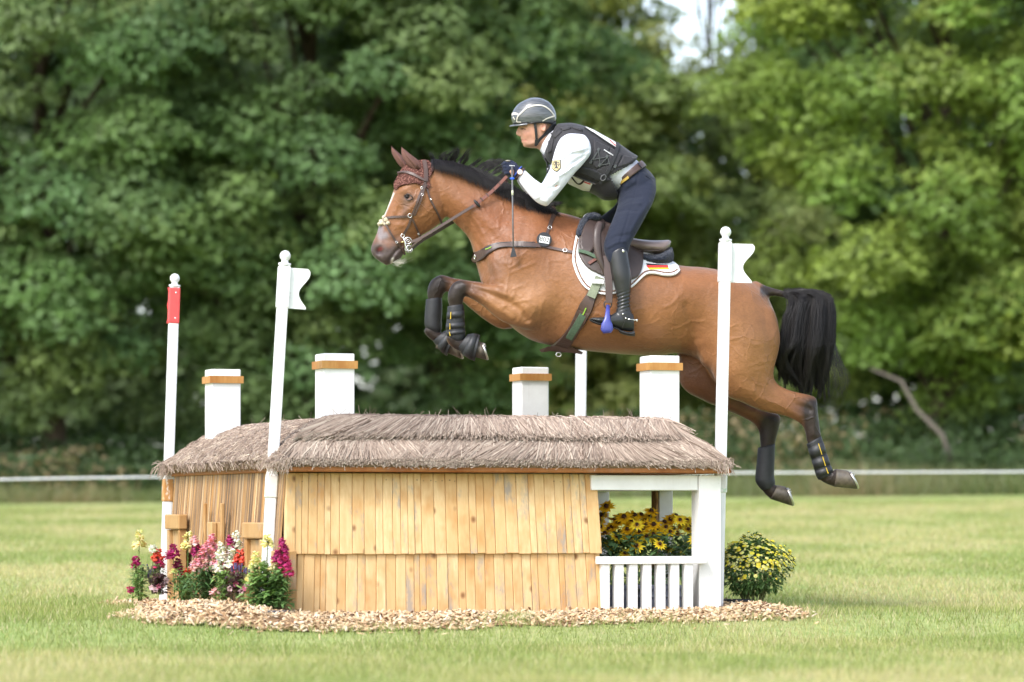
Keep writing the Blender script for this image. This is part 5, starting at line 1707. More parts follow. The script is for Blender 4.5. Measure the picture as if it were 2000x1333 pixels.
m_ = MB(); m_.tube([PH(1236, 489, -0.158), PH(1260, 491, -0.186), PH(1285, 490, -0.195), PH(1303, 486, -0.155)], 0.0032, 8)
m_.build('seat_welt', TAN, saddle, smooth=True)
v, f = loft([(1236, 495, 1238, 512, 0.185), (1256, 498, 1256, 524, 0.215), (1280, 499, 1280, 526, 0.225), (1300, 489, 1301, 525, 0.21), (1312, 484, 1313, 516, 0.17)], nseg=32, k=5, e=0.75)
fl_me = remesh([(v, f)], 0.008, 3, 0.4, 'sheepskin')
def fuzz(me, amp, seed):
    rng = np.random.default_rng(seed); co = co_of(me); no = no_of(me)
    co += no * rng.normal(0, amp, (len(co), 1)); me.vertices.foreach_set('co', co.astype(np.float32).ravel()); me.update()
fuzz(fl_me, 0.0022, 4)
obj('rear_sheepskin', fl_me, NAVYF.m, saddle)
pts = [(1131, 468), (1133, 452), (1141, 436), (1153, 425), (1165, 424)]
C_, N_ = surf_line(pts, 0.020, 4)
m_ = MB(); m_.tube(C_, [0.012] + [0.021] * (len(C_) - 2) + [0.016], 12)
m2 = MB(); m2.tube([flip(c) for c in C_], [0.012] + [0.021] * (len(C_) - 2) + [0.016], 12)
m3 = MB(); m3.ball(PH(1158, 426, -0.05), (0.05, 0.09, 0.028), 16, 10)
fl_me = remesh([(m_.v, m_.f), (m2.v, m2.f), (m3.v, m3.f)], 0.007, 3, 0.4, 'sheepskin'); fuzz(fl_me, 0.002, 6)
obj('front_sheepskin', fl_me, NAVYF.m, saddle)
strap('billet', [(1150, 520), (1156, 516), (1165, 511)], 0.018, RED_L, saddle, off=0.032, th=0.004)
# girth with belly guard
strap('girth', [(1172, 535), (1168, 548), (1158, 572), (1146, 598), (1132, 626), (1114, 655), (1100, 672), (1092, 680)], [0.050, 0.052, 0.056, 0.078, 0.074, 0.062, 0.070, 0.10], BROWN, saddle, off=0.004, th=0.010)
strap('girth_webbing', [(1172, 545), (1163, 564), (1155, 582)], 0.050, simple('olive_web', (0.21, 0.235, 0.16), 0.8, 0.12, 90), saddle, off=0.026, th=0.005)
strap('girth_elastic', [(1140, 614), (1128, 634), (1112, 659)], 0.040, GREEN, saddle, off=0.012, th=0.005)
strap('girth_logo', [(1146, 601), (1140, 614)], 0.007, MATS['green_logo'], saddle, off=0.017, th=0.002, mirror=False)
m_ = MB()
gp = [(1054, 684), (1070, 678), (1090, 676), (1112, 675), (1124, 681), (1138, 689), (1136, 692), (1120, 689.5), (1098, 688), (1075, 685.5), (1058, 688)]
m_.add([PH(x, y, s_ * (0.085 if 0 < i < 5 else 0.06)) for s_ in (-1, 1) for i, (x, y) in enumerate(gp)], [tuple(range(11)), tuple(reversed(range(11, 22)))] + [(i, (i + 1) % 11, 11 + (i + 1) % 11, 11 + i) for i in range(11)])
m_.build('stud_guard', BROWN, saddle, bevel=0.002, seg=1)
m_ = MB(); m_.torus(PH(1091, 693, -0.06), Vector((1, 0, 0)), Vector((0, 0, 1)), 0.014, 0.011, 0.003, 14, 5)
m_.build('guard_buckle', NICKEL, saddle, smooth=True)
# stirrups
BLUE = simple('blue_anodised', (0.045, 0.055, 0.27), 0.32, 0.12, 15, spec=0.6)
for sg in (0, 1):
    fl = (lambda c: flip(c)) if sg else (lambda c: c)
    y0 = -0.352
    q = catmull([(1183, 500, y0 - 0.005), (1187, 530, y0 - 0.02), (1189.5, 560, y0 - 0.03), (1189.5, 592, y0 - 0.035)], 6)
    C = [fl(PH(*a)) for a in q]
    m_ = MB(); ribbon(m_, C, [Vector((0, 1 if sg else -1, 0))] * len(C), [0.046 - 0.010 * i / len(C) for i in range(len(C))], 0.005)
    m_.build('stirrup_leather', BROWN, saddle)
    m_ = MB(); m_.torus(fl(PH(1187, 595, y0 - 0.036)), Vector((1, 0, 0)), Vector((0, 0, 1)), 0.020, 0.020, 0.0035, 14, 6)
    m_.build('stirrup_eye', BLACKL, saddle, smooth=True)
    # iron: two arms either side of the boot and a wide tread; it hangs turned so that one arm faces the camera
    m_ = MB()
    for d_ in (-1, 1):
        arm = [(1187.5, 597, y0 - 0.036, 0.008), (1187, 610, y0 - 0.036 + d_ * 0.035, 0.010), (1186, 624, y0 - 0.036 + d_ * 0.056, 0.014), (1185.5, 634, y0 - 0.036 + d_ * 0.062, 0.025), (1185.5, 644, y0 - 0.036 + d_ * 0.063, 0.028), (1186, 651, y0 - 0.036 + d_ * 0.060, 0.018)]
        m_.tube([fl(PH(a[0], a[1], a[2])) for a in arm], [(0.006, a[3] * 1.25) for a in arm], 10)
    m_.build('stirrup_iron', BLUE, saddle, smooth=True)
    m_ = MB()
    c = fl(PH(1186, 643, y0 - 0.036))
    m_.box(c, Vector((1, 0, -0.25)).normalized(), Vector((0, 1, 0)), Vector((0.25, 0, 1)).normalized(), 0.028, 0.058, 0.011)
    m_.build('stirrup_tread', BLUE, saddle, bevel=0.008, seg=3)

# leg boots
def leg_boot(name, label, st, yl, cat='horse boot', straps=(), grow=1.0, group='protective boots on the horse'):
    T = thing(name, PH((st[-1][0] + st[-1][2]) / 2, (st[-1][1] + st[-1][3]) / 2, yl), label, cat, group)
    v, f = loft([(*s_, yl) for s_ in st], nseg=26, k=4, e=0.9)
    m_ = MB(); m_.add(v, f)
    m_.build('shell', RUB, T, smooth=True)
    for (f0, f1, tab) in straps:
        n = len(st) - 1
        def at(fr):
            i = min(n - 1, int(fr * n)); g = fr * n - i
            return [lerp(st[i][k], st[i + 1][k], g) for k in range(5)]
        A, B = at(f0), at(f1)
        def grow_(q):
            cx, cy = (q[0] + q[2]) / 2, (q[1] + q[3]) / 2; k = 1.03
            return (cx + (q[0] - cx) * k, cy + (q[1] - cy) * k, cx + (q[2] - cx) * k, cy + (q[3] - cy) * k, q[4] + 0.0035)
        v, f = loft([(*grow_(A), yl), (*grow_(B), yl)], nseg=26, k=1, e=0.9)
        m_ = MB(); m_.add(v, f)
        sp = m_.build('strap', RUB2, T, smooth=False)
        for p in sp.data.polygons: p.use_smooth = len(p.vertices) == 4
        if tab:
            m_ = MB()
            a_, b_ = PH(lerp(A[2], A[0], tab), lerp(A[3], A[1], tab), yl - A[4] * 1.0 - 0.004), PH(lerp(B[2], B[0], tab), lerp(B[3], B[1], tab), yl - B[4] * 1.0 - 0.004)
            m_.tube([a_, b_], [(0.003, 0.0025)] * 2, 6)
            m_.build('strap_tab', YELL, sp)
    return T
leg_boot('brushing_boot', 'black strapped boot on the near foreleg with yellow tabs', [(905, 595, 874, 599, 0.036), (907, 613, 873, 615, 0.040), (908, 638, 871, 640, 0.040), (909, 650, 872, 655, 0.042), (908, 660, 880, 666, 0.038), (904, 668, 893, 671, 0.026)], -0.15, straps=((0.14, 0.27, 0.22), (0.34, 0.46, 0.20), (0.52, 0.64, 0.16)))
leg_boot('brushing_boot', 'black smooth boot on the far foreleg, leftmost of the boots', [(863, 581, 832, 585, 0.036), (864, 603, 830, 607, 0.042), (863, 628, 829, 631, 0.043), (863, 641, 833, 643, 0.041), (860, 652, 846, 653, 0.028)], 0.15)
leg_boot('brushing_boot', 'black strapped boot on the near hind leg with yellow tabs', [(1604, 852, 1575, 868, 0.036), (1611, 874, 1581, 886, 0.040), (1619, 899, 1588, 909, 0.041), (1626, 920, 1594, 930, 0.042), (1629, 925, 1599, 938, 0.036)], -0.15, straps=((0.12, 0.36, 0.7), (0.40, 0.60, 0.7), (0.64, 0.84, 0.7)))
leg_boot('brushing_boot', 'black smooth boot on the far hind leg', [(1514, 867, 1480, 875, 0.036), (1513, 900, 1478, 903, 0.043), (1512, 928, 1475, 934, 0.045), (1514, 943, 1478, 946, 0.044), (1511, 954, 1488, 958, 0.036)], 0.15)
leg_boot('overreach_boot', 'black bell boot round the near front hoof', [(913, 654, 893, 682, 0.040), (922, 652, 902, 692, 0.052), (932, 653, 916, 701, 0.060), (938, 655, 927, 706, 0.065)], -0.15, straps=((0.35, 0.78, 0),), group='bell boots on the front hooves')
leg_boot('overreach_boot', 'black bell boot round the far front hoof', [(868, 647, 846, 667, 0.040), (876, 645, 853, 678, 0.052), (885, 647, 863, 689, 0.060), (890, 650, 873, 696, 0.065)], 0.15, straps=((0.35, 0.78, 0),), group='bell boots on the front hooves')
# ------------------------------------------------------------ rider
def cloth(name, c, rough=0.8, fold=0.25, fscale=22, weave=300, sheen=0.1, stretch=(1, 1, 1), rot=0.0):
    t = NT(name)
    n = t.noise(fscale, 3, 0.5, t.mapping(stretch, (0, rot, 0)), 0.5)
    w = t.noise(weave, 2, 0.5)
    t.set(color=t.ramp(n, [(0.3, tuple(x * 0.93 for x in c)), (0.7, tuple(min(1, x * 1.05) for x in c))]), rough=rough, spec=0.25, sheen=sheen)
    t.bump(t.math('ADD', n, t.math('MULTIPLY', w, 0.25)), fold, 0.012)
    return t.m
SHIRT = cloth('white_shirt', (0.76, 0.77, 0.85), 0.7, 0.5, 16, stretch=(0.5, 1, 1.6), rot=R(40))
NAVY = cloth('navy_breeches', (0.010, 0.014, 0.030), 0.75, 0.5, 14, stretch=(0.6, 1, 1.5), rot=R(-30))
VEST = cloth('black_vest_fabric', (0.034, 0.032, 0.036), 0.62, 0.3, 26)
VEST2 = cloth('black_vest_panel', (0.026, 0.026, 0.029), 0.6, 0.3, 30)
SKIN = NT('skin')
SKIN.set(color=SKIN.mix(1.0, SKIN.attr(), SKIN.ramp(SKIN.noise(40, 4), [(0.3, 0.9), (0.7, 1.08)]), 'MULTIPLY'), rough=0.48, spec=0.4)
SKIN.b.inputs['Subsurface Weight'].default_value = 0.05
SKIN.b.inputs['Subsurface Radius'].default_value = (0.012, 0.005, 0.003)

ST_T = [(1262, 332, 1212, 380, 0.150), (1248, 318, 1200, 372, 0.145), (1225, 298, 1178, 371, 0.150), (1195, 280, 1146, 361, 0.160), (1165, 264, 1114, 345, 0.172), (1140, 252, 1087, 326, 0.178), (1118, 247, 1069, 313, 0.160), (1097, 248, 1060, 302, 0.10), (1083, 252, 1055, 296, 0.064), (1079, 250, 1054, 291, 0.060)]
ST_UA = [(1108, 262, 1142, 264, 0.04, -0.145), (1094, 272, 1152, 278, 0.064, -0.172), (1085, 291, 1154, 300, 0.070, -0.19), (1079, 312, 1139, 321, 0.066, -0.205), (1072, 336, 1120, 342, 0.060, -0.22), (1061, 357, 1102, 365, 0.053, -0.228), (1050, 374, 1084, 387, 0.047, -0.228), (1050, 388, 1070, 402, 0.038, -0.226)]
ST_FA = [(1076, 376, 1067, 404, 0.042, -0.226), (1058, 360, 1050, 397, 0.045, -0.218), (1044, 350, 1033, 381, 0.040, -0.195), (1031, 338, 1019, 363, 0.034, -0.165), (1024, 331, 1011, 350, 0.030, -0.142)]
ST_P = [(1258, 326, 1204, 367, 0.150), (1273, 340, 1204, 378, 0.162), (1281, 356, 1205, 392, 0.162), (1278, 386, 1212, 406, 0.135), (1264, 410, 1216, 420, 0.09)]
ST_TH = [(1278, 346, 1210, 375, 0.07, -0.07), (1282, 370, 1207, 396, 0.086, -0.115), (1276, 395, 1203, 412, 0.085, -0.185), (1264, 418, 1196, 430, 0.078, -0.25), (1249, 446, 1187, 452, 0.070, -0.30), (1234, 472, 1179, 478, 0.063, -0.338), (1228, 490, 1181, 496, 0.057, -0.355), (1225, 512, 1189, 514, 0.048, -0.365)]
ST_B = [(1223, 479, 1186, 498, 0.054, -0.36), (1228, 503, 1190, 514, 0.057, -0.366), (1233, 533, 1194, 539, 0.055, -0.374), (1233, 558, 1200, 561, 0.047, -0.38), (1231, 580, 1205, 583, 0.040, -0.383), (1231, 600, 1204, 604, 0.040, -0.385), (1236, 618, 1200, 618, 0.042, -0.386), (1237, 634, 1206, 632, 0.036, -0.386)]
ST_F = [(1238, 616, 1239, 646, 0.026, -0.386), (1230, 608, 1231, 648, 0.036, -0.386), (1214, 606, 1216, 646, 0.040, -0.388), (1200, 612, 1201, 642, 0.042, -0.391), (1186, 618, 1187, 637, 0.046, -0.395), (1170, 620, 1172, 633, 0.046, -0.399), (1158, 620.5, 1159, 628, 0.036, -0.401), (1152, 622.5, 1152.5, 626, 0.018, -0.402)]
ST_NECK = [(1094, 258, 1066, 302, 0.056), (1084, 250, 1054, 294, 0.055), (1078, 238, 1046, 286, 0.056), (1074, 228, 1044, 270, 0.055)]
ST_HEAD = [(1049, 290, 1027, 288.5, 0.022), (1061, 285, 1022.5, 284, 0.044), (1070, 276, 1019.5, 276, 0.057), (1078, 266, 1017.5, 267, 0.066), (1083, 252, 1014, 252, 0.073), (1084, 240, 1013.5, 242, 0.076), (1083, 224, 1014, 224, 0.076), (1076, 208, 1024, 208, 0.064), (1062, 198, 1042, 198, 0.034)]

def mirror_st(st, dx=0.0, dy=0.0, dyl=0.0):
    return [(s_[0] + dx, s_[1] + dy, s_[2] + dx, s_[3] + dy, s_[4], -s_[5] + dyl) for s_ in st]
def shrink(st, k=0.80):
    out = []
    for s_ in st:
        cx, cy = (s_[0] + s_[2]) / 2, (s_[1] + s_[3]) / 2
        out.append((cx + (s_[0] - cx) * k, cy + (s_[1] - cy) * k, cx + (s_[2] - cx) * k, cy + (s_[3] - cy) * k, s_[4] * k, *s_[5:]))
    return out
F_UA = mirror_st(ST_UA, -3, 2); F_FA = mirror_st(ST_FA, -3, 2)
F_TH = [ST_TH[0][:5] + (0.07,)] + [(s_[0] - d, s_[1] + 3, s_[2] - d, s_[3] + 3, s_[4], -s_[5]) for s_, d in zip(ST_TH[1:], (4, 18, 32, 34, 30, 26, 24))]
F_B = mirror_st(ST_B, -24, 4); F_F = mirror_st(ST_F, -24, 4)

# body: head, neck, trunk and limbs as one surface (mostly under the clothes)
nose = MB(); nose.tube([PH(1014.5, 248), PH(1012.5, 254), PH(1010.8, 260), PH(1012, 264.5)], [0.006, 0.0075, 0.0095, 0.0088], 10)
nose2 = MB(); nose2.ball(PH(1015.5, 264.5), (0.011, 0.014, 0.007), 12, 8)
lips = MB(); lips.ball(PH(1019, 271.5), (0.0060, 0.019, 0.0042), 12, 8); lips.ball(PH(1020.3, 277.5), (0.0062, 0.017, 0.0048), 12, 8)
chin = MB(); chin.ball(PH(1026.5, 284), (0.014, 0.020, 0.012), 12, 8)
earb = [MB(), MB()]
for sg, m_ in zip((-1, 1), earb):
    m_.ball(PH(1061, 249, sg * 0.074), (0.016, 0.010, 0.026), 14, 10, (Vector((1, 0, 0.15)).normalized(), Vector((0, 1, 0)), Vector((-0.15, 0, 1)).normalized()))
hands = []
for sg in (-1, 1):
    hm = MB(); hm.ball(PH(1004, 334, sg * 0.125), (0.034, 0.018, 0.026), 14, 10); hands.append(hm)
parts = [loft(ST_HEAD, 0.0, 30, 4, 0.95), loft(ST_NECK, 0.0, 24), loft(shrink(ST_T), 0.0, 28)] + [(m_.v, m_.f) for m_ in [nose, nose2, lips, chin] + earb + hands]
for st in (ST_UA, ST_FA, F_UA, F_FA, ST_TH, F_TH, ST_B, F_B, ST_F, F_F):
    parts.append(loft(shrink(st), nseg=18))
parts.append(loft(shrink(ST_P), 0.0, 26))
pme = remesh(parts, 0.0048, 4, 0.5, 'person')
pm = lambda co: (proj(co)[1] < 300) * 1.0 * (proj(co)[0] < 1100)
sculpt(pme, [(1021, 252, 6.5, 4.5, 10, -0.010), (1022, 246.5, 8, 2.2, 8, 0.004), (1027, 263, 8, 6, 0, 0.005), (1036, 272, 8, 8, 0, -0.005), (1043, 280, 14, 4, -20, 0.004), (1061, 248, 4, 6, 10, -0.010), (1016.5, 264, 2.2, 1.8, 0, -0.003)], [([(1066, 243), (1068, 251), (1063, 259)], 1.8, 0.004), ([(1020, 274.3), (1028, 275)], 1.1, -0.004), ([(1018, 266), (1025, 273)], 1.6, -0.002)], ymask=pm)
pco = co_of(pme); ppx, ppy = proj(pco)
pc = np.tile(np.array([0.56, 0.295, 0.205]), (len(pco), 1))
pc = blend(pc, 0.5 * gauss(ppx, ppy, (1030, 263, 12, 9, 0)), (0.60, 0.26, 0.19))
pc = blend(pc, 0.6 * gauss(ppx, ppy, (1040, 280, 18, 9, 0)), (0.36, 0.20, 0.145))
pc = blend(pc, 0.8 * stroke_w(ppx, ppy, [(1017, 273), (1026, 275)], 2.0), (0.45, 0.16, 0.13))
pc = blend(pc, 0.8 * stroke_w(ppx, ppy, [(1015, 246.8), (1022, 245.5), (1029, 247.5)], 1.5), (0.10, 0.06, 0.035))
pc = blend(pc, 0.9 * stroke_w(ppx, ppy, [(1017, 252), (1021, 251.5), (1026, 253)], 1.5), (0.06, 0.035, 0.025))
pc = blend(pc, np.clip(1.4 * gauss(ppx, ppy, (1073, 252, 11, 12, 0)), 0, 0.9), (0.11, 0.065, 0.035))
pc = blend(pc, 0.7 * gauss(ppx, ppy, (1050, 243, 8, 6, 0)), (0.14, 0.08, 0.045))
pc = blend(pc, 0.95 * gauss(ppx, ppy, (1061, 249, 6, 9, 0)), (0.60, 0.28, 0.20))
set_cols(pme, pc)
person = obj('person', pme, SKIN.m, label='rider in white shirt and black vest crouching forward on the jumping horse', cat='person')
PBVH = BVHTree.FromPolygons([Vector(c) for c in pco], [tuple(p.vertices) for p in pme.polygons])
# eyes
for sg in (-1, 1):
    p, n_ = hit(1020.5, 252.3, PBVH)
    c = p + Vector((0.001, 0.0035, 0))
    m_ = MB(); m_.ball(c if sg < 0 else flip(c), (0.0075, 0.0055, 0.0045), 10, 8)
    m_.build('eye', simple('eyeball', (0.10, 0.075, 0.06), 0.15, 0.1), person, smooth=True)

# shirt
sme = remesh([loft(ST_T, 0.0, 34), loft(ST_UA, nseg=26), loft(ST_FA, nseg=24), loft(F_UA, nseg=26), loft(F_FA, nseg=24)], 0.0055, 6, 0.5, 'shirt')
sleeve = lambda co: (np.abs(co[:, 1] - YH) > 0.11) * 1.0
sculpt(sme, [(1070, 388, 14, 12, 0, 0.006)], [([(1058, 378), (1072, 372), (1088, 362)], 3.5, -0.010), ([(1054, 368), (1068, 362), (1082, 350)], 3, 0.006), ([(1052, 362), (1062, 360), (1076, 350)], 2.5, -0.009), ([(1048, 388), (1062, 378), (1078, 370)], 3, 0.006),
    ([(1090, 300), (1104, 290), (1122, 284)], 3.5, -0.007), ([(1096, 310), (1114, 298), (1138, 292)], 3.5, 0.007), ([(1105, 330), (1120, 318), (1140, 305)], 3, -0.008), ([(1092, 344), (1106, 336), (1118, 326)], 3, 0.006), ([(1120, 300), (1136, 300), (1148, 294)], 2.5, -0.006),
    ([(1040, 372), (1034, 360), (1030, 348)], 2.5, -0.006), ([(1050, 380), (1042, 366), (1040, 356)], 2.5, 0.005), ([(1030, 366), (1024, 356), (1022, 344)], 2, 0.004), ([(1085, 330), (1090, 350), (1080, 366)], 4, 0.004)], ymask=sleeve, gain=1.6)
obj('shirt', sme, SHIRT, person)
SBVH = BVHTree.FromPolygons([Vector(c) for c in co_of(sme)], [tuple(p.vertices) for p in sme.polygons])

# protective vest
ST_V = [(1246, 306, 1204, 390, 0.168), (1234, 299, 1180, 391, 0.172), (1214, 285, 1160, 380, 0.178), (1190, 271, 1135, 369, 0.184), (1163, 257, 1108, 354, 0.188), (1140, 247, 1086, 331, 0.186), (1118, 241.5, 1068, 315, 0.165), (1101, 241.5, 1062, 304, 0.128), (1087, 243, 1064, 296, 0.095)]
vme = remesh([loft(ST_V, 0.0, 40, 5, 0.8)], 0.006, 4, 0.5, 'vest')
def cut(me, test):
    bm = bmesh.new(); bm.from_mesh(me)
    co = np.array([f.calc_center_median() for f in bm.faces]); no = np.array([f.normal for f in bm.faces])
    px, py = proj(co)
    kill = [f for f, k in zip(bm.faces, test(px, py, co, no)) if k]
    bmesh.ops.delete(bm, geom=kill, context='FACES')
    bm.to_mesh(me); bm.free()
def in_poly(px, py, B):
    c_ = np.zeros(px.shape, bool); j = len(B) - 1
    for i in range(len(B)):
        c_ ^= ((B[i][1] > py) != (B[j][1] > py)) & (px < (B[j][0] - B[i][0]) * (py - B[i][1]) / (B[j][1] - B[i][1] + 1e-12) + B[i][0])
        j = i
    return c_
# open hem at the waist (shirt shows at the side) and the neck
cut(vme, lambda px, py, co, no: in_poly(px, py, [(1249, 309), (1191, 344), (1203, 372), (1214, 400), (1270, 340)]) | in_poly(px, py, [(1092, 240), (1070, 262), (1061, 308), (1040, 300), (1080, 235)]) & (no[:, 0] < -0.3))
obj('vest', vme, VEST, person)
vo = bpy.data.objects['vest']
md = vo.modifiers.new('thick', 'SOLIDIFY'); md.thickness = 0.012; md.offset = -1
VBVH = BVHTree.FromPolygons([Vector(c) for c in co_of(vme)], [tuple(p.vertices) for p in vme.polygons])
def vpatch(name, poly, mat, off=0.002, th=0.003, res=3.0, parent=None, smooth=False, bvh=None, blur=1):
    return patch(name, poly, mat, parent or vo, off=off, th=th, res=res, mirror=False, smooth=smooth, bvh=bvh or VBVH, blur=blur)
def vstrap(name, pts, w, mat, off=0.003, th=0.003, parent=None, bvh=None, smooth=True, step=2.5):
    return strap(name, pts, w, mat, parent or vo, off=off, th=th, mirror=False, smooth=smooth, step=step, bvh=bvh or VBVH)
seam = simple('seam_thread', (0.10, 0.095, 0.10), 0.8)
# quilted foam panels on back and shoulder
for poly in ([(1160, 274), (1190, 289), (1184, 318), (1166, 330), (1157, 322), (1160, 300)], [(1192, 290), (1215, 303), (1203, 327), (1187, 318)], [(1217, 304), (1242, 310), (1226, 322), (1206, 328)], [(1165, 333), (1184, 322), (1200, 330), (1188, 342), (1172, 350)],
             [(1076, 262), (1092, 252), (1098, 258), (1084, 272)], [(1094, 251), (1112, 248), (1116, 252), (1100, 257)], [(1115, 247.5), (1136, 252), (1138, 258), (1119, 252)], [(1072, 276), (1082, 272), (1078, 296), (1070, 300)]):
    vpatch('foam_panel', poly, VEST, 0.001, 0.004, 3.5)
vpatch('side_panel', [(1148, 328), (1166, 334), (1186, 346), (1192, 352), (1178, 356), (1150, 346), (1128, 334), (1134, 326)], VEST2, 0.003, 0.006, 3.5)
# back number bib with dark edge
WHB = simple('white_bib', (0.72, 0.71, 0.70), 0.7, 0.06)
vstrap('bib_edge', [(1140, 252), (1158, 262), (1180, 277), (1203, 292)], 0.007, VEST2, 0.006, 0.004)
vpatch('back_bib', [(1143, 249.5), (1160, 256.5), (1180, 268), (1201, 279.5), (1204, 290), (1180, 274.5), (1158, 260.5)], WHB, 0.004, 0.003, 2.5)
vstrap('bib_mark', [(1189, 276), (1196, 283), (1201, 287)], 0.006, simple('bib_red', (0.5, 0.06, 0.06), 0.6), 0.009, 0.002)
# front bib with the lower part of a number
vpatch('front_bib', [(1113, 342), (1128, 345), (1158, 357), (1152, 372), (1140, 371), (1110, 357)], WHB, 0.004, 0.003, 3)
vstrap('bib_number', [(1118, 344), (1124, 352), (1131, 358), (1137, 356), (1142, 350)], 0.011, INK, 0.009, 0.002, smooth=True)
vstrap('bib_mark', [(1142, 354), (1154, 358)], 0.008, MATS['bib_red'], 0.008, 0.002)
vstrap('bib_edge', [(1120, 340), (1140, 349), (1164, 358)], 0.006, seam, 0.010, 0.003)
# waist strap with buckle, lacing
vstrap('waist_strap', [(1206, 282), (1203, 297), (1196, 315), (1188, 333), (1178, 350), (1172, 358)], 0.020, VEST2, 0.007, 0.004)
p, n_ = hit(1179, 346, VBVH); p = p + n_ * 0.016
a_ = Vector((0.55, 0, 0.8)).normalized(); m_ = MB(); m_.torus(p, a_, n_.cross(a_).normalized(), 0.018, 0.013, 0.003, 8, 5)
m_.build('strap_buckle', simple('grey_buckle', (0.11, 0.11, 0.115), 0.4), vo, smooth=True)
lace = simple('lacing_cord', (0.055, 0.06, 0.06), 0.6)
for a_, b_ in (((1168, 296), (1158, 312)), ((1158, 312), (1186, 308)), ((1168, 296), (1172, 323)), ((1172, 323), (1184, 310)), ((1186, 308), (1190, 322)), ((1172, 323), (1191, 320)), ((1152, 318), (1166, 298))):
    vstrap('lace', [a_, b_], 0.0045, lace, 0.007, 0.004, smooth=False)
for (x, y) in ((1168, 294), (1185, 307), (1171, 323), (1154, 317), (1201, 326)):
    p, n_ = hit(x, y, VBVH); m_ = MB(); d_ = n_.cross(Vector((0.6, 0, 1))).normalized()
    m_.box(p + n_ * 0.009, d_, n_.cross(d_), n_, 0.007, 0.010, 0.003); m_.build('lace_loop', lace, vo, bevel=0.0015, seg=1)
# small lettering on the vest
p, n_ = hit(1190, 301, VBVH); ax_ = (P(1203, 308, p.y) - P(1180, 294.5, p.y)).normalized(); ax_ = (ax_ - n_ * ax_.dot(n_)).normalized()
ay_ = n_.cross(ax_)
if ay_.z < 0: ay_ = -ay_
WHT = simple('white_print', (0.7, 0.7, 0.7), 0.6)
def print_marks(origin, ax, ay, az, n, size, parent):
    """print too small to read in the photograph: a row of short strokes"""
    rr = random.Random(n); m_ = MB()
    for i in range(n):
        h = size * rr.uniform(0.6, 1.0)
        m_.box(origin + ax * ((i - n / 2) * size * 0.8), ax, ay, az, size * 0.24, h / 2, 0.0006)
    return m_.build('print', WHT, parent, kind='stuff')
print_marks(p + n_ * 0.0088, ax_, ay_, n_, 10, 0.0085, vo)
# front of the vest at the chest: zip cord and clip
vstrap('zip_tape', [(1064, 304), (1069, 320), (1073, 334)], 0.034, VEST2, 0.004, 0.006, bvh=SBVH)
vstrap('clip_mark', [(1069, 331), (1072, 329)], 0.006, WHT, 0.012, 0.002, smooth=False, bvh=SBVH)

# badge on the sleeve: black eagle on a gold shield
shield = [(1079.5, 315.5), (1094.5, 313), (1095, 328), (1091, 332.5), (1087.5, 335.5), (1083, 333), (1079.5, 330)]
cx_, cy_ = 1087.2, 323.5
big = [(cx_ + (x - cx_) * 1.12, cy_ + (y - cy_) * 1.10) for x, y in shield]
bdg = vpatch('sleeve_badge', big, INK, 0.002, 0.0015, 2.0, person, bvh=SBVH)
vpatch('badge_field', shield, simple('gold_thread', (0.50, 0.40, 0.20), 0.5, 0.2, 90), 0.004, 0.0012, 2.0, bdg, bvh=SBVH)
for pts, w_ in (([(1087, 316), (1087, 330)], 0.009), ([(1086, 318.5), (1082.5, 318), (1081.5, 324)], 0.0045), ([(1088, 318.5), (1091.8, 317.4), (1093, 323.5)], 0.0045), ([(1086, 321), (1083.6, 322), (1083.6, 327)], 0.004), ([(1088, 321), (1091, 321.6), (1091, 326.6)], 0.004), ([(1085.5, 316), (1083.5, 316.2)], 0.0035), ([(1086.5, 327), (1084, 331)], 0.0035), ([(1088, 327), (1090, 330.5)], 0.0035)):
    strap('eagle_emblem', pts, w_, INK, bdg, off=0.0056, th=0.0008, mirror=False, smooth=False, step=1.5, bvh=SBVH)

# breeches, belt
bme = remesh([loft(ST_P, 0.0, 34), loft(ST_TH, nseg=28), loft(F_TH, nseg=28)], 0.006, 6, 0.5, 'breeches')
sculpt(bme, [(1262, 372, 24, 26, 0, 0.006)], [([(1208, 398), (1225, 388), (1250, 384)], 4, -0.007), ([(1206, 408), (1228, 400), (1250, 398)], 3.5, 0.005), ([(1202, 416), (1224, 410), (1244, 412)], 3.5, -0.006), ([(1268, 396), (1250, 420), (1232, 452)], 4, 0.004), ([(1216, 385), (1224, 372), (1240, 362)], 4, -0.006), ([(1190, 470), (1205, 462), (1225, 460)], 4, -0.004), ([(1186, 484), (1204, 474), (1222, 472)], 3, 0.004), ([(1246, 340), (1240, 380), (1222, 440), (1212, 474)], 1.6, -0.003), ([(1262, 345), (1280, 352)], 1.6, -0.004)], ymask=lambda co: (co[:, 1] < YH) * 1.0, gain=1.5)
br_o = obj('breeches', bme, NAVY, person)
BBVH = BVHTree.FromPolygons([Vector(c) for c in co_of(bme)], [tuple(p.vertices) for p in bme.polygons])
def ring_loft(name, st, mat, parent, nseg=36, k=3, e=0.92):
    v, f = loft(st, 0.0, nseg, k, e); m_ = MB(); m_.add(v, f[:-2])
    o = m_.build(name, mat, parent, smooth=True)
    md = o.modifiers.new('thick', 'SOLIDIFY'); md.thickness = 0.004; md.offset = 1
    return o
belt = ring_loft('belt', [(1252.5, 315.5, 1201, 362, 0.157), (1257.5, 320, 1203.5, 366, 0.158), (1262, 326, 1206, 371, 0.160)], BROWN, person, k=2)
BLB = BVHTree.FromPolygons([v.co.copy() for v in belt.data.vertices], [tuple(p.vertices) for p in belt.data.polygons])
strap('belt_logo', [(1209, 360), (1219, 353), (1228.5, 346)], 0.015, simple('gold_leather', (0.50, 0.34, 0.08), 0.45), belt, off=0.0055, th=0.002, mirror=False, bvh=BLB)
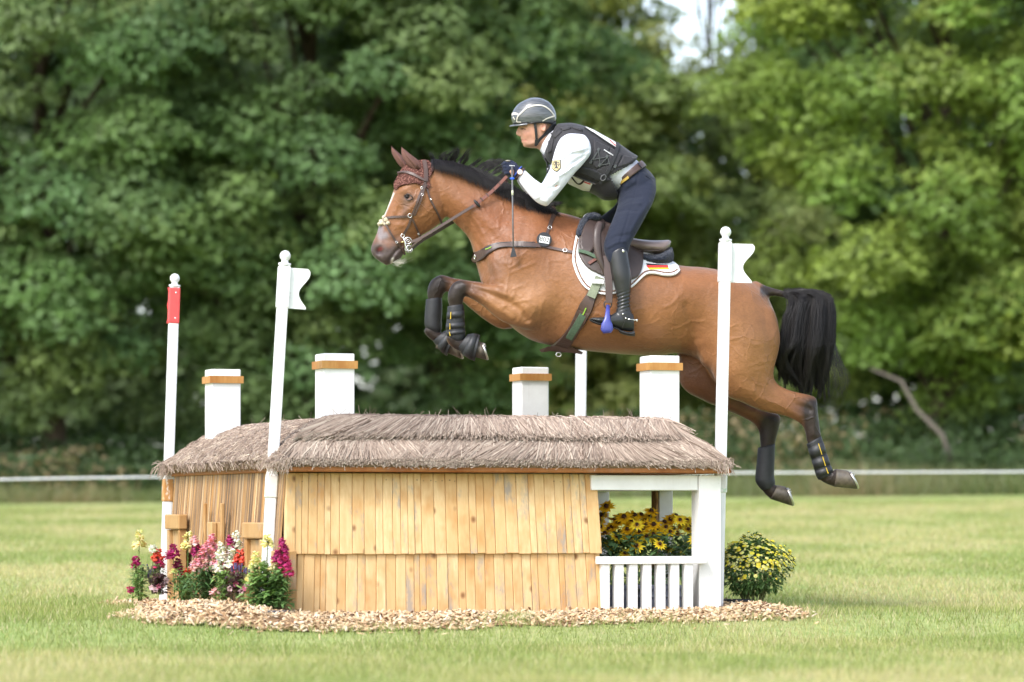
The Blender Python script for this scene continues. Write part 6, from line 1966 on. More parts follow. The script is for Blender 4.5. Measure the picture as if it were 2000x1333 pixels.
for (a_, b_) in (((1245, 320), (1253, 333)), ((1214, 360), (1219, 368))):
    strap('belt_loop', [a_, b_], 0.012, NAVY, belt, off=0.0065, th=0.004, mirror=False, smooth=False, bvh=BLB)
strap('pocket_welt', [(1262, 344), (1270, 351), (1280, 352)], 0.006, NAVY, br_o, off=0.001, th=0.003, mirror=False, bvh=BBVH)

# riding boots with spurs
def boot(stB, stF, sg):
    me = remesh([loft(stB, nseg=26), loft(stF, nseg=24)], 0.0055, 5, 0.5, 'riding_boot')
    co = co_of(me); no = no_of(me); px, py = proj(co)
    dx = 0 if sg < 0 else 24
    w = np.exp(-((py - 590) / 15.0) ** 2) * ((px + dx) > 1196)
    co += no * (w * 0.0042 * np.sin((py + 0.35 * (px + dx)) * 0.95))[:, None]
    me.vertices.foreach_set('co', co.astype(np.float32).ravel()); me.update()
    o = obj('riding_boot', me, BLACKB, person)
    sh = [(1239, 646, 1240, 657.5, 0.036), (1228, 649, 1229, 656.5, 0.040), (1213, 645, 1212, 651.5, 0.040), (1206, 641.5, 1206, 644.5, 0.042), (1188, 636, 1188, 640, 0.047), (1172, 631.5, 1173, 636, 0.047), (1158, 626.5, 1158.5, 631, 0.037), (1151, 623.5, 1151.5, 627, 0.020)]
    v, f = loft([(s_[0] - dx, s_[1] + (4 if dx else 0), s_[2] - dx, s_[3] + (4 if dx else 0), s_[4], sg * 0.392) for s_ in sh], nseg=22, k=4, e=0.7)
    m_ = MB(); m_.add(v, f); m_.build('sole', RUB, o, smooth=True)
    if sg < 0:
        BV = BVHTree.FromPolygons([Vector(c) for c in co_of(me)], [tuple(p.vertices) for p in me.polygons])
        strap('spur_strap', [(1209, 611), (1216, 617), (1226, 623), (1236, 625)], 0.010, BLACKL, o, off=0.003, th=0.003, mirror=False, bvh=BV)
        strap('spur_strap', [(1223, 621), (1220, 631), (1216, 640)], 0.009, BLACKL, o, off=0.003, th=0.003, mirror=False, bvh=BV)
        m_ = MB(); m_.tube([PH(1226, 624, -0.428), PH(1236, 625, -0.418), PH(1241, 625.5, -0.392), PH(1246, 626, -0.390)], [0.0035, 0.004, 0.004, 0.003], 8)
        m_.ball(PH(1243.5, 626, -0.392), 0.008, 10, 8); m_.build('spur', NICKEL, o, smooth=True)
        for (x, y) in ((1222, 622), (1217, 614)):
            p, n_ = hit(x, y, BV); m_ = MB(); m_.ball(p + n_ * 0.006, (0.006, 0.004, 0.005), 8, 6); m_.build('spur_buckle', NICKEL, o, smooth=True)
        p, n_ = hit(1217, 491, BV); m_ = MB(); m_.ball(p + n_ * 0.001, (0.007, 0.004, 0.009), 10, 8); m_.build('boot_crest', NICKEL, o, smooth=True)
    return o
BLACKB = leather('boot_leather', (0.016, 0.0165, 0.0175), 0.30)
boot(ST_B, ST_F, -1)
boot(F_B, F_F, 1)

# gloves: palm, four curled fingers, thumb along the rein
GLOVE = cloth('navy_glove', (0.012, 0.017, 0.040), 0.75, 0.3, 60)
def glove(sg, dx=0.0, dy=0.0):
    yl = sg * 0.122
    def q(x, y, l):
        return PH(x + dx, y + dy, yl - sg * l if sg > 0 else yl + l)
    ps = []
    m_ = MB(); m_.tube([q(1020, 340, -0.006), q(1012, 336, -0.004), q(1003, 331, 0), q(992, 328, 0.002)], [(0.022, 0.028), (0.020, 0.027), (0.020, 0.033), (0.017, 0.030)], 16); ps.append((m_.v, m_.f))
    for i in range(4):
        m_ = MB()
        y0 = 319.5 + i * 6.2; x0 = 988 + i * 0.9; L = (1.0, 1.08, 1.0, 0.82)[i]
        m_.tube([q(x0 + 6, y0 + 1, -0.004), q(x0 - 1, y0, -0.004), q(x0 - 4.5 * L, y0 + 0.6, 0.010), q(x0 - 3.5, y0 + 1.6, 0.032 * L), q(x0 + 3, y0 + 2, 0.042 * L)], [0.0095, 0.0098, 0.0092, 0.0088, 0.0075], 10)
        ps.append((m_.v, m_.f))
    m_ = MB(); m_.tube([q(1008, 324, 0.012), q(1000, 317.5, 0.018), q(992, 315.5, 0.018), q(985, 318, 0.016)], [0.013, 0.0112, 0.0100, 0.0080], 10); ps.append((m_.v, m_.f))
    me = remesh(ps, 0.0032, 2, 0.4, 'glove')
    return obj('glove', me, GLOVE, person)
gl = glove(-1)
glove(1, -3, 2)
m_ = MB(); m_.ball(PH(992, 314.5, -0.125), (0.014, 0.007, 0.0035), 12, 6); m_.build('glove_tab', simple('beige_grip', (0.45, 0.40, 0.30), 0.5), gl, smooth=True)
p = PH(1001, 324, -0.122 - 0.036)
print_marks(p, Vector((1, 0, -0.05)).normalized(), Vector((0.05, 0, 1)).normalized(), Vector((0, -1, 0)), 6, 0.006, gl)
# wristwatch
wc = PH(1015.2, 337, -0.182)
watch = MB(); nw = Vector((0.1, -1, 0.15)).normalized(); ua = nw.cross(Vector((0, 0, 1))).normalized(); va = nw.cross(ua)
watch.tube([wc + nw * 0.0, wc + nw * 0.009], [0.0165, 0.0155], 20)
wo_ = watch.build('wristwatch', simple('rose_gold', (0.62, 0.40, 0.28), 0.25, 0.05, metal=1.0), person, smooth=False)
m_ = MB(); m_.tube([wc + nw * 0.0092, wc + nw * 0.0102], [0.0125, 0.0125], 20); m_.build('dial', simple('white_dial', (0.75, 0.75, 0.73), 0.3, 0.02), wo_)
for dx_, dz_ in ((-0.004, 0.003), (0.004, 0.003), (0.0, -0.005)):
    m_ = MB(); m_.torus(wc + nw * 0.0104 + ua * dx_ + va * dz_, ua, va, 0.0024, 0.0024, 0.0006, 10, 4); m_.build('subdial', INK, wo_)
wd_ = Vector((0.80, 0, -0.60))           # along the forearm
m_ = MB(); cwr = PH(1016.5, 340, -0.147); side_ = Vector((0.60, 0, 0.80))
m_.torus(cwr, side_, Vector((0, 1, 0)), 0.034, 0.036, 0.006, 24, 8)
m_.build('watch_strap', BROWN, wo_, smooth=True)
m_ = MB(); m_.torus(PH(1012, 335, -0.142), side_, Vector((0, 1, 0)), 0.031, 0.034, 0.004, 24, 6)
m_.build('blue_band', simple('blue_band', (0.05, 0.10, 0.45), 0.5), wo_, smooth=True)

# helmet
hst = [(1084, 245, 1002, 243, 0.090), (1087, 232, 998.5, 232, 0.098), (1084.5, 217, 1002, 217, 0.097), (1076.5, 204, 1012, 204, 0.083), (1065, 196, 1026, 196, 0.060), (1053, 192, 1036, 192, 0.026)]
heme = remesh([loft(hst, 0.0, 40, 6, 0.95)], 0.0045, 4, 0.5, 'helmet')
ht = NT('helmet_shell')
hn_ = ht.noise(60, 3, 0.5, ht.mapping((0.3, 1, 3)))
ht.set(color=ht.ramp(hn_, [(0.35, (0.060, 0.064, 0.072)), (0.7, (0.125, 0.132, 0.145))]), rough=0.28, spec=0.5, coat=0.5, coat_rough=0.12)
helmet = obj('helmet', heme, ht.m, person)
HEB = BVHTree.FromPolygons([Vector(c) for c in co_of(heme)], [tuple(p.vertices) for p in heme.polygons])
# peak
n = 22; top_ = []; bot_ = []
rings = []
for i in range(n + 1):
    a = math.pi * (-0.5 + i / n)
    row = []
    for r_, dz in ((0.55, 0.004), (0.85, 0.0), (1.0, -0.004)):
        x = 1030 - (8 + 27.5 * r_) * math.cos(a) ** 0.8; l = 0.089 * math.sin(a) * (0.85 + 0.15 * r_)
        row.append(PH(x, 241.5 + (1030 - x) * 0.10, l) + Vector((0, 0, dz)))
    rings.append(row)
m_ = MB()
vs = [p for row in rings for p in row] + [p - Vector((0, 0, 0.005)) for row in rings for p in row]
off_ = 3 * (n + 1); fs = []
for i in range(n):
    for k in range(2):
        a = i * 3 + k
        fs += [(a, a + 1, a + 4, a + 3), (off_ + a + 3, off_ + a + 4, off_ + a + 1, off_ + a)]
    fs += [(i * 3 + 2, off_ + i * 3 + 2, off_ + i * 3 + 5, i * 3 + 5), (i * 3, i * 3 + 3, off_ + i * 3 + 3, off_ + i * 3)]
m_.add(vs, fs); m_.build('peak', ht.m, helmet, smooth=True)
TRIM = simple('beige_trim', (0.60, 0.56, 0.49), 0.35, 0.05)
for pts, w_ in (([(1009.5, 238.5), (1011.5, 228), (1020, 219), (1030, 210.5), (1046, 206.5), (1061, 207.6), (1074, 216), (1082.5, 227)], [0.006, 0.008, 0.010, 0.010, 0.009, 0.009, 0.008, 0.010]), ([(1082.5, 227), (1069, 231.5), (1059.5, 237)], [0.009, 0.007, 0.004]), ([(1009.5, 238.5), (1018, 238.8)], 0.005), ([(1000.5, 224), (1006, 222), (1013, 224)], [0.016, 0.014, 0.008]), ([(1003, 229), (1006, 234)], 0.006)):
    strap('trim', pts, w_, TRIM, helmet, off=0.0015, th=0.002, mirror=True, step=2.0, bvh=HEB)
strap('rim', [(1003, 242.5), (1020, 241.3), (1040, 240), (1060, 239), (1080, 241.5), (1085, 243)], 0.008, RUB, helmet, off=0.001, th=0.004, step=2.0, bvh=HEB)
hb = MB()
CB = BVHTree.FromPolygons([Vector(c) for c in pco], [tuple(p.vertices) for p in pme.polygons])
strap('chin_strap', [(1044.5, 238), (1046, 250), (1047.5, 264), (1048, 274)], [0.014, 0.015, 0.014, 0.013], RUB, helmet, off=0.006, th=0.004, step=2.0, bvh=CB)
strap('rear_strap', [(1083, 242), (1073, 254), (1063, 263), (1054, 272), (1048, 280), (1045, 283)], [0.040, 0.030, 0.020, 0.016, 0.015, 0.014], RUB, helmet, off=0.006, th=0.004, step=2.0, bvh=CB)
strap('chin_buckle', [(1048, 272), (1047, 281)], 0.019, BLACKL, helmet, off=0.010, th=0.005, step=2.0, bvh=CB)

# riding whip in the near hand
whip = thing('riding_whip', PH(1001, 420, -0.25), "dark riding whip with a blue band hanging from the rider's hand", 'whip')
W = [PH(1000, 326, -0.150), PH(1000.5, 350, -0.175), PH(1001.5, 420, -0.245), PH(1002.5, 486, -0.268)]
m_ = MB(); m_.tube(W, [0.0055, 0.0055, 0.0042, 0.0036], 8); m_.build('shaft', simple('grey_shaft', (0.10, 0.10, 0.105), 0.4), whip, smooth=True)
m_ = MB(); m_.tube([W[1] + Vector((0, 0, 0.004)), W[1] - Vector((0, 0, 0.006))], [0.0105, 0.007], 10); m_.ball(W[1] + Vector((0, 0, 0.002)), (0.014, 0.011, 0.007), 12, 6); m_.build('blue_stop', simple('blue_rubber', (0.02, 0.10, 0.62), 0.45), whip, smooth=True)
m_ = MB(); m_.tube([W[1].lerp(W[2], 0.33), W[1].lerp(W[2], 0.46)], 0.0062, 8); m_.build('pale_ring', simple('pale_tape', (0.45, 0.47, 0.33), 0.5), whip, smooth=True)
m_ = MB(); c = PH(1002.5, 484, -0.268); e_ = PH(1003, 503, -0.272)
m_.box8([e_ + Vector((-0.018, -0.003, 0)), e_ + Vector((0.018, -0.003, 0.004)), e_ + Vector((0.018, 0.003, 0.004)), e_ + Vector((-0.018, 0.003, 0)), c + Vector((-0.005, -0.003, 0)), c + Vector((0.005, -0.003, 0)), c + Vector((0.005, 0.003, 0)), c + Vector((-0.005, 0.003, 0))])
m_.build('flapper', BLACKL, whip, bevel=0.001, seg=1)
# ------------------------------------------------------------ bed of wood chips
def bed_z(x, y):
    a, b = hut_ab(x, y)
    g = ground_z(x, y)
    m = 0.055 * np.exp(-((a + 0.38) / 0.28) ** 2) * np.exp(-((b - 0.1) / 0.9) ** 2) + 0.03 * np.exp(-((a - 2.6) / 0.2) ** 2)
    e = np.clip(-chip_edge(a, b) / 0.25, 0, 1)
    return g + (0.012 + m) * e
def build_chips():
    rng = np.random.default_rng(15)
    aa = np.linspace(-1.1, 3.1, 127); bb = np.linspace(-1.0, 3.1, 124)
    A, B = np.meshgrid(aa, bb)
    X = HC.x + A * HU.x + B * HV.x; Y = HC.y + A * HU.y + B * HV.y
    ins = chip_edge(A, B) < -0.01
    Z = bed_z(X, Y) + 0.004
    n, m = X.shape
    idx = np.arange(n * m).reshape(n, m)
    ok = ins[:-1, :-1] & ins[:-1, 1:] & ins[1:, 1:] & ins[1:, :-1]
    F = np.stack([idx[:-1, :-1][ok], idx[:-1, 1:][ok], idx[1:, 1:][ok], idx[1:, :-1][ok]], 1)
    used = np.unique(F); mp = -np.ones(n * m, int); mp[used] = np.arange(len(used))
    V = np.stack([X.ravel(), Y.ravel(), Z.ravel()], 1)[used]
    t = NT('chip_bed'); g = t.noise(60, 5, 0.7)
    t.set(color=t.ramp(g, [(0.3, (0.20, 0.11, 0.055)), (0.7, (0.50, 0.33, 0.19))]), rough=0.95, spec=0.1); t.bump(g, 0.8, 0.02)
    obj('mulch_bed', fast_mesh('mulch_bed', V, mp[F], smooth=True), t.m, kind='structure')
    N = 30000
    a = rng.uniform(-1.05, 3.0, N); b = rng.uniform(-0.95, 2.9, N)
    ce = chip_edge(a, b)
    keep = (ce < rng.normal(-0.01, 0.025, N)) & ~((a > -0.03) & (a < 2.33) & (b > 0.04) & (b < HD)) & ((b < 1.0) | (a < 0.0) & (rng.random(N) < 0.7))
    a, b = a[keep], b[keep]
    ea = rng.uniform(-1.4, 3.2, 160); eb = rng.uniform(-1.1, 0.3, 160)       # strays on the lawn
    ke = (chip_edge(ea, eb) < 0.22) & ~((ea > -0.05) & (ea < 2.4) & (eb > 0))
    a = np.concatenate([a, ea[ke]]); b = np.concatenate([b, eb[ke]])
    x = HC.x + a * HU.x + b * HV.x; y = HC.y + a * HU.y + b * HV.y
    z = bed_z(x, y) + rng.uniform(0.002, 0.022, len(a))
    n = len(a)
    L = rng.uniform(0.007, 0.026, n); W = rng.uniform(0.003, 0.009, n); T = rng.uniform(0.0015, 0.004, n)
    th = rng.uniform(0, 6.283, n); tilt = rng.normal(0, 0.45, n); roll = rng.normal(0, 0.5, n)
    ux = np.stack([np.cos(th) * np.cos(tilt), np.sin(th) * np.cos(tilt), np.sin(tilt)], 1)
    vx = np.stack([-np.sin(th) * np.cos(roll), np.cos(th) * np.cos(roll), np.sin(roll)], 1)
    wx = np.cross(ux, vx)
    c = np.stack([x, y, z], 1)
    corners = [(-1, -1, -1), (1, -0.7, -1), (0.8, 1, -1), (-1, 0.8, -1), (-0.9, -0.8, 1), (1, -0.6, 1), (0.7, 0.9, 1), (-0.8, 0.9, 1)]
    V = np.stack([c + ux * (L * p)[:, None] + vx * (W * q)[:, None] + wx * (T * r)[:, None] for p, q, r in corners], 1).reshape(-1, 3)
    k = np.arange(n)[:, None] * 8
    F = np.concatenate([k + np.array([f]) for f in ((4, 5, 6, 7), (0, 1, 5, 4), (1, 2, 6, 5), (2, 3, 7, 6), (3, 0, 4, 7))], 1).reshape(-1, 4)
    tones = np.array([(0.58, 0.415, 0.245), (0.66, 0.51, 0.335), (0.49, 0.325, 0.18), (0.38, 0.245, 0.135), (0.70, 0.575, 0.42), (0.18, 0.10, 0.06)])
    tc = tones[rng.choice(6, n, p=[0.3, 0.25, 0.19, 0.11, 0.1, 0.05])] * rng.uniform(0.85, 1.12, (n, 1))
    t = NT('wood_chip'); t.set(color=t.attr(), rough=0.85, spec=0.2)
    obj('wood_chips', fast_mesh('wood_chips', V, F, np.repeat(tc, 8, 0)), t.m, label='pale wood chips spread round the foot of the fence', cat='wood chips', kind='stuff')
build_chips()

# ------------------------------------------------------------ flowers
PETAL = leafy('petal', trans=0.25, rough=0.6)
FOLI = leafy('plant_leaf', trans=0.25, rough=0.45)
STEM = leafy('plant_stem', trans=0.0, rough=0.6)
def on_bed(px, y):
    X = (px - 1000) / S(y)
    return Vector((X, y, float(bed_z(X, y))))
class PB:
    """coloured polygons (per-vertex colour) collected into one mesh"""
    def __init__(s): s.V = []; s.F = []; s.C = []
    def quad(s, pts, c):
        b = len(s.V); s.V += [tuple(p) for p in pts]; s.C += [tuple(c)] * len(pts)
        for i in range(1, len(pts) - 1): s.F.append((b, b + i, b + i + 1))
    def leaf(s, base, d, up, L, W, c, droop=0.2):
        d = d.normalized(); side = d.cross(up)
        side = side.normalized() if side.length > 1e-5 else Vector((1, 0, 0))
        n = side.cross(d)
        m1 = base + d * L * 0.45 + n * L * 0.05; tip = base + d * L - Vector((0, 0, droop * L))
        cc = [x * 0.9 for x in c]
        b = len(s.V)
        s.V += [tuple(base), tuple(m1 + side * W * 0.5 - n * W * 0.12), tuple(tip), tuple(m1 - side * W * 0.5 - n * W * 0.12), tuple(m1)]
        s.C += [tuple(c), tuple(c), tuple(c), tuple(c), tuple(cc)]
        s.F += [(b, b + 1, b + 4), (b + 1, b + 2, b + 4), (b + 2, b + 3, b + 4), (b + 3, b, b + 4)]
    def stick(s, a, b_, r, c):
        d = (b_ - a); d = d.normalized() if d.length > 1e-6 else Vector((0, 0, 1))
        u = d.orthogonal().normalized(); v = d.cross(u); n0 = len(s.V)
        for p, rr in ((a, r), (b_, r * 0.7)):
            for k in range(3):
                s.V.append(tuple(p + u * (rr * math.cos(2.094 * k)) + v * (rr * math.sin(2.094 * k)))); s.C.append(tuple(c))
        for k in range(3):
            k2 = (k + 1) % 3
            s.F += [(n0 + k, n0 + k2, n0 + 3 + k2), (n0 + k, n0 + 3 + k2, n0 + 3 + k)]
    def blob(s, c, r, col, jag=0.25, rng=random):
        m_ = MB(); m_.ball((0, 0, 0), 1.0, 6, 4)
        b = len(s.V)
        for v in m_.v:
            k = 1 + rng.uniform(-jag, jag)
            s.V.append((c.x + v.x * r * k, c.y + v.y * r * k, c.z + v.z * r * 0.85 * k)); q = rng.uniform(0.85, 1.12); s.C.append(tuple(min(1, x * q) for x in col))
        for f in m_.f:
            for i in range(1, len(f) - 1): s.F.append((b + f[0], b + f[i], b + f[i + 1]))
    def build(s, name, mat, parent, **kw):
        return obj(name, fast_mesh(name, s.V, s.F, s.C), mat, parent, **kw)

PAL = {'yellow': (0.80, 0.75, 0.36), 'white': (0.82, 0.81, 0.74), 'pink': (0.80, 0.36, 0.43), 'rose': (0.80, 0.50, 0.52), 'magenta': (0.42, 0.035, 0.155), 'coral': (0.78, 0.13, 0.08), 'plum': (0.20, 0.02, 0.07), 'hot': (0.60, 0.05, 0.20)}
def spike(parent, x, y_top, y_bot, y, col, w=9.0, seed=0, dens=1.0):
    """one flowering spike of a snapdragon between two photo heights"""
    rr = random.Random(seed); pb = PB()
    a = P(x, y_bot, y); b = P(x + rr.uniform(-2, 2), y_top, y)
    n = max(5, int((y_bot - y_top) / 3.0 * dens)); c0 = PAL[col]
    for i in range(n):
        f = (i + rr.random() * 0.6) / n
        rad = w / S(y) * (1.0 - 0.65 * f) * 0.9
        for k in range(3):
            th = rr.uniform(0, 6.283)
            c = a.lerp(b, f) + Vector((math.cos(th) * rad, math.sin(th) * rad, rr.uniform(-0.004, 0.004)))
            r = 0.0175 * (1.0 - 0.5 * f) * rr.uniform(0.8, 1.15)
            pb.blob(c, r * 0.75, [min(1, q * rr.uniform(0.85, 1.1)) for q in c0], 0.3, rr)
            out = (c - a.lerp(b, f)).normalized() + Vector((0, 0, 0.2))
            for _ in range(3):                       # ruffled lips
                d = (out + Vector((rr.uniform(-0.8, 0.8), rr.uniform(-0.8, 0.8), rr.uniform(-0.9, 0.7)))).normalized()
                pb.leaf(c, d, Vector((0, 0, 1)), r * 1.7, r * 1.7, [min(1, q * rr.uniform(0.9, 1.2)) for q in c0], 0.1)
    pb.stick(P(x + rr.uniform(-2, 2), y_bot + 45, y), b, 0.003, (0.16, 0.24, 0.06))
    for i in range(7):
        f = rr.random(); p = P(x, y_bot + 4 + 38 * f, y); th = rr.uniform(0, 6.283)
        pb.leaf(p, Vector((math.cos(th), math.sin(th), 0.5)), Vector((0, 0, 1)), rr.uniform(0.02, 0.04), 0.007, (0.15, 0.25, 0.07))
    pb.build('flower_spike', PETAL, parent)
def foliage(parent, x0, x1, y_top, y_bot, y, col, n, L, W, seed, up=0.6):
    rr = random.Random(seed); pb = PB()
    for i in range(int(n * 1.9)):
        f = rr.random() ** 0.8; x = lerp(x0, x1, rr.random()); mid = (x0 + x1) / 2
        w = math.sqrt(max(0.05, 1.0 - ((f - 0.42) / 0.64) ** 2)) * (0.85 + 0.3 * rr.random())
        p = P(mid + (x1 - x0) * w * max(-0.62, min(0.62, rr.gauss(0, 0.27))), lerp(y_bot, y_top + rr.gauss(0, 5), f), y + rr.uniform(-0.07, 0.07))
        th = rr.uniform(0, 6.283); d = Vector((math.cos(th), math.sin(th) - 0.3, rr.uniform(-0.1, 0.9) * up + 0.1))
        q = rr.uniform(0.6, 1.35)
        pb.leaf(p, d, Vector((0, 0, 1)), L * rr.uniform(0.6, 1.25), W * rr.uniform(0.8, 1.35), [c * q for c in col], rr.uniform(0.0, 0.5))
    for i in range(10):
        xx = lerp(x0, x1, rr.uniform(0.3, 0.7)); pb.stick(P(lerp(xx, (x0 + x1) / 2, 0.5), y_bot + 2, y), P(xx, y_top, y), 0.0025, (0.14, 0.2, 0.06))
    pb.build('foliage', FOLI, parent)
def snapdragon(label, base, y, fol, spikes):
    T = thing('snapdragon_plant', on_bed(base, y), label, 'flower', 'snapdragons planted along the cane wall')
    for i, f in enumerate(fol): foliage(T, *f[:4], y, *f[4:], seed=int(base) + i)
    for i, s_ in enumerate(spikes): spike(T, s_[0], s_[1], s_[2], y, s_[3], s_[4] if len(s_) > 4 else 9.0, int(base) * 7 + i)
LG = (0.20, 0.33, 0.095); DG = (0.10, 0.20, 0.07); MG = (0.15, 0.265, 0.085)
snapdragon('pale yellow snapdragon, leftmost plant of the bed', 268, 0.55, [(255, 292, 1108, 1172, LG, 150, 0.055, 0.014)], [(272, 1037, 1066, 'yellow'), (266, 1086, 1108, 'magenta', 7), (258, 1148, 1155, 'hot', 5)])
snapdragon('white and coral snapdragon just left of the red topped pole', 306, 0.50, [(288, 322, 1105, 1150, (0.13, 0.15, 0.07), 130, 0.05, 0.006)], [(299, 1064, 1078, 'white'), (308, 1072, 1095, 'coral', 10), (311, 1088, 1108, 'hot', 8)])
snapdragon('dark magenta snapdragon right of the red topped pole', 346, 0.30, [(335, 372, 1118, 1180, MG, 150, 0.05, 0.012)], [(339, 1063, 1088, 'magenta', 11), (346, 1092, 1108, 'plum', 6), (352, 1112, 1122, 'magenta', 6), (341, 1110, 1118, 'yellow', 6), (365, 1112, 1122, 'coral', 8)])
snapdragon('tall pale yellow snapdragon in front of the left bracket', 368, 0.22, [(352, 385, 1125, 1178, MG, 120, 0.05, 0.013)], [(366, 1039, 1070, 'yellow', 9)])
snapdragon('large pink snapdragon in the middle of the bed', 405, -0.05, [(372, 436, 1112, 1172, DG, 340, 0.060, 0.014)], [(414, 1043, 1072, 'pink', 10), (402, 1060, 1088, 'pink', 13), (392, 1082, 1112, 'pink', 15), (408, 1084, 1114, 'rose', 15), (422, 1078, 1108, 'pink', 13), (382, 1090, 1116, 'rose', 11), (428, 1092, 1110, 'pink', 9), (386, 1062, 1078, 'magenta', 9), (380, 1048, 1062, 'rose', 6)])
snapdragon('short white snapdragon right of the pink one', 434, -0.28, [(420, 452, 1118, 1180, LG, 140, 0.05, 0.013)], [(433, 1060, 1096, 'white', 9), (428, 1104, 1116, 'white', 10), (421, 1150, 1160, 'rose', 6)])
snapdragon('tall white snapdragon behind the coral one', 460, -0.38, [(446, 482, 1108, 1165, (0.12, 0.16, 0.08), 150, 0.045, 0.007)], [(461, 1039, 1086, 'white', 12), (452, 1084, 1108, 'white', 10), (450, 1046, 1062, 'magenta', 6)])
snapdragon('coral red snapdragon beside the tall white one', 471, -0.48, [(462, 490, 1112, 1160, MG, 90, 0.045, 0.010)], [(469, 1074, 1102, 'coral', 11), (462, 1100, 1118, 'magenta', 7), (474, 1104, 1118, 'coral', 7)])
snapdragon('pale yellow snapdragon with many low flowers beside the leaning pole', 508, -1.10, [(478, 548, 1108, 1192, LG, 230, 0.060, 0.024), (498, 558, 1130, 1198, (0.14, 0.27, 0.08), 150, 0.070, 0.028)], [(501, 1078, 1106, 'yellow', 10), (522, 1043, 1066, 'yellow', 9), (508, 1120, 1136, 'yellow', 9), (490, 1124, 1138, 'yellow', 9), (511, 1132, 1144, 'yellow', 9), (537, 1094, 1112, 'yellow', 11)])
snapdragon('deep magenta snapdragon at the corner post', 550, -1.15, [(532, 560, 1118, 1190, MG, 170, 0.055, 0.018)], [(551, 1052, 1082, 'magenta', 8), (541, 1074, 1096, 'magenta', 11), (555, 1082, 1108, 'hot', 10), (561, 1100, 1122, 'hot', 9)])
def impatiens(label, x, py, y, cols):
    T = thing('impatiens_plant', on_bed(x, y), label, 'flower', 'dark leaved plants at the edge of the chips')
    foliage(T, x - 17, x + 17, py - 24, py + 12, y, (0.055, 0.022, 0.022), 120, 0.045, 0.016, int(x), 0.5)
    rr = random.Random(int(x)); pb = PB()
    for (fx, fy, c) in cols:
        ctr = P(fx, fy, y - 0.05)
        for k in range(5):
            th = k * 1.2566 + 0.3
            pb.leaf(ctr, Vector((math.cos(th), -0.35, math.sin(th))), Vector((0, -1, 0)), 0.018, 0.020, c, 0.0)
    pb.build('blossoms', PETAL, T)
PW = (0.80, 0.55, 0.60); PK = (0.75, 0.20, 0.33)
impatiens('dark red leaved plant with pale pink blossoms below the red topped pole', 313, 1148, 0.35, [(296, 1148, PW), (304, 1152, PW), (310, 1146, PK), (325, 1134, PW), (318, 1142, PW)])
impatiens('dark red leaved plant with pink blossoms left of the yellow snapdragon', 464, 1150, -0.75, [(461, 1141, PK), (449, 1150, PW), (476, 1150, PK), (483, 1144, PW), (470, 1156, PW)])
# purple haze of thin lavender spikes between the snapdragons
def lavender(label, x, y, n, ptop, pbot, spread):
    rr = random.Random(int(x)); T = thing('lavender_plant', on_bed(x, y), label, 'flower', 'thin lavender plants in the bed'); pb = PB(); st = PB()
    for i in range(n):
        xx = x + rr.uniform(-spread, spread); tp = P(xx, ptop + rr.uniform(0, 24), y + rr.uniform(-0.05, 0.05)); bs = P(x + (xx - x) * 0.4, pbot, y)
        st.stick(bs, tp, 0.0018, (0.20, 0.20, 0.11))
        for k in range(6):
            pb.blob(tp.lerp(bs, 0.03 * k), 0.0045, (0.13, 0.10, 0.22), 0.3, rr)
    st.build('stems', STEM, T, kind='stuff'); pb.build('blossoms', PETAL, T, kind='stuff')
lavender('thin purple lavender left of the red topped pole', 303, 0.55, 16, 1100, 1160, 16)
lavender('thin purple lavender below the coral snapdragon', 470, -0.60, 20, 1100, 1160, 20)

# nursery pot at the corner
def pot(name, label, c, r, h, mat, group=None):
    T = thing(name, c, label, 'pot', group)
    m_ = MB(); m_.tube([c, c + Vector((0, 0, h))], [r * 0.86, r], 22, caps=True); m_.build('wall', mat, T, smooth=False)
    m_ = MB(); m_.torus(c + Vector((0, 0, h)), Vector((1, 0, 0)), Vector((0, 1, 0)), r * 1.01, r * 1.01, 0.006, 24, 6); m_.build('rim', mat, T, smooth=True)
    return T
GREYP = simple('grey_plastic', (0.075, 0.08, 0.095), 0.5)
DARKP = simple('dark_plastic', (0.028, 0.03, 0.034), 0.5)
pot('flower_pot', 'grey plastic pot sunk in the chips under the corner flowers', on_bed(532, -1.22) + Vector((0, 0, -0.02)), 0.085, 0.03, GREYP)

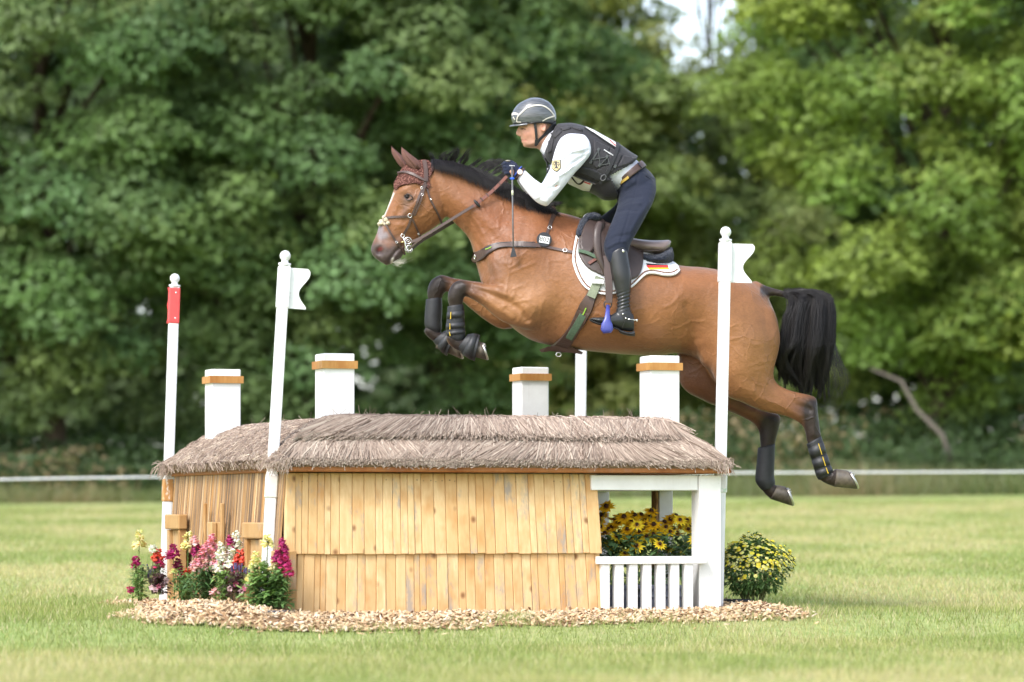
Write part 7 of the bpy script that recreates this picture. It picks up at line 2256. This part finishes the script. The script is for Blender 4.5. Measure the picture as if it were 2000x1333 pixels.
# chrysanthemum bushes
def chrysanthemum(label, x, y, py_c, rx, rz, nfl, seed):
    rr = random.Random(seed); c = P(x, py_c, y); base = on_bed(x, y)
    T = thing('chrysanthemum_bush', base, label, 'bush', 'yellow chrysanthemum bushes')
    pb = PB()
    for i in range(2600):
        u = Vector((rr.gauss(0, 1), rr.gauss(0, 1), rr.gauss(0, 1))).normalized(); q = rr.uniform(0.45, 1.0) ** 0.5
        k = 1 + 0.16 * math.sin(5 * u.x + 3 + 2 * u.z) * math.cos(4 * u.y + u.z * 3) + rr.gauss(0, 0.03)
        p = c + Vector((u.x * rx * q * k, u.y * rx * q * k, u.z * rz * q * k))
        if p.z < base.z + 0.03: continue
        g = rr.uniform(0.6, 1.35); d = u + Vector((rr.uniform(-0.7, 0.7), rr.uniform(-0.7, 0.7), rr.uniform(-0.4, 0.6)))
        pb.leaf(p, d, Vector((0, 0, 1)), rr.uniform(0.018, 0.034), rr.uniform(0.012, 0.02), (0.11 * g, 0.205 * g, 0.06 * g), 0.2)
    pb.build('foliage', FOLI, T)
    st = PB()
    for i in range(40):
        th = rr.uniform(0, 6.283); q = rr.uniform(0.2, 0.9)
        st.stick(base + Vector((math.cos(th) * 0.03, math.sin(th) * 0.03, 0)), c + Vector((math.cos(th) * rx * q, math.sin(th) * rx * q, -rz * 0.15)), 0.0028, (0.15, 0.17, 0.06))
    st.build('stems', STEM, T)
    fl = PB()
    for i in range(nfl):
        th = rr.uniform(0, 6.283); ph = rr.uniform(-0.05, 1.0) ** 1.0 if rr.random() < 0.8 else rr.uniform(-0.45, 0.2)
        cz = ph; cr = math.sqrt(max(0, 1 - cz * cz)); u = Vector((math.cos(th) * cr, math.sin(th) * cr, cz))
        k = rr.uniform(0.98, 1.08) + 0.16 * math.sin(5 * u.x + 3 + 2 * u.z) * math.cos(4 * u.y + u.z * 3); p = c + Vector((u.x * rx * k, u.y * rx * k, u.z * rz * k))
        r = rr.uniform(0.006, 0.009) if rr.random() < 0.62 else rr.uniform(0.010, 0.015)
        col = (0.82, 0.70, 0.06) if rr.random() < 0.55 else (0.82, 0.77, 0.24)
        nrm = (u + Vector((0, 0, 0.7))).normalized(); a_ = nrm.orthogonal().normalized(); b_ = nrm.cross(a_)
        ring = [p + a_ * (r * math.cos(6.283 * j / 8)) + b_ * (r * math.sin(6.283 * j / 8)) for j in range(8)]
        top = p + nrm * r * 0.55
        for j in range(8):
            fl.quad([ring[j], ring[(j + 1) % 8], top], [q * rr.uniform(0.85, 1.1) for q in col])
            fl.quad([ring[(j + 1) % 8], ring[j], p - nrm * r * 0.7], (0.16, 0.22, 0.06))
    fl.build('blossoms', PETAL, T, kind='stuff')
    return T
chrysanthemum('round bush of small yellow flowers right of the white porch post', 1472, 0.20, 1106, 0.185, 0.150, 620, 3)
chrysanthemum('yellow flowered bush half hidden behind the porch flowers', 1352, 1.75, 1090, 0.12, 0.11, 160, 4)
pot('flower_pot', 'black plastic pot sunk in the chips under the yellow bush', on_bed(1440, 0.10) + Vector((0, 0, -0.015)), 0.070, 0.045, DARKP)

# planter crates and coneflowers in the porch
def planter(label, a0, a1, b0, b1, z1):
    T = thing('planter_crate', H((a0 + a1) / 2, (b0 + b1) / 2, -0.02), label, 'planter', 'grey planter crates inside the porch')
    for nm, z0, z2, e in (('wall', -0.04, z1, 0.0), ('rim', z1 - 0.018, z1 + 0.004, 0.008), ('rib', z1 * 0.50, z1 * 0.50 + 0.014, 0.006)):
        m_ = MB(); m_.box8([H(a0 - e, b0 - e, z0), H(a1 + e, b0 - e, z0), H(a1 + e, b1 + e, z0), H(a0 - e, b1 + e, z0), H(a0 - e, b0 - e, z2), H(a1 + e, b0 - e, z2), H(a1 + e, b1 + e, z2), H(a0 - e, b1 + e, z2)])
        m_.build(nm, GREYB, T, bevel=0.003, seg=1)
GREYB = simple('slate_plastic', (0.13, 0.145, 0.19), 0.5, 0.1, 14)
planter('slate grey planter crate behind the left balusters', 1.71, 1.945, 0.16, 0.46, 0.125)
planter('slate grey planter crate behind the right balusters', 1.965, 2.20, 0.16, 0.46, 0.125)

def rud_mesh(seed, dark):
    rr = random.Random(seed); pb = PB()
    n = 15 if dark else 12
    for lay in range(2 if dark else 1):
        for k in range(n):
            th = 6.283 * (k + 0.5 * lay) / n + rr.uniform(-0.12, 0.12); L = rr.uniform(0.030, 0.040) * (1 - 0.2 * lay); W = rr.uniform(0.009, 0.012)
            dz = rr.uniform(-0.30, 0.12) + 0.12 * lay
            d = Vector((math.cos(th), math.sin(th), dz)).normalized(); s_ = Vector((-math.sin(th), math.cos(th), 0))
            base = d * 0.006; m1 = d * L * 0.5; tip = d * L
            y1 = (0.84, 0.52, 0.012) if dark else (0.84, 0.64, 0.03); dk = (0.24, 0.06, 0.012) if dark else (0.45, 0.20, 0.01)
            b = len(pb.V); up = Vector((0, 0, 0.0015))
            for p, c in ((base - s_ * W * 0.3, dk), (base + s_ * W * 0.3, dk), (m1 + s_ * W * 0.5, y1), (tip, y1), (m1 - s_ * W * 0.5, y1), (m1 - up, dk if dark and rr.random() < 0.2 else y1)):
                pb.V.append(tuple(p)); pb.C.append(c)
            pb.F += [(b, b + 1, b + 5), (b + 1, b + 2, b + 5), (b + 2, b + 3, b + 5), (b + 3, b + 4, b + 5), (b + 4, b, b + 5)]
    pb.blob(Vector((0, 0, 0.004)), 0.0092 if dark else 0.0075, (0.06, 0.022, 0.012), 0.15, rr)
    return fast_mesh('flower', pb.V, pb.F, pb.C)
RM = [rud_mesh(1, True), rud_mesh(2, True), rud_mesh(3, False), rud_mesh(4, True)]
for me_ in RM: me_.materials.append(PETAL)
FL = [(365, 385, 0), (320, 460, 0), (510, 475, 1), (600, 465, 3), (655, 458, 0), (740, 425, 1), (725, 478, 3), (945, 470, 0), (900, 495, 1), (1040, 502, 2), (310, 555, 0), (350, 612, 1), (340, 682, 3), (395, 722, 2), (500, 672, 3), (640, 680, 0), (615, 716, 2), (810, 702, 2), (1050, 580, 2), (862, 560, 2), (790, 585, 0), (700, 545, 3), (540, 578, 1), (600, 602, 3), (925, 572, 0), (578, 500, 1), (470, 470, 3), (880, 738, 2), (520, 778, 2), (480, 602, 0), (410, 556, 1), (680, 585, 3), (1000, 545, 3), (460, 520, 0), (1110, 655, 2), (560, 545, 3), (430, 500, 1), (545, 520, 3), (620, 540, 2), (700, 500, 1), (760, 540, 3), (850, 520, 1), (980, 500, 2), (900, 600, 2), (960, 620, 3), (380, 580, 3), (450, 640, 2), (560, 640, 1), (700, 640, 2), (760, 620, 2), (420, 690, 1), (300, 500, 3), (640, 600, 2), (1075, 540, 3), (830, 610, 3)]
def coneflower(label, x0, x1, b_, seed):
    """plant between photo columns x0..x1, standing in the crate at hut depth b_"""
    rr = random.Random(seed)
    mid = 1.70 + 0.5 * ((x0 + x1) / 2 - 1165) / 200.0
    base = H(mid, b_, 0.11)
    T = thing('coneflower_plant', base, label, 'flower', 'yellow and brown coneflowers in the porch')
    st = PB(); k = 0
    for fx, fy, kd in FL:
        px, py = 1100 + fx / 4.3, 900 + fy / 4.3
        if not (x0 <= px < x1): continue
        p = P(px, py, base.y + rr.uniform(-0.06, 0.10) + (-0.05 if kd == 2 else 0.03))
        o = bpy.data.objects.new('flower', RM[kd]); COL.objects.link(o)
        up = Vector((rr.uniform(-0.5, 0.5), rr.uniform(-1.3, -0.4) if kd == 2 else rr.uniform(-1.2, -0.1), 1.0 if kd != 0 else 0.7)).normalized()
        o.rotation_euler = up.to_track_quat('Z', 'Y').to_euler(); o.location = p
        s_ = rr.uniform(1.25, 1.55); o.scale = (s_, s_, s_)
        o.parent = T; o.matrix_parent_inverse = Matrix.Translation(-base)
        b0 = base + Vector((rr.uniform(-0.05, 0.05), rr.uniform(-0.03, 0.05), 0))
        m1 = b0.lerp(p, 0.6) + Vector((rr.uniform(-0.01, 0.01), 0, 0.01))
        st.stick(b0, m1, 0.0028, (0.17, 0.25, 0.08)); st.stick(m1, p - up * 0.004, 0.0024, (0.20, 0.28, 0.09))
        k += 1
    st.build('stems', STEM, T)
    pb = PB()
    for i in range(190):
        px = rr.uniform(x0 - 6, x1 + 6); py = lerp(1090, 1043, rr.random()) if i < 130 else rr.uniform(1085, 1150)
        p = P(px, py, base.y + rr.uniform(-0.09, 0.12)); g = rr.uniform(0.6, 1.3); th = rr.uniform(0, 6.283)
        pb.leaf(p, Vector((math.cos(th), math.sin(th) - 0.4, rr.uniform(-0.4, 0.5))), Vector((0, 0, 1)), rr.uniform(0.035, 0.075), rr.uniform(0.022, 0.042), (0.11 * g, 0.20 * g, 0.08 * g), rr.uniform(0.1, 0.5))
    pb.build('foliage', FOLI, T)
coneflower('tall brown and yellow coneflowers beside the plank wall', 1160, 1202, 0.30, 31)
coneflower('brown eyed yellow coneflowers left of the rear porch post', 1202, 1247, 0.32, 32)
coneflower('yellow coneflowers in front of the rear porch post', 1247, 1295, 0.30, 33)
coneflower('yellow coneflowers next to the white front porch post', 1295, 1362, 0.32, 34)

# tufts of longer grass in front of the fence and a dandelion on the lawn
def tufts():
    rng = np.random.default_rng(9); xs = []; ys = []; hs_ = []
    for (px, b_, n, w, h) in ((985, -0.42, 260, 0.10, 0.065), (1010, -0.40, 160, 0.05, 0.075), (880, -0.50, 120, 0.07, 0.05), (640, -0.62, 120, 0.08, 0.04), (1250, -0.42, 160, 0.12, 0.05), (240, 0.5, 120, 0.06, 0.06), (1560, -0.2, 300, 0.12, 0.06), (1480, -0.40, 200, 0.10, 0.05), (420, -0.70, 160, 0.10, 0.04), (760, -0.62, 140, 0.10, 0.045)):
        a0 = 0
        for _ in range(3):
            q = H(a0, b_); a0 += ((px - 1000) / S(q.y) - q.x) / HU.x
        q = H(a0, b_)
        xs.append(rng.normal(q.x, w, n)); ys.append(rng.normal(q.y, 0.05, n)); hs_.append(rng.uniform(0.4, 1.1, n) * h)
    x = np.concatenate(xs); y = np.concatenate(ys); h = np.concatenate(hs_)
    V, C = grass_blades(x, y, h, rng.uniform(0.0014, 0.0026, len(x)), rng, 90)
    C = C * np.array([0.75, 0.95, 0.75])
    obj('grass_tufts', fast_mesh('grass_tufts', V, np.arange(len(V)).reshape(-1, 3), C), MATS['grass_blade'], label='longer green grass tufts at the edge of the wood chips', cat='grass', kind='stuff')
tufts()
